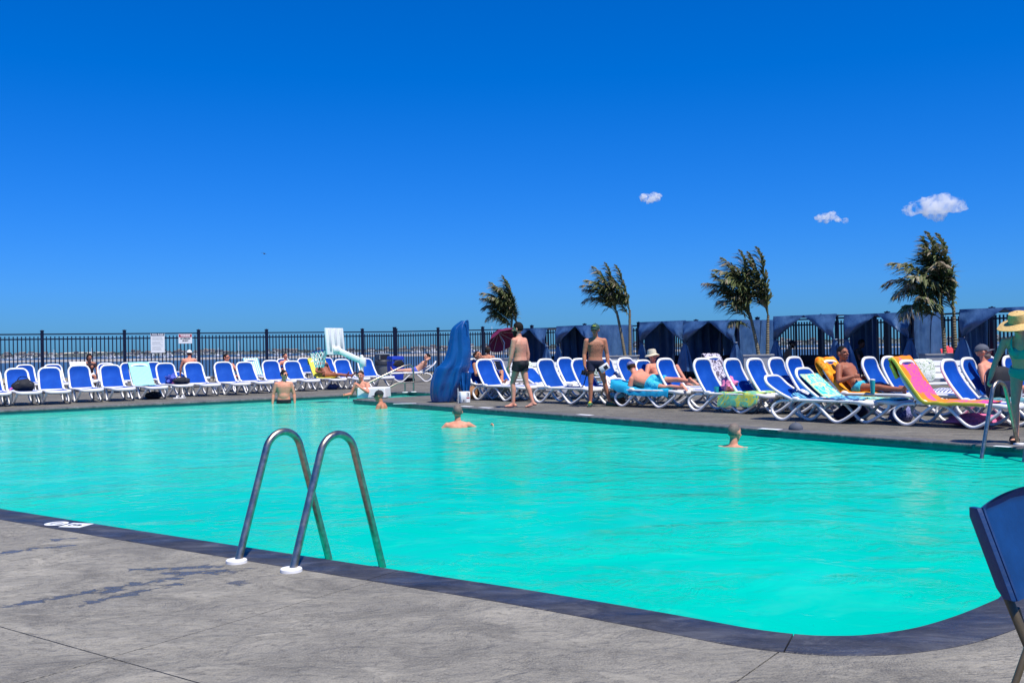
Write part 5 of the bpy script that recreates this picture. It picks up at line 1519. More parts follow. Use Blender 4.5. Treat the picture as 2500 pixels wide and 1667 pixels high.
o = MB(); o.cone(V(0, 0, 0), V(0.24, 0.03, 0.12), 0.03, 0.022); o = o.build('bottle', M['pink_plastic'], loc=lw('F1', 0.05, -0.30, 0.42)); tag(o, 'pink bottle leaning left of the black duffel bag', 'bottle')
def sandal(c, rz, mat, name='sandal', lb='', grp=None, strapmat=None):
    mb = MB(); rings = []
    for z in (0, 0.03):
        rings.append([V(0.13 * math.cos(a), (0.045 + 0.008 * math.cos(a)) * math.sin(a), z) for a in [2 * math.pi * k / 16 for k in range(16)]])
    mb.loft(rings); o = mb.build(name, mat, loc=c, rot=(0, 0, rz), sharp=50)
    mb = MB(); mb.tube(spline([V(0.03, -0.05, 0.03), V(0.05, -0.03, 0.075), V(0.05, 0.03, 0.075), V(0.03, 0.05, 0.03)], 5), 0.026, 6, rb=0.007); mb.build('strap', strapmat or mat, o)
    return tag(o, lb, 'sandal', grp)
c = G(432, 972.5); sandal(V(c.x, c.y, 0), 1.0, M['white_plastic'], lb='white sandal, left one of the pair under the violet cloth lounger', grp='white sandals')
c = G(446, 972); sandal(V(c.x, c.y, 0), 1.2, M['white_plastic'], lb='white sandal, right one of the pair under the violet cloth lounger', grp='white sandals')
def cap_meshes(parent, Mx, mat, r=0.1, brim=True, brimlen=0.085, logo=None, nm='cap'):
    """baseball cap in head frame Mx (x face, z up), as a part or as a thing"""
    mb = MB(); n = 18; rings = []
    for j in range(7):
        ph = R(4 + j * 14.2); rings.append([Mx @ V(r * 1.02 * math.cos(ph) * math.cos(a), r * 0.86 * math.cos(ph) * math.sin(a), -0.005 + r * 0.95 * math.sin(ph)) for a in [2 * math.pi * k / n for k in range(n)]])
    inner = [[Mx @ V(r * 0.99 * math.cos(a), r * 0.83 * math.sin(a), -0.01) for a in [2 * math.pi * k / n for k in range(n)]]]
    mb.loft(inner + rings, cap=True)
    mb.ell(Mx @ V(0, 0, r * 0.955), (0.010, 0.010, 0.008), nu=8, nv=5)
    crown = mb.build(nm if parent is not None else 'cap', mat, parent)
    if brim:
        mb = MB(); rings = []
        for s, ln in [(-1, 0.15), (-0.8, 0.55), (-0.45, 0.9), (0, 1.0), (0.45, 0.9), (0.8, 0.55), (1, 0.15)]:
            a = s * R(62); x0, y0 = r * 0.99 * math.cos(a), r * 0.84 * math.sin(a)
            x1, y1 = x0 + brimlen * ln, y0 * 1.0
            zt = -0.004 - 0.012 * s * s; zd = -0.012 - 0.02 * s * s
            rings.append([Mx @ V(x0, y0, zt), Mx @ V(x1, y1, zd - 0.01), Mx @ V(x1, y1, zd - 0.016), Mx @ V(x0, y0, zt - 0.008)])
        mb.loft(rings); mb.build('brim', mat, crown if parent is None else parent)
    if logo is not None:
        mb = MB()
        mb.tube([Mx @ V(r * 0.97, -0.03, r * 0.34), Mx @ V(r * 0.90, -0.012, r * 0.58), Mx @ V(r * 0.97, 0.0, r * 0.34)], 0.006, 5)
        mb.tube([Mx @ V(r * 0.97, 0.008, r * 0.36), Mx @ V(r * 0.92, 0.018, r * 0.56), Mx @ V(r * 0.94, 0.03, r * 0.44), Mx @ V(r * 0.99, 0.012, r * 0.40)], 0.006, 5)
        mb.build('emblem', logo, parent)
    return crown
c = G(1943, 1049.5)
o = cap_meshes(None, Matrix.Identity(4), M['slate_cap'], 0.11, True, 0.10); o.location = V(c.x, c.y, 0.016); o.rotation_euler = (0, 0, R(-35)); tag(o, 'dark grey baseball cap lying on the deck near the pool edge', 'cap')

# ------------------------------------------------------------------ cushions and low tables by the planters
def pillow(c, s, rz, tilt, mat, lb):
    mb = MB(); rings = []
    n = 20
    for z, k in [(-1, .70), (-.6, .92), (0, 1.0), (.6, .92), (1, .70)]:
        rings.append([V(s[0] / 2 * k * math.copysign(abs(math.cos(a)) ** .5, math.cos(a)), s[1] / 2 * z * (0.5 + 0.5 * (1 - max(abs(math.cos(a)), abs(math.sin(a))) ** 6)) , s[2] / 2 * k * math.copysign(abs(math.sin(a)) ** .5, math.sin(a))) for a in [2 * math.pi * i / n for i in range(n)]])
    mb.loft(rings); o = mb.build('pillow', mat, loc=c, rot=(tilt, 0, rz)); return tag(o, lb, 'pillow', 'leaf print pillows')
def bench(px, py, dist, rz, lb, n=1, plb=('', '')):
    p = ground_at(px, dist); r = empty('white_bench', (p.x, p.y, 0), rz, lb, 'bench', 'white slatted benches by the planters')
    for k in range(4): MB().box((0, -0.24 + 0.16 * k, 0.36), (1.5, 0.135, 0.03)).build('seat_slat', M['white_paint'], r, smooth=False, bev=0.004)
    for k in range(3): MB().box((0, 0.34 + 0.03 * k, 0.52 + 0.14 * k), (1.5, 0.025, 0.115), Matrix.Rotation(-0.2, 3, 'X')).build('back_slat', M['white_paint'], r, smooth=False)
    for s in (-1, 1):
        for y in (-0.26, 0.30): MB().box((s * 0.68, y, 0.17), (0.07, 0.07, 0.34)).build('leg', M['white_paint'], r, smooth=False)
    Mx = Matrix.Translation((p.x, p.y, 0)) @ Matrix.Rotation(rz, 4, 'Z')
    for k in range(n):
        pillow(Mx @ V(-0.35 + 0.62 * k, 0.20, 0.66), (0.56, 0.20, 0.52), rz + 0.1 * k, -0.25, M['leaf_print'], plb[k])
    return r
bench(1305, 930, 29.5, ANG_C + 0.9, 'white slatted bench half hidden behind the bearded standing man', 1, ['white pillow with green leaf print right of the bearded standing man'])
bench(2298, 950, 22.5, ANG_C + 0.9, 'white slatted bench in front of the rightmost planter', 1, ['large white pillow with green palm leaves left of the right hand loungers'])
bench(1494, 930, 31.0, ANG_C + 0.9, 'white slatted bench behind the white towel right of the green cap', 1, ['white and green pillow right of the man in the green cap'])
p = ground_at(2295, 20.3); o = crumple('folded_towel', V(p.x, p.y, 0.0), (0.9, 0.7, 0.42), M['navy_white_stripe'], 'navy and white striped towel heaped beyond the flowered towel', 'towel', 31, ANG_C, 0.12, 1.0)
p = ground_at(1918, 20.5); o = crumple('folded_towel', V(p.x, p.y, 0.0), (0.8, 0.5, 0.44), M['navy_white_stripe'], 'navy and white striped towel behind the low-backed lounger', 'towel', 33, ANG_C, 0.12, 1.0)

# ------------------------------------------------------------------ pool ladders
def ladder(base1, base2, reach, name_lb, h=0.805, r=0.0245):
    rt = empty('pool_ladder', base1, 0, name_lb, 'pool ladder', 'steel grab rails of the pool'); bz = base1
    for b in (base1, base2):
        o = b - bz; d = reach.normalized(); ln = reach.length
        C = (ln * 0.47, h - 0.148); rad = 0.148
        def tang(Q, sg):
            vx, vz = Q[0] - C[0], Q[1] - C[1]; D = math.hypot(vx, vz); a0 = math.atan2(vz, vx); return a0 + sg * math.acos(rad / D)
        B0, B1 = (0.0, -0.03), (ln, -0.30)
        a1, a2 = tang(B0, -1), tang(B1, 1)
        while a1 < 0: a1 += 2 * math.pi
        while a2 > a1: a2 -= 2 * math.pi
        path = [B0] + [(B0[0] + (C[0] + rad * math.cos(a1) - B0[0]) * k / 6, B0[1] + (C[1] + rad * math.sin(a1) - B0[1]) * k / 6) for k in range(1, 6)]
        path += [(C[0] + rad * math.cos(a1 + (a2 - a1) * k / 20), C[1] + rad * math.sin(a1 + (a2 - a1) * k / 20)) for k in range(21)]
        E2 = path[-1]; path += [(E2[0] + (B1[0] - E2[0]) * k / 6, E2[1] + (B1[1] - E2[1]) * k / 6) for k in range(1, 7)] + [(ln + 0.01, -0.42), (ln + 0.01, -1.1)]
        mb = MB(); mb.tube([o + d * x + V(0, 0, z) for x, z in path], r, 16); mb.build('rail', M['steel_rail'], rt)
        mb = MB(); mb.lathe([(0.030, 0.024), (0.036, 0.024), (0.062, 0.022), (0.066, 0.018), (0.067, 0.004), (0.067, 0.0)], 28); mb.build('escutcheon', M['white_plastic'], rt, loc=o, sharp=35)
    for z in (-0.35, -0.65, -0.95):
        a = reach * 1.0 + V(0, 0, z); b = (base2 - base1) + a
        mb = MB(); mb.tube([a, b], 0.03, 8, rb=0.012); mb.build('tread', M['steel_rail'], rt)
    return rt
b1, b2 = G(577.5, 1373), G(711, 1394.5)
nrm = (b2 - b1).normalized(); nrm = V(-nrm.y, nrm.x, 0)
if nrm.y < 0: nrm = -nrm
reach_dir = (nrm * 1.0 + (b2 - b1).normalized() * 0.06)
ladder(b1, b2, reach_dir * 0.83, 'polished steel pool ladder with white deck flanges in the foreground')
f1 = G(2487, 1085); f2 = f1 + d_right * 0.52
inw = V(d_right.y, -d_right.x, 0)
if inw.y > 0: inw = -inw
ladder(f1, f2, (inw * 1.0 + d_right * -0.05) * 0.86, 'steel pool ladder at the right edge held by the woman in the straw hat')
# stair hand rails at the far corner
a0, b0 = G(1010, 957), G(995, 957)
rt = empty('stair_handrail', a0, 0, 'steel handrail over the pool steps behind the white hoop base', 'handrail')
dn = -d_left
top = V(0, 0, 0.86)
P = [V(0, 0, 0), V(0, 0, 0.70)] + [V(0, 0, 0.70) + V(0, 0, 0.14) * math.sin(a) + dn * 0.14 * (1 - math.cos(a)) for a in (0.5, 1.0, 1.45)] + [dn * 0.35 + V(0, 0, 0.80), dn * 2.1 + V(0, 0, 0.12), dn * 2.3 + V(0, 0, -0.3)]
mb = MB(); mb.tube(P, 0.026, 10); mb.build('upper_rail', M['steel_rail'], rt)
mb = MB(); mb.tube([V(0, 0, 0.30), dn * 0.55 + V(0, 0, 0.30), dn * 2.0 + V(0, 0, -0.3)], 0.024, 10); mb.build('lower_rail', M['steel_rail'], rt)
mb = MB(); mb.tube([dn * 0.30 + V(0, 0, 0), dn * 0.30 + V(0, 0, 0.29)], 0.024, 10); mb.build('post', M['steel_rail'], rt)
for k in (0, 0.30):
    mb = MB(); mb.lathe([(0.03, 0.02), (0.085, 0.018), (0.09, 0)], 16); mb.build('escutcheon', M['white_plastic'], rt, loc=dn * k)

# ------------------------------------------------------------------ basketball hoop
bp = G(905, 973)
HB = R(-8)
rt = empty('basketball_hoop', (bp.x, bp.y, 0), HB, 'white portable pool basketball hoop on the deck corner', 'basketball hoop')
mb = MB(); mb.box((0, 0.34, 0.15), (0.80, 0.62, 0.29), taper=(0.96, 0.94)); mb.build('base', M['board_white'], rt, bev=0.04, seg=3)
PXM = bp.y / FPX
pole_x = (876 - 905) * PXM; pz = lambda py, px=876: CAMH + (hz(px) - py) * bp.y / FPX
zt = pz(870)
mb = MB(); mb.tube([V(pole_x, 0.30, 0.28), V(pole_x, 0.30, zt)], 0.050, 12); mb.ell((pole_x, 0.30, zt), (0.05, 0.05, 0.04), nu=12, nv=8); mb.build('pole', M['board_white'], rt)
bx = (812 - 905) * PXM * 1.02
A_ = V(pole_x + 0.03, 0.30, pz(884)); B_ = V(bx + 0.06, 0.30, pz(855, 812))
mb = MB(); d = (B_ - A_); rot = Matrix.Rotation(-math.atan2(d.z, d.x), 3, 'Y')
mb.box((A_ + B_) / 2, (d.length, 0.07, 0.15), rot, taper=(1, 1)); mb.build('arm', M['board_white'], rt, bev=0.012)
mb = MB(); mb.box(A_ + V(0.0, 0, 0), (0.16, 0.12, 0.24)); mb.build('arm_bracket', M['board_white'], rt, bev=0.01)
zb0, zb1 = pz(866, 812), pz(800, 808)
# board, its face turned to the pool at the left and towards us
bd = empty('backboard', (bx, 0.22, (zb0 + zb1) / 2), 0); bd.parent = rt; bd.rotation_euler = (0, R(-5), R(-20))
hh = (zb1 - zb0)
brd = MB().box((0, 0, 0), (0.05, 0.78, hh)).build('board_panel', M['board_white'], bd, bev=0.03, seg=2)
for y in (-0.24, 0, 0.24): MB().box((0.036, y, 0.04), (0.03, 0.075, hh * 0.80)).build('board_rib', M['trim_white'], bd, bev=0.01)
MB().box((0.045, 0, -hh * 0.30), (0.06, 0.30, 0.14)).build('mount', M['board_white'], bd, bev=0.01)
rim_c = V(bx - 0.42, 0.10, pz(858, 768)); rr_ = 0.235
mb = MB(); mb.tube([rim_c + V(rr_ * math.cos(a), rr_ * math.sin(a), 0.04 * math.cos(a)) for a in [2 * math.pi * k / 28 for k in range(28)]], 0.012, 7, True); mb.tube([rim_c + V(rr_, 0, 0.04), V(bx, 0.22, rim_c.z + 0.06)], 0.014, 6); mb.build('rim', M['rim_blue'], rt)
mb = MB(); nn = 12
def ringp(j, k, seed=0):
    t = j / 4; a = 2 * math.pi * (k + 0.5 * (j % 2)) / nn; r0 = rr_ * (1 - 0.52 * t ** 0.8)
    return rim_c + V(r0 * math.cos(a) + 0.02 * t + 0.02 * noise.noise(V(k, j, 2)), r0 * math.sin(a), -0.44 * t + 0.02 * noise.noise(V(k, j, 5)) + 0.04 * math.cos(a) * (1 - t))
for j in range(4):
    for k in range(nn):
        mb.tube([ringp(j, k), ringp(j + 1, k)], 0.010, 5); mb.tube([ringp(j, k), ringp(j + 1, k + (1 if j % 2 else -1))], 0.010, 5)
mb.build('net', M['net_cord'], rt)

# ------------------------------------------------------------------ covered pool lift with its control box
lp_ = G(1085, 983); sc = lp_.y / FPX
def lz(py, px=1085): return CAMH + (hz(px) - py) * sc
rt = empty('pool_lift', (lp_.x, lp_.y, 0), 0, 'pool lift shrouded in a tall creased blue tarp', 'pool lift')
outl = [(983, 1052, 1110), (972, 1049, 1117), (955, 1048, 1124), (935, 1050, 1135), (915, 1056, 1140), (900, 1063, 1146), (893, 1072, 1148), (880, 1083, 1149), (862, 1090, 1150), (840, 1095, 1149), (820, 1099, 1147), (805, 1103, 1145.5), (795, 1112, 1144), (788, 1122, 1143), (784, 1128, 1141)]
rings = []; nn = 84
fine = spline([V(py, x0, x1) for py, x0, x1 in outl], 5)
for q in fine:
    py, x0, x1 = q
    cx = ((x0 + x1) / 2 - 1085) * sc; hw = (x1 - x0) / 2 * sc; z = lz(py); dp = 0.12 + 0.58 * hw; row = []
    for k in range(nn):
        a = 2 * math.pi * k / nn
        d1 = noise.noise(V(math.cos(a) * 1.5 + z * 0.3, math.sin(a) * 1.5, z * 0.4)); d2 = noise.noise(V(math.cos(a) * 4, math.sin(a) * 4 + 4, z * 0.9))
        u = a + 0.22 * z + 0.25 * d1
        cr = 0.34 * (abs(math.sin(2.5 * u + 0.4)) - 0.6) + 0.12 * (abs(math.sin(6.5 * u + 1.3 - 0.5 * z)) - 0.6) + 0.10 * d2
        ed = (0.15 if abs(math.cos(a)) > 0.95 else 1.0); cr *= min(1, 0.05 + hw / 0.40)
        row.append(V(cx + hw * math.cos(a) * (1 + cr * 0.12), 0.30 + dp * math.sin(a) * (1 + cr * ed), max(0.015, z + 0.03 * d1)))
    rings.append(row)
mb = MB(); mb.loft(rings); cov = mb.build('cover', M['tarp'], rt, sharp=75)
# folded flap hanging at the right
P0, P1 = V((1120 - 1085) * sc, 0.02, lz(925)), V((1152 - 1085) * sc, 0.10, lz(930))
rings = fold_sheet(P0 + V(0, 0, 0.14), P1 + V(0, 0, 0.20), V((1128 - 1085) * sc, 0.0, lz(962)), V((1146 - 1085) * sc, 0.05, lz(962)), 14, 10, 2.5, 0.035, V(0, -1, 0), 3)
two_sided(rings, 0.015, V(0, -1, 0)).build('cover_flap', M['tarp'], rt)
mb = MB(); mb.tube(spline([V((1140 - 1085) * sc, 0.1, lz(787)), V((1144.5 - 1085) * sc, 0.1, lz(783)), V((1146 - 1085) * sc, 0.1, lz(795)), V((1146 - 1085) * sc, 0.1, lz(806))], 6), 0.02, 6); mb.build('handle', M['tarp'], rt)
bx_ = G(1133, 984)
r = empty('control_box', (bx_.x, bx_.y + 0.10, 0), R(24), 'white control box with the figure 2 and a red strip beside the blue tarp', 'control box')
MB().box((0, 0, 0.14), (0.24, 0.20, 0.27)).build('case', M['sign_white'], r, bev=0.008)
MB().box((0.06, -0.103, 0.14), (0.09, 0.004, 0.24)).build('label_plate', M['sign_white'], r, smooth=False)
text_mesh('2', 0.10, M['ink'], 'figure', r, (0.06, -0.1065, 0.20), (R(90), 0, 0), 0.003)
MB().box((0.06, -0.106, 0.125), (0.08, 0.003, 0.028)).build('red_strip', M['sign_red'], r, smooth=False)
MB().box((-0.05, -0.103, 0.06), (0.02, 0.006, 0.05)).build('latch', M['black_rubber'], r, smooth=False)
mb = MB(); mb.tube([V(-0.15, 0.02, 0), V(-0.15, 0.02, 0.36)], 0.012, 8); mb.tube([V(-0.15, 0.02, 0.20), V(-0.10, 0.0, 0.20)], 0.01, 6); mb.build('pipe', M['trim_white'], r)
MB().box((-0.95, -0.16, 0.006), (0.55, 0.10, 0.008)).build('anchor_plate', M['sign_white'], rt, smooth=False)

# ------------------------------------------------------------------ bins
tp = G(935, 919); k = tp.y / FPX
r = empty('trash_can', (tp.x, tp.y, 0), 0.5, 'round grey trash can with a dark hooded lid by the fence gate', 'trash can')
mb = MB(); mb.lathe([(0.31, 0.0), (0.32, 0.02), (0.345, 0.56), (0.35, 0.60)], 28); mb.build('body', M['grey_plastic'], r)
mb = MB(); mb.lathe([(0.352, 0.56), (0.385, 0.58), (0.385, 0.74), (0.36, 0.78), (0.30, 0.80)], 28); mb.build('collar', M['dark_plastic'], r)
mb = MB(); mb.box((0, 0, 0.93), (0.58, 0.58, 0.26), taper=(0.94, 0.94)); mb.box((0, 0, 1.085), (0.60, 0.60, 0.05), taper=(0.72, 0.72)); mb.build('hood', M['grey_plastic'], r, bev=0.03, seg=2)
MB().box((0, -0.285, 0.93), (0.46, 0.02, 0.20)).build('dark_hollow_plate', M['ink'], r, smooth=False)  # black plate paints the dark hollow on the closed hood
tp = G(966, 927)
r = empty('recycling_bin', (tp.x, tp.y, 0), 0.55, 'square blue recycling bin with a black liner beside the trash can', 'recycling bin')
mb = MB(); mb.box((0, 0, 0.40), (0.50, 0.50, 0.80), taper=(1.12, 1.12)); mb.build('body', M['blue_plastic'], r, bev=0.03, seg=2)
mb = MB(); mb.box((0, 0, 0.93), (0.58, 0.58, 0.16), taper=(0.9, 0.9)); mb.build('lid', M['blue_plastic'], r, bev=0.03, seg=2)
crumple('liner', V(0.02, -0.285, 0.58), (0.50, 0.05, 0.30), M['black_rubber'], '', '', 3).parent = r
for o in r.children:
    if o.name.startswith('liner'):
        for kk in ('label', 'category', 'group'):
            if kk in o: del o[kk]

# ------------------------------------------------------------------ maroon umbrella, tilted
up = ground_at(1228, 38.0); sc = 38.0 / FPX
r = empty('umbrella', (up.x, up.y, 0), 0, 'tilted maroon umbrella with a sunlit patch painted red near the left palm', 'umbrella')
zc = CAMH + (hz(1226) - 828) * sc
tip = V((1216 - 1228) * sc, 0.15, zc + 0.28)
axis = V(-0.42, 0.50, 0.72).normalized()
mb = MB(); n8 = 8; rings = []
u = axis.orthogonal().normalized(); w_ = axis.cross(u)
for t, drop in [(0.04, 0), (0.3, 0.06), (0.6, 0.17), (0.85, 0.32), (1.0, 0.43)]:
    rr2 = 0.66 * t; row = []
    for kx in range(n8 * 3):
        a = 2 * math.pi * kx / (n8 * 3); s_ = rr2 * (1 if kx % 3 == 0 else 0.955)
        row.append(tip + u * (s_ * math.cos(a)) + w_ * (s_ * math.sin(a)) - axis * (drop + (0.0 if kx % 3 == 0 else 0.03 * t)))
    rings.append(row)
mb.loft(rings + [[p - axis * 0.012 for p in row] for row in reversed(rings)], cap=True); mb.build('canopy', M['maroon_cloth'], r, sharp=30)
mb = MB(); mb.loft([[tip + axis * 0.02 + u * (q * math.cos(2 * math.pi * kx / 8)) + w_ * (q * math.sin(2 * math.pi * kx / 8)) - axis * dd for kx in range(8)] for q, dd in [(0.02, 0), (0.20, 0.045)]]); mb.build('sunlit_patch', M['sunlit_canopy_red'], r)  # red disc paints the sun glowing through the canopy
mb = MB(); mb.tube([tip, tip - axis * 0.55, V(0.0, 0.0, 0.9), V(0.0, 0.0, 0.0)], 0.02, 8); mb.build('pole', M['trim_white'], r)
for kx in range(n8):
    a = 2 * math.pi * kx / n8; mb = MB(); mb.tube([tip - axis * 0.03, tip + (u * math.cos(a) + w_ * math.sin(a)) * 0.64 - axis * 0.42], 0.006, 5); mb.build('rib', M['trim_white'], r)

# ------------------------------------------------------------------ folding chair at the right edge, seen from behind
cz = 0.87; cd = 3.18
def AZ(px, py, y):
    d = CAMR @ Vector(((px - 1250) / FPX, -(py - 833.5) / FPX, -1)); return V(0, 0, CAMH) + d * (y / d.y)
r_p = ground_at(2475, cd + 0.12)
r = empty('folding_chair', (r_p.x, r_p.y, 0), 0, 'blue plastic folding chair with tan metal frame cut by the right picture edge', 'chair')
def cl(px, py, y): return AZ(px, py, y) - V(r_p.x, r_p.y, 0)
tl, tr = cl(2385, 1236, cd), cl(2700, 1200, cd + 0.25)
bl, br = cl(2470, 1462, cd - 0.10), cl(2745, 1440, cd + 0.15)
rings = []; nn = 20
for j in range(15):
    t = j / 14; row = []
    for i in range(nn + 1):
        s = i / nn
        p = tl.lerp(tr, s).lerp(bl.lerp(br, s), t)
        arch = 0.040 * (1 - (2 * s - 1) ** 2) * (1 - t) ** 2
        curve = 0.075 * (1 - (2 * s - 1) ** 2)
        e = min(s, 1 - s, t * 0.8, (1 - t) * 0.8)
        lipd = 0.028 * max(0, 1 - e / 0.05)
        row.append(p + V(0, curve - lipd, arch))
    rings.append(row)
tan = (tr - tl).normalized(); nb = tan.cross((bl - tl).normalized()).normalized()
mb = two_sided(rings, 0.012, nb); g2 = mb.build('backrest', plain('chair_blue', (0.003, 0.038, 0.140), 0.45, var=0.25, scale=7, bump=0.12, bscale=60), r, sharp=50)
# rim skirt turned back towards us
lf = []
for t in [0, 0.12, 0.3, 0.5, 0.7, 0.9, 1.0]:
    p = tl.lerp(bl, t); lf.append(p)
skm = []
for i, p in enumerate(lf):
    dpt = 0.055 if 0 < i < len(lf) - 1 else 0.03
    skm.append([p + V(0.012, -0.030, 0), p + V(-0.014, -0.030, 0.0), p + V(-0.026, -0.030 + dpt, 0.0), p + V(-0.006, -0.02 + dpt, 0.0)])
mb = MB(); mb.loft(skm); mb.build('edge_flange', MATS['chair_blue'], r, bev=0.006, seg=2)
tanm = plain('tan_metal', (0.11, 0.085, 0.045), 0.4, 0.3, var=0.25, scale=20)
A1 = cl(2392, 1290, cd + 0.03); B1 = cl(2478, 1500, cd - 0.07); C1 = cl(2545, 1660, cd - 0.14); 
mb = MB(); mb.tube([A1, B1, C1, V(C1.x + 0.12, C1.y - 0.08, 0.015)], 0.015, 10, up=(0, 1, 0), rb=0.011); mb.build('back_leg', tanm, r)
mb = MB(); mb.tube([cl(2482, 1485, cd + 0.02), cl(2506, 1560, cd + 0.03), cl(2560, 1700, cd + 0.05), V(cl(2600, 1760, cd + 0.05).x, cd - r_p.y + 0.06, 0.015)], 0.013, 10, rb=0.010); mb.build('brace', tanm, r)
mb = MB(); mb.tube([cl(2545, 1500, cd - 0.20), cl(2507, 1585, cd - 0.22), cl(2470, 1690, cd - 0.26), V(cl(2440, 1760, cd - 0.28).x, cd - r_p.y - 0.30, 0.015)], 0.013, 10, rb=0.010); mb.build('rear_leg', tanm, r)
off = tr - tl
mb = MB(); mb.tube([A1 + off, B1 + off, C1 + off, V(C1.x + off.x + 0.12, C1.y + off.y - 0.08, 0.015)], 0.015, 10, rb=0.011); mb.build('back_leg', tanm, r)
mb = MB(); mb.tube([B1 + off + V(0, .1, 0), V(B1.x + off.x, cd - r_p.y + 0.60, 0.015)], 0.013, 10, rb=0.010); mb.build('front_leg', tanm, r)
sb = bl.lerp(br, 0.5) + V(0.30, 0.10, -0.16)
MB().box(sb, (0.40, 0.40, 0.02), Matrix.Rotation(0.15, 3, 'Z')).build('seat', MATS['chair_blue'], r, bev=0.008)
# ================================================================== PEOPLE
# person axes: x the way the body faces, y to its left, z up
def unit(v): return Vector(v).normalized()
def remesh(mb, voxel, smooth=6, fac=0.5):
    me = mb.mesh('tmp_body', True, sharp=180); o = bpy.data.objects.new('tmp_body', me); COL.objects.link(o)
    md = o.modifiers.new('r', 'REMESH'); md.mode = 'VOXEL'; md.voxel_size = voxel; md.adaptivity = 0.0
    if smooth: sm = o.modifiers.new('s', 'SMOOTH'); sm.factor = fac; sm.iterations = smooth
    dg = bpy.context.evaluated_depsgraph_get(); dg.update()
    out = bpy.data.meshes.new_from_object(o.evaluated_get(dg)); bpy.data.objects.remove(o)
    out.polygons.foreach_set('use_smooth', [True] * len(out.polygons)); return out
class Body:
    pass
def skeleton(P):
    """P: pose dict; returns joints"""
    s = P.get('s', 1.0); B = Body(); B.s = s; B.P = P
    lat = unit(P.get('lat', (0, 1, 0))); B.lat = lat
    pel = Vector(P['pel']); d1 = unit(P.get('d1', (0, 0, 1))); d2 = unit(P.get('d2', d1)); B.pel = pel
    L = 0.52 * s
    def spine(t):     # t in metres at unit scale from pelvis
        t *= s; a = min(max(t, -0.2), 0.26 * s)
        p = pel + d1 * a
        if t > 0.26 * s: p = p + d2 * (t - 0.26 * s)
        k = min(1, max(0, (t / s - 0.12) / 0.28)); u = d1.lerp(d2, k).normalized()
        return p, u
    B.spine = spine
    lat2 = unit(P.get('lat2', lat)); B.lat2 = lat2
    def latat(t): return lat.lerp(lat2, min(1, max(0, (t - 0.05) / 0.35))).normalized()
    B.latat = latat
    nb, un = spine(0.50); B.neck = nb
    hu = unit(P.get('hu', un)); f = Vector(P['face']); f = (f - hu * f.dot(hu)).normalized()
    B.hu, B.face, B.hl = hu, f, hu.cross(f)
    B.head = nb + hu * 0.182 * s + f * 0.028 * s
    B.HM = Matrix(((f.x, B.hl.x, hu.x), (f.y, B.hl.y, hu.y), (f.z, B.hl.z, hu.z)))
    B.arm, B.leg = {}, {}
    sp, su = spine(0.435)
    for k, sg in (('L', 1), ('R', -1)):
        ua, fa, hd = [unit(v) for v in P['arm' + k]]
        sh = sp + lat2 * sg * 0.196 * s * P.get('shw', 1.0)
        el = sh + ua * 0.295 * s; wr = el + fa * 0.255 * s
        B.arm[k] = (sh, el, wr, hd)
        th, sk, ft = [unit(v) for v in P['leg' + k]]
        hp = pel + lat * sg * 0.092 * s - d1 * 0.045 * s
        kn = hp + th * 0.43 * s; an = kn + sk * 0.42 * s
        B.leg[k] = (hp, kn, an, ft)
    return B
TORSO = [(-0.115, .120, .085), (-0.06, .160, .110), (0.0, .168, .118), (0.09, .152, .108), (0.18, .156, .112), (0.28, .176, .124), (0.36, .186, .126), (0.42, .174, .110), (0.465, .118, .080), (0.51, .060, .058)]
def torso_rings(B, t0, t1, grow=0.0, g=1.0, fem=0.0, belly=0.0):
    rings = []; secs = [q for q in TORSO if t0 - 1e-6 <= q[0] <= t1 + 1e-6]
    for t in (t0, t1):
        if not any(abs(q[0] - t) < 1e-6 for q in secs):
            for a, b in zip(TORSO, TORSO[1:]):
                if a[0] < t < b[0]:
                    k = (t - a[0]) / (b[0] - a[0]); secs.append((t, a[1] + (b[1] - a[1]) * k, a[2] + (b[2] - a[2]) * k))
    secs.sort()
    for (t, w, d) in secs:
        p, u = B.spine(t); l = B.latat(t); l = (l - u * l.dot(u)).normalized(); f = l.cross(u)
        w2, d2_ = w * B.s * g + grow, d * B.s * g + grow
        if fem: w2 *= 1 + fem * (0.10 if t < 0.02 else (-0.10 if t > 0.08 else 0))
        rings.append([p + l * (w2 * math.copysign(abs(math.cos(a)) ** 0.85, math.cos(a))) + f * (d2_ * math.copysign(abs(math.sin(a)) ** 0.9, math.sin(a))) for a in [2 * math.pi * k / 20 for k in range(20)]])
    return rings
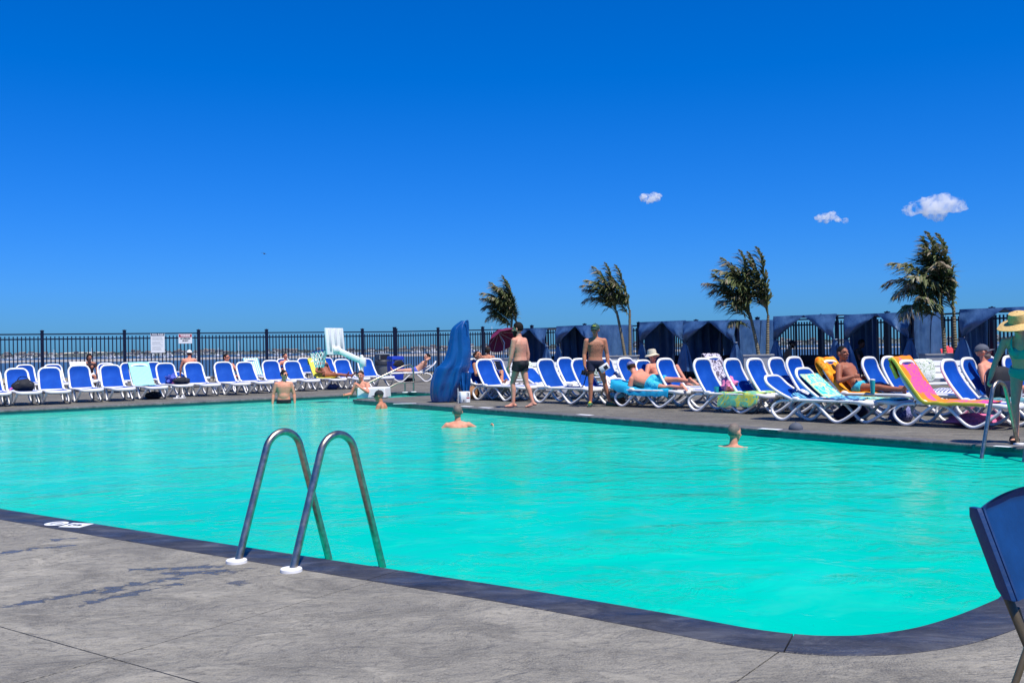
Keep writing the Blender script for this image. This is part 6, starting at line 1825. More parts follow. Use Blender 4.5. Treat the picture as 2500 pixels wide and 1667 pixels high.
def body_shape(B, g=1.0, belly=0.0, fem=0.0, fingers=True, feet=True, legs=True):
    s = B.s; mb = MB()
    mb.loft(torso_rings(B, -0.115, 0.51, 0, g, fem))
    def at(t, x, y):   # point of the trunk: forward x, left y
        p, u = B.spine(t); l = B.latat(t); f = l.cross(u).normalized(); return p + f * x * s + l * y * s, f, l, u
    if belly:
        c, f, l, u = at(0.11, 0.035 + 0.05 * belly, 0); mb.ell(c, (0.10 * s * (0.6 + belly * 0.5), 0.135 * s, 0.135 * s), Matrix((f, l, u)).transposed())
    if not fem:
        for y in (-1, 1):
            c, f, l, u = at(0.355, 0.075, 0.078 * y); mb.ell(c, (0.048 * s, 0.088 * s, 0.062 * s), Matrix((f, l, u)).transposed())
            c, f, l, u = at(0.36, -0.075, 0.085 * y); mb.ell(c, (0.045 * s, 0.075 * s, 0.11 * s), Matrix((f, l, u)).transposed())
    else:
        for y in (-1, 1):
            c, f, l, u = at(0.32, 0.085, 0.080 * y); mb.ell(c, (0.075 * s, 0.070 * s, 0.075 * s), Matrix((f, l, u)).transposed())
    for y in (-1, 1):
        c, f, l, u = at(-0.055, -0.060, 0.075 * y); mb.ell(c, (0.080 * s, 0.085 * s, 0.085 * s), Matrix((f, l, u)).transposed())
        p, u = B.spine(0.47); mb.cone(p + B.lat2 * 0.04 * s * y, B.spine(0.435)[0] + B.lat2 * y * 0.165 * s, 0.058 * s, 0.060 * s)
    # neck and head
    mb.cone(B.neck - B.hu * 0.03 * s, B.head - B.hu * 0.05 * s - B.face * 0.012 * s, 0.060 * s, 0.054 * s)
    hs = s * 1.13
    h, H = B.head, B.HM
    def hp(x, y, z): return h + H @ (V(x, y, z) * hs)
    mb.ell(hp(-0.010, 0, 0.025), (0.094 * hs, 0.074 * hs, 0.095 * hs), H, nu=18, nv=12)
    mb.ell(hp(0.022, 0, -0.040), (0.066 * hs, 0.056 * hs, 0.072 * hs), H, nu=16, nv=10)
    mb.ell(hp(0.062, 0, -0.088), (0.024 * hs, 0.028 * hs, 0.020 * hs), H)          # chin
    mb.ell(hp(0.078, 0, 0.030), (0.016 * hs, 0.050 * hs, 0.014 * hs), H)           # brow
    mb.cone(hp(0.083, 0, 0.020), hp(0.105, 0, -0.020), 0.010 * hs, 0.016 * hs, 8) # nose
    for y in (-1, 1):
        mb.ell(hp(0.070, 0.036 * y, -0.022), (0.022 * hs, 0.022 * hs, 0.016 * hs), H)     # cheek
        mb.ell(hp(-0.008, 0.077 * y, -0.006), (0.020 * hs, 0.011 * hs, 0.032 * hs), H)    # ear
    mb.ell(hp(0.083, 0, -0.054), (0.011 * hs, 0.024 * hs, 0.010 * hs), H)          # mouth
    ga = 0.94 + 0.06 * g + (-0.12 if fem else 0)
    for k, sg in (('L', 1), ('R', -1)):
        sh, el, wr, hd = B.arm[k]
        mb.ell(sh - (0, 0, 0) if False else sh, (0.064 * s * ga, 0.062 * s * ga, 0.066 * s * ga))
        mb.cone(sh, sh.lerp(el, 0.45), 0.063 * s * ga, 0.057 * s * ga); mb.cone(sh.lerp(el, 0.4), el, 0.057 * s * ga, 0.044 * s * ga)
        mb.cone(el, el.lerp(wr, 0.32), 0.044 * s * ga, 0.047 * s * ga); mb.cone(el.lerp(wr, 0.3), wr, 0.047 * s * ga, 0.030 * s)
        # hand: palm, four fingers, thumb
        fa = (wr - el).normalized(); side = B.P.get('palm' + k)
        side = unit(side) if side else (B.lat * sg)
        nrm = (side - hd * side.dot(hd)); nrm = nrm.normalized() if nrm.length > 1e-3 else hd.orthogonal().normalized()
        wd = hd.cross(nrm).normalized()              # across the knuckles
        pc = wr + hd * 0.052 * s
        mb.ell(pc, (0.056 * s, 0.042 * s, 0.017 * s), Matrix((hd, wd, nrm)).transposed())
        curl = B.P.get('curl' + k, 0.35)
        if fingers:
            for j, (o, ln) in enumerate([(-0.030, .066), (-0.010, .078), (0.011, .074), (0.030, .058)]):
                b0 = wr + hd * 0.090 * s + wd * o * s; d0 = hd
                d1 = (hd * math.cos(curl) - nrm * math.sin(curl)).normalized(); d2 = (hd * math.cos(curl * 2.4) - nrm * math.sin(curl * 2.4)).normalized()
                b1 = b0 + d1 * ln * 0.5 * s; b2 = b1 + d2 * ln * 0.5 * s
                mb.cone(b0 - hd * 0.015 * s, b1, 0.0105 * s, 0.0098 * s, 8); mb.cone(b1, b2, 0.0098 * s, 0.0085 * s, 8)
            tsg = B.P.get('thumb' + k, 1 if sg > 0 else -1)
            tb = wr + hd * 0.030 * s + wd * 0.030 * s * tsg
            td = (hd * 0.75 + wd * 0.6 * tsg - nrm * 0.35).normalized(); t1 = tb + td * 0.042 * s; mb.cone(tb, t1, 0.015 * s, 0.012 * s, 8); mb.cone(t1, t1 + (td * 0.8 + hd * 0.4).normalized() * 0.030 * s, 0.012 * s, 0.010 * s, 8)
        else:
            mb.cone(wr + hd * 0.07 * s, wr + hd * 0.13 * s - nrm * 0.03 * s, 0.026 * s, 0.018 * s)
        if legs:
            hpv, kn, an, ft = B.leg[k]; gl = 0.90 + 0.10 * g
            d1 = (B.spine(0.05)[0] - B.pel).normalized()
            mb.cone(hpv + d1 * 0.02 * s, hpv.lerp(kn, 0.4), 0.088 * s * gl, 0.078 * s * gl); mb.cone(hpv.lerp(kn, 0.35), kn, 0.080 * s * gl, 0.053 * s * gl)
            mb.ell(kn, (0.054 * s,) * 3)
            back = B.P.get('calf' + k)
            sd = (an - kn).normalized(); bk = (-(ft - sd * ft.dot(sd))); bk = bk.normalized() if bk.length > 1e-3 else sd.orthogonal()
            mb.cone(kn, kn.lerp(an, 0.35) + bk * 0.014 * s, 0.050 * s * gl, 0.055 * s * gl); mb.cone(kn.lerp(an, 0.32) + bk * 0.013 * s, an, 0.054 * s * gl, 0.036 * s)
            if feet:
                up = -sd; up = (up - ft * up.dot(ft)).normalized() if abs(up.dot(ft)) < 0.98 else ft.orthogonal().normalized(); fl = up.cross(ft)
                heel = an - ft * 0.038 * s - up * 0.045 * s
                mb.ell(heel, (0.040 * s, 0.034 * s, 0.034 * s), Matrix((ft, fl, up)).transposed())
                mb.cone(an - up * 0.012 * s, an + ft * 0.075 * s - up * 0.046 * s, 0.037 * s, 0.030 * s)
                mb.ell(an + ft * 0.085 * s - up * 0.056 * s, (0.095 * s, 0.044 * s, 0.024 * s), Matrix((ft, fl, up)).transposed())
                for j in range(5):
                    o = (j - 2) * 0.0175 * s; ln = [0.188, 0.186, 0.180, 0.170, 0.158][j if sg > 0 else j]
                    mb.ell(an + ft * ((0.176 - 0.006 * abs(j - (1 if sg < 0 else 3))) * s) - up * 0.060 * s + fl * o, (0.022 * s, 0.0095 * s, 0.0115 * s), Matrix((ft, fl, up)).transposed(), nu=8, nv=6)
    return mb
def trunks_shape(B, g, frac, top=0.015, low=-0.115, grow=0.016, flare=0.0, legs=True, fem=0.0):
    s = B.s; mb = MB(); mb.loft(torso_rings(B, low, top, grow * s, g, fem))
    for y in (-1, 1):
        p, u = B.spine(-0.055); l = B.lat; f = l.cross(u).normalized()
        mb.ell(p - f * 0.060 * s + l * 0.075 * y * s, (0.080 * s + grow * s * .8, 0.085 * s + grow * s * .8, 0.085 * s + grow * s * .5), Matrix((f, l, u)).transposed())
    if legs:
        for k in 'LR':
            hpv, kn, an, ft = B.leg[k]; gl = 0.90 + 0.10 * g; d1 = (B.spine(0.05)[0] - B.pel).normalized()
            e = hpv.lerp(kn, frac)
            mb.cone(hpv + d1 * 0.03 * s, e, 0.092 * s * gl + grow * s, (0.092 - 0.028 * frac) * s * gl + grow * s * (1.3 + flare), flat=True, n=18)
    return mb
def person(loc, rz, P, tone, lb, g=1.0, belly=0.0, fem=0.0, voxel=0.0105, trunks=None, hair=None, cap=None, capkw=None, shades=False, beard=None, eyes=True, hat=None, swim=None, legs=True, top=None):
    B = skeleton(P); s = B.s
    me = remesh(body_shape(B, g, belly, fem, legs=legs, feet=legs), voxel); me.materials.append(SK[tone])
    o = link('person', me, loc=loc, rot=(0, 0, rz)); tag(o, lb, 'person')
    def sub(nm, mb, mat, vox=0.012, sm=4):
        m_ = remesh(mb, vox, sm); m_.materials.append(mat); return link(nm, m_, parent=o)
    if trunks: sub('swim_trunks', trunks_shape(B, g, *trunks[1:], fem=fem), trunks[0])
    if swim: # one piece or bikini pieces: list of (name, t0, t1, grow, mat)
        for (nm, t0, t1, gr, mt) in swim:
            mb = MB(); mb.loft(torso_rings(B, t0, t1, gr * s, g, fem))
            if t0 < 0:
                for y in (-1, 1):
                    p, u = B.spine(-0.055); l = B.lat; f = l.cross(u).normalized()
                    mb.ell(p - f * 0.060 * s + l * 0.070 * y * s, (0.084 * s + gr * s, 0.086 * s + gr * s, 0.084 * s + gr * s), Matrix((f, l, u)).transposed())
            if t1 > 0.3:
                for y in (-1, 1):
                    p, u = B.spine(0.32); l = B.latat(0.32); f = l.cross(u).normalized()
                    mb.ell(p + f * 0.085 * s + l * 0.080 * y * s, (0.075 * s + gr * s, 0.070 * s + gr * s, 0.075 * s + gr * s), Matrix((f, l, u)).transposed())
            sub(nm, mb, mt)
    if top:
        mb = MB(); mb.loft(torso_rings(B, *top[1], 0.014 * s, g, fem))
        for k in 'LR':
            sh, el, wr, hd = B.arm[k]; mb.cone(sh, sh.lerp(el, 0.5), 0.070 * s, 0.062 * s, flat=True)
        sub('shirt', mb, top[0])
    s = B.s * 1.13
    h, H = B.head, B.HM
    HM4 = Matrix.Translation(h + H @ V(-0.010 * s, 0, 0.030 * s)) @ H.to_4x4()
    if hair:
        mb = MB(); nu, nv = 22, 12; rings = []
        full = hair[1] if len(hair) > 1 else 0.0
        for j in range(nv + 1):
            ph = R(-58 + 146 * j / nv); row = []
            for k in range(nu):
                a = 2 * math.pi * k / nu; front = max(0, math.cos(a))
                pmin = R(-40 + 74 * front ** 0.7); pp = max(ph, pmin)
                q = V(-0.012 + (0.098 + full) * math.cos(pp) * math.cos(a), (0.079 + full) * math.cos(pp) * math.sin(a), 0.026 + (0.102 + full) * math.sin(pp)) * s
                q *= 1 + 0.02 * noise.noise(q * 60)
                row.append(h + H @ q)
            rings.append(row)
        mb.loft(rings, cap=True); mb.build('hair', hair[0], o)
        if len(hair) > 2:   # long hair
            mb = MB(); mb.loft([[h + H @ (V(-0.05 - 0.02 * t + r0 * math.cos(a), r1 * math.sin(a), 0.02 - hair[2] * t) * s) for a in [2 * math.pi * k / 14 for k in range(14)]] for t, r0, r1 in [(0, .06, .085), (.35, .05, .09), (.7, .04, .085), (1, .02, .05)]]); mb.build('long_hair', hair[0], o)
    if beard:
        mb = MB(); mb.ell(h + H @ (V(0.030, 0, -0.062) * s), (0.066 * s, 0.063 * s, 0.060 * s), H, nu=16, nv=10)
        if beard[1] > 1: mb.ell(h + H @ (V(0.045, 0, -0.10) * s), (0.045 * s, 0.05 * s, 0.05 * s), H)
        mb.build('beard', beard[0], o)
    if cap: cap_meshes(o, HM4, cap, 0.104 * s, **(capkw or {}))
    if hat:   # straw hat: crown and wide brim
        mat, rc, rb_, hc = hat; up = 0.035
        mb = MB(); rings = []
        for r_, z in [(rc * 1.02, 0.0), (rc * 1.0, hc * .5), (rc * 0.9, hc * .88), (rc * 0.55, hc), (0.01, hc * 1.01)]:
            rings.append([HM4 @ V(r_ * 1.12 * math.cos(a), r_ * math.sin(a), z + 0.01) for a in [2 * math.pi * k / 24 for k in range(24)]])
        mb.loft(rings, cap=False); mb.build('hat_crown', mat, o)
        mb = MB(); rings = []
        for r_, z in [(rc * 1.0, 0.012), (rc + (rb_ - rc) * .5, -0.006), (rb_, -0.032), (rb_, -0.040), (rc + (rb_ - rc) * .5, -0.013), (rc * 0.98, 0.004)]:
            rings.append([HM4 @ V(r_ * (1.1 + 0.03 * math.sin(3 * a)) * math.cos(a), r_ * (1 + 0.03 * math.sin(5 * a)) * math.sin(a), z + 0.012 * math.sin(2 * a + 1) * (r_ / rb_)) for a in [2 * math.pi * k / 30 for k in range(30)]])
        mb.loft(rings, cap=False); mb.build('hat_brim', mat, o)
    if shades:
        mb = MB()
        for y in (-1, 1): mb.ell(h + H @ (V(0.088, 0.033 * y, 0.010) * s), (0.012 * s, 0.029 * s, 0.020 * s), H)
        mb.box(h + H @ (V(0.094, 0, 0.016) * s), (0.008 * s, 0.03 * s, 0.007 * s), H)
        for y in (-1, 1): mb.tube([h + H @ (V(0.080, 0.060 * y, 0.016) * s), h + H @ (V(0.0, 0.080 * y, 0.016) * s)], 0.005 * s, 5)
        mb.build('sunglasses', M['lens'], o)
    elif eyes:
        for y in (-1, 1):
            mb = MB(); mb.ell(h + H @ (V(0.080, 0.032 * y, 0.010) * s), (0.010 * s, 0.014 * s, 0.008 * s), H); mb.build('eye', M['eye'], o)
    if eyes or shades:
        mb = MB(); mb.ell(h + H @ (V(0.092, 0, -0.056) * s), (0.008 * s, 0.022 * s, 0.006 * s), H); mb.build('mouth', M['lip'], o)
    return o, B
DN = (0, 0, -1)
def hold(B, k, o, d=0.075):
    sh, el, wr, hd = B.arm[k]; return o.matrix_basis @ (wr + hd * d * B.s)
def at_loc(o): 
    o.matrix_basis  # keeps API obvious
    return Matrix.Translation(o.location) @ Matrix.Rotation(o.rotation_euler[2], 4, 'Z')

# 1. bearded man standing, back to us, looking to the left
c = G(1272, 995)
P = dict(s=1.045, pel=(0, 0, 1.0), d1=(0.05, 0, 1), d2=(0.02, 0.0, 1), face=(0.95, 0.25, -0.03), armL=[(0.14, 0.14, -1), (0.26, 0.06, -1), (0.2, 0.0, -1)], armR=[(-0.16, -0.20, -1), (0.16, -0.02, -1), (0.2, 0.0, -1)],
         legL=[(0.34, 0.02, -1), (-0.04, 0.03, -1), (1, 0.9, 0)], legR=[(-0.16, -0.04, -1), (-0.40, 0.0, -1), (1, 0.5, -0.25)])
o1, B = person(V(c.x, c.y, 0), R(146), P, 'hairy_back', 'person with dark hair and beard standing in black swim trunks, back turned', g=1.08, belly=0.15, trunks=(M['black_cloth'], 0.38), hair=(M['hair_dark'], 0.004), beard=(M['hair_dark'], 2), voxel=0.009)
low = min(v.co.z for v in o1.data.vertices); o1.location.z = 0.002 - low
# 2. man with green cap holding a camera and a book
c = G(1455, 992)
P = dict(s=1.0, pel=(0, 0, 0.96), d1=(0.02, 0.03, 1), d2=(-0.01, 0.02, 1), face=(0.9, -0.40, -0.12), armL=[(0.05, 0.20, -1), (0.30, 0.02, -1), (0.55, -0.5, -0.7)], armR=[(-0.02, -0.20, -1), (0.30, -0.04, -1), (0.3, 0.0, -1)],
         legL=[(0.06, 0.26, -1), (-0.06, 0.26, -1), (0.8, 0.6, 0)], legR=[(0.05, -0.05, -1), (-0.05, -0.02, -1), (1, -0.45, 0)], palmL=(-0.3, 1, 0), curlL=0.7, curlR=0.7)
o2, B = person(V(c.x, c.y, 0), R(-82), P, 'hairy_chest', 'person in green cap and navy trunks standing with a camera and a book', g=1.02, trunks=(M['navy_cloth'], 0.42), cap=M['green_cap'], capkw=dict(logo=M['lime']), shades=True, voxel=0.009)
low = min(v.co.z for v in o2.data.vertices); o2.location.z = 0.022 - low
for k in 'LR':   # green sneakers with lime laces
    hpv, kn, an, ft = B.leg[k]; ft = V(ft.x, ft.y, 0).normalized(); fl = V(0, 0, 1).cross(ft); mb = MB(); z0 = low
    an2 = V(an.x, an.y, low)
    rings = []
    for x, w, z1 in [(-0.085, .028, .07), (-0.05, .042, .085), (0.02, .044, .085), (0.09, .048, .062), (0.15, .046, .045), (0.19, .025, .03)]:
        cc = an2 + ft * x
        rings.append([cc + fl * w * math.cos(a) + V(0, 0, -0.018 + (z1 + 0.018) * (0.5 + 0.5 * math.sin(a))) for a in [2 * math.pi * q / 14 for q in range(14)]])
    mb.loft(rings); sh_ = mb.build('sneaker', M['green_shoe'], o2)
    mb = MB(); mb.tube(spline([an2 + ft * 0.07 + fl * -0.03 + V(0, 0, .062), an2 + ft * 0.075 + V(0, 0, .077), an2 + ft * 0.07 + fl * 0.03 + V(0, 0, .062)], 4), 0.011, 6); mb.tube([an2 + ft * 0.03 + V(0, 0, 0.088), an2 + ft * 0.11 + V(0, 0, 0.062)], 0.012, 6); mb.build('laces', M['lime'], sh_)
W2 = Matrix.Translation(o2.location) @ Matrix.Rotation(R(-82), 4, 'Z')
sh, el, wr, hd = B.arm['R']; cpos = W2 @ (wr + hd * 0.13)
r = MB(); r.box((0, 0, -0.03), (0.14, 0.075, 0.10)); r.box((0, 0, 0.028), (0.05, 0.06, 0.03)); cam_o = r.build('camera_body', M['black_rubber'], loc=cpos, rot=(0.15, 0.2, 0.5), bev=0.012, seg=2)
tag(cam_o, 'black camera with dangling strap in the hand of the green-capped person', 'camera')
mb = MB(); mb.lathe([(0.040, 0), (0.044, 0.02), (0.042, 0.07), (0.036, 0.085), (0.03, 0.078)], 18, M=Matrix.Rotation(R(105), 3, 'X')); mb.build('lens', M['lens'], cam_o, loc=(0, -0.035, -0.03))
mb = MB(); mb.tube(spline([V(-0.07, 0, 0), V(-0.10, -.02, -.12), V(-0.09, -.03, -.30), V(-0.03, -.03, -.36), V(0.03, -.02, -.28), V(0.045, -.01, -.12), V(0.06, 0, -.02)], 6), 0.010, 6, rb=0.004); mb.build('strap', M['black_rubber'], cam_o)
sh, el, wr, hd = B.arm['L']; bpos = W2 @ (wr + hd * 0.10)
bk = MB().box((0, 0, 0), (0.22, 0.028, 0.145)).build('book', M['white_cloth'], loc=bpos + V(-0.055, -0.06, 0.02), rot=(0.1, R(-32), 0.15), bev=0.003)
tag(bk, 'white paperback held at the hip of the green-capped person', 'book')
MB().box((0.028, -0.0155, -0.005), (0.09, 0.003, 0.085)).build('cover_picture', M['ink'], bk, smooth=False)

# 3. man standing waist deep, sunglasses
P = dict(s=1.0, pel=(0, 0, -0.115), d1=(0, 0, 1), face=(0.75, 0.66, -0.02), armL=[(0.0, 0.30, -1), (0.22, 0.05, -1), (0.2, 0.2, -1)], armR=[(-0.02, -0.30, -1), (0.22, -0.08, -1), (0.2, -.2, -1)], legL=[(0.05, 0.08, -1), (-.05, 0.02, -1), (1, .1, 0)], legR=[(0.05, -0.08, -1), (-.05, -0.02, -1), (1, -.1, 0)])
c = G(691, 985, -0.115); P['pel'] = (0, 0, -0.02)
o3, B = person(V(c.x, c.y + 0.1, 0), R(-78), P, 'pink', 'person in sunglasses standing waist deep by the far left pool edge', g=1.08, belly=0.45, trunks=(M['black_cloth'], 0.42), hair=(M['hair_dark'],), shades=True)
# 4. man in the pool with a black cap, facing left
c = G(932, 997, -0.115)
P = dict(s=1.0, pel=(-0.02, 0, -0.62), d1=(0.12, 0, 1), face=(1, 0.10, -0.05), armL=[(0.3, 0.35, -1), (0.6, 0, -1), (1, 0, -.5)], armR=[(0.3, -0.35, -1), (0.6, 0, -1), (1, 0, -.5)], legL=[(0.05, 0.08, -1), (-.05, 0.02, -1), (1, .1, 0)], legR=[(0.05, -0.08, -1), (-.05, -0.02, -1), (1, -.1, 0)])
o4, B = person(V(c.x + 0.02, c.y, 0.14), R(170), P, 'tan', 'person in a black cap up to the chest in the pool by the hoop base', cap=M['black_cloth'], capkw=dict(brimlen=0.09), g=1.05, legs=False)
# 5. man in the pool, back of head, one hand out of the water
c = G(1118, 1043, -0.115)
P = dict(s=1.0, pel=(0, 0, -0.72), d1=(0.02, 0, 1), face=(1, 0.05, 0), armL=[(0.1, 0.7, -0.7), (0.4, 0.6, -0.3), (0.7, .3, .3)], armR=[(0.45, -0.75, -0.45), (0.35, -0.75, 0.10), (0.2, -0.2, 0.9)], legL=[(0.05, 0.08, -1), (-.05, 0.02, -1), (1, .1, 0)], legR=[(0.05, -0.08, -1), (-.05, -0.02, -1), (1, -.1, 0)], curlR=1.0)
o5, B = person(V(c.x, c.y, 0.20), R(95), P, 'pink', 'person with cropped hair seen from behind up to the shoulders in the pool', hair=(M['hair_grey'], -0.002), eyes=False, legs=False, g=1.05)
# 6. bald swimmer in front of the right coping
c = G(1790, 1090, -0.115)
P = dict(s=1.02, pel=(-0.05, 0, -0.86), d1=(0.1, 0, 1), face=(1, -0.1, -0.02), armL=[(0.3, 0.9, -0.35), (0.2, 0.9, -0.2), (0.3, .9, 0)], armR=[(0.3, -0.9, -0.35), (0.2, -0.9, -0.25), (0.3, -.9, -.1)], legL=[(0.05, 0.08, -1), (-.05, 0.02, -1), (1, .1, 0)], legR=[(0.05, -0.08, -1), (-.05, -0.02, -1), (1, -.1, 0)])
o6, B = person(V(c.x, c.y, 0.245), R(52), P, 'pink', 'bald swimmer with only the head and shoulder tops above water', hair=(M['hair_grey'], -0.006), eyes=False, legs=False)
# 7. man in the water behind the hoop base, hand raised to his face
c = V(-4.13, 27.5, 0)
P = dict(s=1.0, pel=(-0.05, 0, -0.06), d1=(0.08, 0, 1), face=(0.95, 0.30, -0.15), armL=[(0.55, 0.40, -0.6), (0.55, -0.65, 0.55), (0.5, -0.4, 0.9)], armR=[(0.25, -0.45, -1), (0.95, -0.1, -0.05), (1, 0.2, 0)], legL=[(0.05, 0.08, -1), (-.05, 0.02, -1), (1, .1, 0)], legR=[(0.05, -0.08, -1), (-.05, -0.02, -1), (1, -.1, 0)])
o7, B = person(c, R(-118), P, 'pink', 'person in the pool corner behind the white hoop base with a hand at the face', hair=(M['hair_brown'], -0.003), g=1.08, belly=0.3, legs=False)

def on_lounger(key, x=-0.20, y=0.0, z=0.47): 
    r = L[key]; return r.location.copy(), r.rotation_euler[2], V(x, y, z)
# 8. seated man in a white cap, back to us, on the lounger behind the front row
c = G(463, 944)
P = dict(s=1.05, pel=(0, 0, 0.56), d1=(-0.05, 0, 1), d2=(0.12, 0, 1), face=(1, 0.12, -0.10), armL=[(0.1, 0.42, -1), (0.25, 0.1, -1), (0.3, 0, -1)], armR=[(0.1, -0.40, -1), (0.35, -0.10, -1), (0.4, 0, -1)], legL=[(1, 0.25, -0.05), (0.0, 0.05, -1), (1, .1, 0)], legR=[(0.65, -0.75, 0.25), (0.10, -0.22, -1), (0.8, -.5, 0)])
o8, B = person(V(c.x, c.y, 0.0), R(100), P, 'pink', 'person in a white cap sitting with back turned under the warning sign', cap=M['white_cloth'], capkw=dict(brimlen=0.07), hair=(M['hair_dark'], -0.004), eyes=False, trunks=(M['navy_cloth'], 0.5), g=1.06, voxel=0.011)
r8 = lounger(V(c.x, c.y, 0), R(-40), 12, 'white flat lounger that the person in the white cap sits on', 'l')
# 9. person in a dark shirt and white shorts at the fence
c = G(218, 950)
P = dict(s=0.98, pel=(0, 0, 0.54), d1=(0.05, 0, 1), d2=(0.2, 0, 1), face=(1, 0.1, -0.3), armL=[(0.2, 0.3, -1), (0.9, -0.2, -0.35), (1, -0.2, -.2)], armR=[(0.15, -0.35, -1), (0.85, 0.2, -0.4), (1, 0.2, -.2)], legL=[(1, 0.12, -0.05), (0.15, 0.0, -1), (1, .1, 0)], legR=[(1, -0.12, -0.05), (0.15, 0.0, -1), (1, -.1, 0)])
o9, B = person(V(c.x, c.y, 0), R(-58), P, 'tan', 'person in a dark shirt and white shorts sitting among the left loungers', hair=(M['hair_dark'], 0.006, 0.16), top=(plain('dark_shirt', (0.025, 0.012, 0.02), 0.8), (-0.06, 0.47)), trunks=(M['white_cloth'], 0.55), fem=0.6, voxel=0.011)
lounger(V(c.x, c.y, 0) - rotz(V(0.1, 0, 0), RZL), RZL, 52, 'white back row lounger on which the dark-shirted person sits', 'l')
# 10. reclining man with sunglasses, head seen past the lounger back
r10 = lounger(by_depth(541, 34.8, RZL, 40), RZL, 40, 'white back row lounger under the reclining man in sunglasses', 'l'); L['R7'] = r10
P = dict(s=1.02, pel=(-0.16, 0, 0.49), d1=(-0.60, 0, 0.80), d2=(-0.42, 0, 0.9), hu=(-0.2, 0, 1), face=(1, 0.65, -0.10), armL=[(0.4, 0.5, -0.75), (0.9, -.3, .1), (1, 0, 0)], armR=[(0.3, -0.55, -0.8), (0.9, .2, 0.2), (1, 0, 0)], legL=[(1, 0.1, 0.06), (1, 0.05, -.05), (0.4, .2, 1)], legR=[(1, -0.08, 0.06), (1, -0.05, -.05), (0.4, -.2, 1)])
o10, B = person(r10.location.copy(), RZL, P, 'pink', 'person in sunglasses reclining behind the front left loungers, face in profile', hair=(M['hair_dark'],), shades=True, trunks=(M['navy_cloth'], 0.5), voxel=0.011)
# 11. woman on the yellow towel, legs stretched to the right
loc, rz, _ = on_lounger('F12')
P = dict(s=0.97, pel=(0.02, 0, 0.50), d1=(-0.62, 0, 0.80), d2=(-0.50, 0, 0.9), hu=(-0.25, 0, 1), face=(1, 0.3, -0.1), armL=[(0.2, 0.35, -0.9), (1, -.15, -.2), (1, 0, 0)], armR=[(0.25, -0.45, -0.85), (1, .15, -0.1), (1, 0, 0)], legL=[(1, 0.55, 0.05), (1, 0.35, -.06), (0.5, .3, 0.8)], legR=[(1, 0.35, 0.10), (1, 0.30, -.10), (0.5, .0, 0.9)])
o11, B = person(loc, rz + 0.25, P, 'bronze', 'person in a bikini sunbathing on the yellow towel behind the hoop net', fem=0.8, hair=(M['hair_dark'], 0.008, 0.22), swim=[('bikini_top', 0.27, 0.37, 0.006, M['black_cloth']), ('bikini_bottom', -0.115, -0.02, 0.008, M['black_cloth'])], shades=True)
# 12. sunbather with arms folded behind his head
loc, rz, _ = on_lounger('N9')
P = dict(s=1.02, pel=(-0.14, 0, 0.49), d1=(-0.82, 0, 0.5), d2=(-0.70, 0, 0.72), hu=(-0.35, 0, 1), face=(0.9, 0.35, 0.05), armL=[(-0.1, 0.95, 0.35), (-0.55, -0.75, 0.30), (-.3, -.9, 0)], armR=[(-0.25, -0.95, 0.30), (-0.45, 0.80, 0.25), (-.3, .9, 0)], legL=[(1, 0.06, 0.02), (1, 0.02, -.03), (0.3, .3, 1)], legR=[(1, -0.08, 0.02), (1, -0.04, -.03), (0.3, -.3, 1)])
o12, B = person(loc, rz, P, 'fair', 'sunbather in blue trunks with arms folded behind the head beside the recycling bin', hair=(M['hair_dark'],), trunks=(M['periwinkle_cloth'], 0.35))
# 13. reader behind the tarp: knees and a tablet
loc, rz, _ = on_lounger('SA')
P = dict(s=1.02, pel=(-0.12, 0, 0.49), d1=(-0.55, 0, 0.85), d2=(-0.48, 0, 0.9), face=(1, 0.0, -0.2), armL=[(0.45, 0.25, -0.75), (0.95, -.2, .25), (1, 0, 0.2)], armR=[(0.45, -0.25, -0.75), (0.95, .2, 0.25), (1, 0, 0.2)], legL=[(0.85, 0.25, 0.55), (0.55, -0.5, -.72), (1, -.3, -.2)], legR=[(0.92, -0.15, 0.25), (0.95, -0.1, -.32), (0.6, 0, .6)])
o13, B = person(loc, rz, P, 'tan', 'person reading a tablet on a lounger, mostly hidden by the blue tarp', hair=(M['hair_brown'],), trunks=(M['navy_cloth'], 0.4))
tb = MB().box((0, 0, 0), (0.012, 0.20, 0.26)).build('tablet', M['phone'], loc=at_loc(o13) @ V(0.36, 0.0, 0.86), rot=(0, -0.5, rz), bev=0.004); tag(tb, 'dark tablet held by the reader behind the blue tarp', 'tablet')
MB().box((-0.008, 0, 0.0), (0.004, 0.215, 0.275)).build('case', M['white_plastic'], tb, smooth=False)
# 14. head with a dark cap behind the loungers
c = G(1192, 940)
P = dict(s=1.0, pel=(0, 0, 0.54), d1=(-0.1, 0, 1), d2=(0.1, 0, 1), face=(1, 0, -0.15), armL=[(0.2, 0.4, -1), (0.8, 0, -0.5), (1, 0, -.3)], armR=[(0.2, -0.4, -1), (0.8, 0, -0.5), (1, 0, -.3)], legL=[(1, 0.2, 0), (0.1, 0, -1), (1, 0, 0)], legR=[(1, -0.2, 0), (0.1, 0, -1), (1, 0, 0)])
o14, B = person(V(c.x, c.y, 0), R(80), P, 'tan', 'person in a dark cap sitting behind the loungers below the maroon umbrella', cap=M['black_cloth'], hair=(M['hair_brown'], 0.004, 0.1), eyes=False, trunks=(M['navy_cloth'], 0.5), voxel=0.012)
lounger(V(c.x, c.y, 0), R(-60), 12, 'white flat lounger used as a seat below the maroon umbrella', 'r')
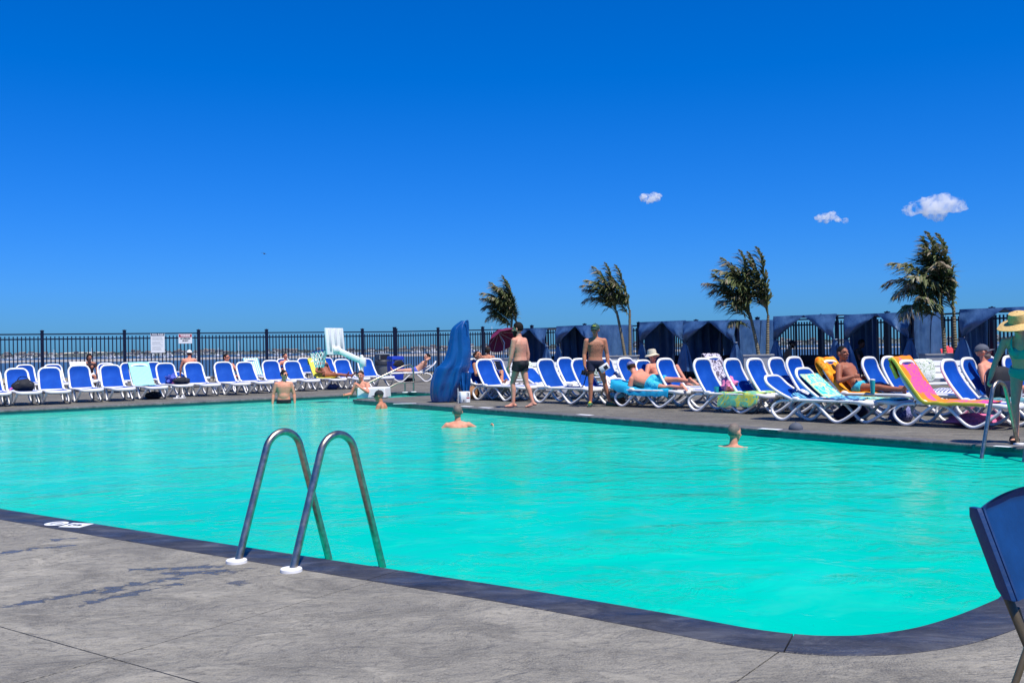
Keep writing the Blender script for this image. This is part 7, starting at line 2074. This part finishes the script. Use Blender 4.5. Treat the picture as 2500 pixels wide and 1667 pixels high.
# 15. prone man in turquoise shorts, propped on his elbow, patterned cap
loc, rz, _ = on_lounger('RC')
P = dict(s=1.03, pel=(0.02, 0, 0.52), lat=(0.0, -0.75, -0.66), lat2=(0.12, -0.92, -0.38), d1=(-0.96, 0.02, 0.20), d2=(-0.86, 0.06, 0.50), hu=(-0.55, 0.15, 0.8), face=(-0.6, 0.75, -0.2), armL=[(-0.15, -0.25, -1), (-0.3, 0.75, -0.12), (0, 1, 0)], armR=[(-0.25, 0.5, -0.85), (-0.2, 0.6, -0.1), (0, 1, 0)],
         legL=[(1, -0.06, -0.06), (0.98, -0.12, 0.04), (0.75, -0.2, -0.6)], legR=[(0.95, 0.18, 0.02), (0.98, 0.06, -0.08), (0.75, 0.2, -0.6)])
o15, B = person(loc, rz, P, 'pink', 'person in turquoise shorts lying chest down with back to us in a patterned cap', g=1.10, trunks=(M['turq_print'], 0.60, 0.03), cap=M['navy_print'], capkw=dict(brim=False), hair=(M['hair_brown'],), eyes=False)
# 16. man with straw hat, knees up
loc, rz, _ = on_lounger('SH')
P = dict(s=1.0, pel=(-0.12, 0, 0.50), d1=(-0.72, 0, 0.7), d2=(-0.52, 0, 0.86), hu=(-0.12, 0, 1), face=(0.95, -0.28, -0.06), armL=[(0.55, 0.45, -0.65), (0.85, -.3, 0.42), (0.9, -.3, 0.2)], armR=[(0.2, -0.55, -0.75), (0.75, 0.6, 0.25), (0.7, .6, 0)], legL=[(0.58, 0.12, 0.84), (0.62, 0.03, -0.84), (1, .1, -0.1)], legR=[(0.64, -0.16, 0.78), (0.60, -0.04, -0.84), (1, -.1, -0.1)])
o16, B = person(loc, rz, P, 'pink', 'person in straw hat and sunglasses reclining with knees raised and a phone', g=1.06, belly=0.2, hat=(M['pale_straw'], 0.100, 0.165, 0.115), shades=True, trunks=(M['white_cloth'], 0.45))
sh, el, wr, hd = B.arm['L']
ph = MB().box((0, 0, 0), (0.012, 0.078, 0.155)).build('phone', M['phone'], loc=at_loc(o16) @ (wr + hd * 0.10), rot=(0.1, -0.5, rz), bev=0.004); tag(ph, 'dark phone in the hand of the person in the straw hat', 'phone')
# 17. shaded person in the cabana with a dark cap
p = ground_at(1950, 36.4)
P = dict(s=1.02, pel=(0, 0, 0.60), d1=(0.10, 0, 1), d2=(0.38, 0, 1), face=(1, 0.05, -0.35), armL=[(0.35, 0.25, -1), (0.9, -0.1, -0.3), (1, -0.1, -.2)], armR=[(0.3, -0.3, -1), (0.9, 0.0, -0.35), (1, 0.1, -.2)], legL=[(1, 0.15, 0.0), (0.3, 0, -1), (1, 0, 0)], legR=[(1, -0.12, 0.02), (0.3, 0, -1), (1, 0, 0)])
o17, B = person(V(p.x - 0.45, p.y, 0), R(-15), P, 'olive', 'person in a dark cap sitting in the cabana shade facing right', cap=M['black_cloth'], hair=(M['hair_dark'],), trunks=(M['navy_cloth'], 0.6), beard=(M['hair_dark'], 1))
# 18. dark seated person in the next cabana
p = ground_at(2112, 33.0)
P = dict(s=1.0, pel=(0, 0, 0.58), d1=(-0.05, 0, 1), d2=(0.30, 0, 1), face=(1, -0.2, -0.3), armL=[(0.3, 0.3, -1), (0.9, 0.0, -0.1), (1, 0, 0)], armR=[(0.3, -0.3, -1), (0.9, 0.0, 0.05), (1, 0.1, 0)], legL=[(0.85, 0.15, 0.45), (0.35, 0, -1), (1, 0, 0)], legR=[(0.85, -0.15, 0.50), (0.35, 0, -1), (1, 0, 0)])
o18, B = person(V(p.x - 0.15, p.y + 0.3, 0), R(-30), P, 'dark', 'person sitting in deep shade inside the cabana left of the rightmost palm', hair=(M['hair_dark'], 0.006), top=(M['black_cloth'], (-0.06, 0.47)), trunks=(M['black_cloth'], 0.5))
# 19. tanned man on the orange towel
loc, rz, _ = on_lounger('SP')
P = dict(s=1.05, pel=(-0.14, 0, 0.50), d1=(-0.66, 0, 0.75), d2=(-0.55, 0, 0.84), hu=(-0.12, 0, 1), face=(1.0, -0.28, -0.05), armL=[(0.35, 0.40, -0.85), (0.86, -.42, 0.28), (0.8, -.6, 0.1)], armR=[(0.22, -0.50, -0.85), (0.85, 0.48, 0.32), (0.8, .5, 0.1)], legL=[(1, 0.05, 0.06), (1, 0.02, -.07), (0.35, .3, 1)], legR=[(1, -0.10, 0.05), (1, -0.03, -.07), (0.35, -.3, 1)], curlL=0.9, curlR=0.9)
o19, B = person(loc, rz, P, 'bronze', 'tanned person sitting on the orange towel with hands together', g=1.06, hair=(M['hair_dark'], -0.004), trunks=(M['turq_print'], 0.22), voxel=0.0095)
# 20. man in sunglasses and dark cap reclining at the right, in profile
loc, rz, _ = on_lounger('ST')
P = dict(s=1.03, pel=(-0.10, 0, 0.50), d1=(-0.62, 0, 0.78), d2=(-0.50, 0, 0.88), hu=(-0.25, 0, 1), face=(0.85, 0.55, 0.10), armL=[(0.4, 0.45, -0.8), (0.9, -.2, 0.25), (1, 0, 0)], armR=[(0.35, -0.45, -0.85), (0.9, .35, -0.15), (1, .2, 0)], legL=[(1, 0.08, 0.10), (1, 0.02, -.1), (0.3, .3, 1)], legR=[(1, -0.10, 0.10), (1, -0.03, -.1), (0.3, -.3, 1)])
o20, B = person(loc, rz, P, 'pink', 'person in dark cap and sunglasses reclining in profile beside the backpack', g=1.06, cap=M['slate_cap'], shades=True, beard=(M['hair_grey'], 1), trunks=(M['navy_cloth'], 0.5))
# 21. woman in the straw hat at the right edge, hand on the ladder rail
c = G(2502, 1083)
wl = V(c.x + 0.03, c.y + 0.04, 0)
P = dict(s=0.925, pel=(0, 0, 0.86), d1=(0.38, -0.05, 1), d2=(0.46, -0.06, 1), hu=(0.34, -0.05, 1), face=(1, -0.15, -0.30), armL=[(0.1, 0.22, -1), (0.1, 0.05, -1), (0.1, 0, -1)], armR=[(0.20, -0.42, -1), (0.16, -0.30, -1), (0.4, -0.2, -.7)], legL=[(-0.1, 0.05, -1), (-0.16, 0.02, -1), (1, .1, -0.05)], legR=[(0.12, -0.06, -1), (-0.04, 0.0, -1), (1, -.1, 0)], curlR=1.0)
o21, B = person(wl, R(-122), P, 'fair', 'person in straw hat and teal swimsuit stepping to the ladder at the right edge', fem=1.0, g=1.04, hat=(M['straw'], 0.112, 0.245, 0.13), hair=(M['hair_brown'], 0.004, 0.10), swim=[('bikini_top', 0.22, 0.36, 0.008, M['teal_swim']), ('bikini_bottom', -0.115, 0.075, 0.010, M['teal_swim'])], voxel=0.009)
low = min(v.co.z for v in o21.data.vertices); o21.location.z = 0.034 - low
for y in (-1, 1):
    mb = MB(); p0, u = B.spine(0.34); l = B.latat(0.34); f = l.cross(u).normalized()
    mb.tube(spline([p0 + f * 0.135 + l * 0.085 * y, B.spine(0.42)[0] + f * 0.115 + l * 0.10 * y, B.spine(0.475)[0] + l * 0.095 * y + f * 0.01 + V(0, 0, .03), B.spine(0.42)[0] - f * 0.112 + l * 0.10 * y], 6), 0.020, 6, rb=0.006); mb.build('strap', M['teal_swim'], o21)
for k in 'LR':
    hpv, kn, an, ft = B.leg[k]; w = Matrix.Translation(o21.location) @ Matrix.Rotation(R(-122), 4, 'Z')
    q = w @ (an + ft * 0.07); f2 = w.to_3x3() @ ft
    sd_ = sandal(V(q.x, q.y, 0.004), math.atan2(f2.y, f2.x), M['black_rubber'])
    for kk in ('label', 'category', 'group'):
        if kk in sd_: del sd_[kk]
    sd_.parent = o21; sd_.matrix_parent_inverse = w.inverted()
# 22. sunbather on the back row beyond the wading man
loc, rz, _ = on_lounger('R9')
P = dict(s=1.0, pel=(-0.14, 0, 0.49), d1=(-0.62, 0, 0.78), d2=(-0.55, 0, 0.85), hu=(-0.2, 0, 1), face=(1, 0.1, 0.1), armL=[(0.2, 0.5, -0.85), (0.9, -.2, 0.1), (1, 0, 0)], armR=[(0.1, -0.62, -0.8), (0.8, .2, -0.2), (1, .2, 0)], legL=[(1, 0.08, 0.05), (1, 0.02, -.05), (0.3, .3, 1)], legR=[(1, -0.10, 0.05), (1, -0.03, -.05), (0.3, -.3, 1)])
o22, B = person(loc, rz, P, 'pink', 'sunbather mostly hidden behind the lounger above the wading person', hair=(M['hair_brown'],), trunks=(M['navy_cloth'], 0.5), voxel=0.012)
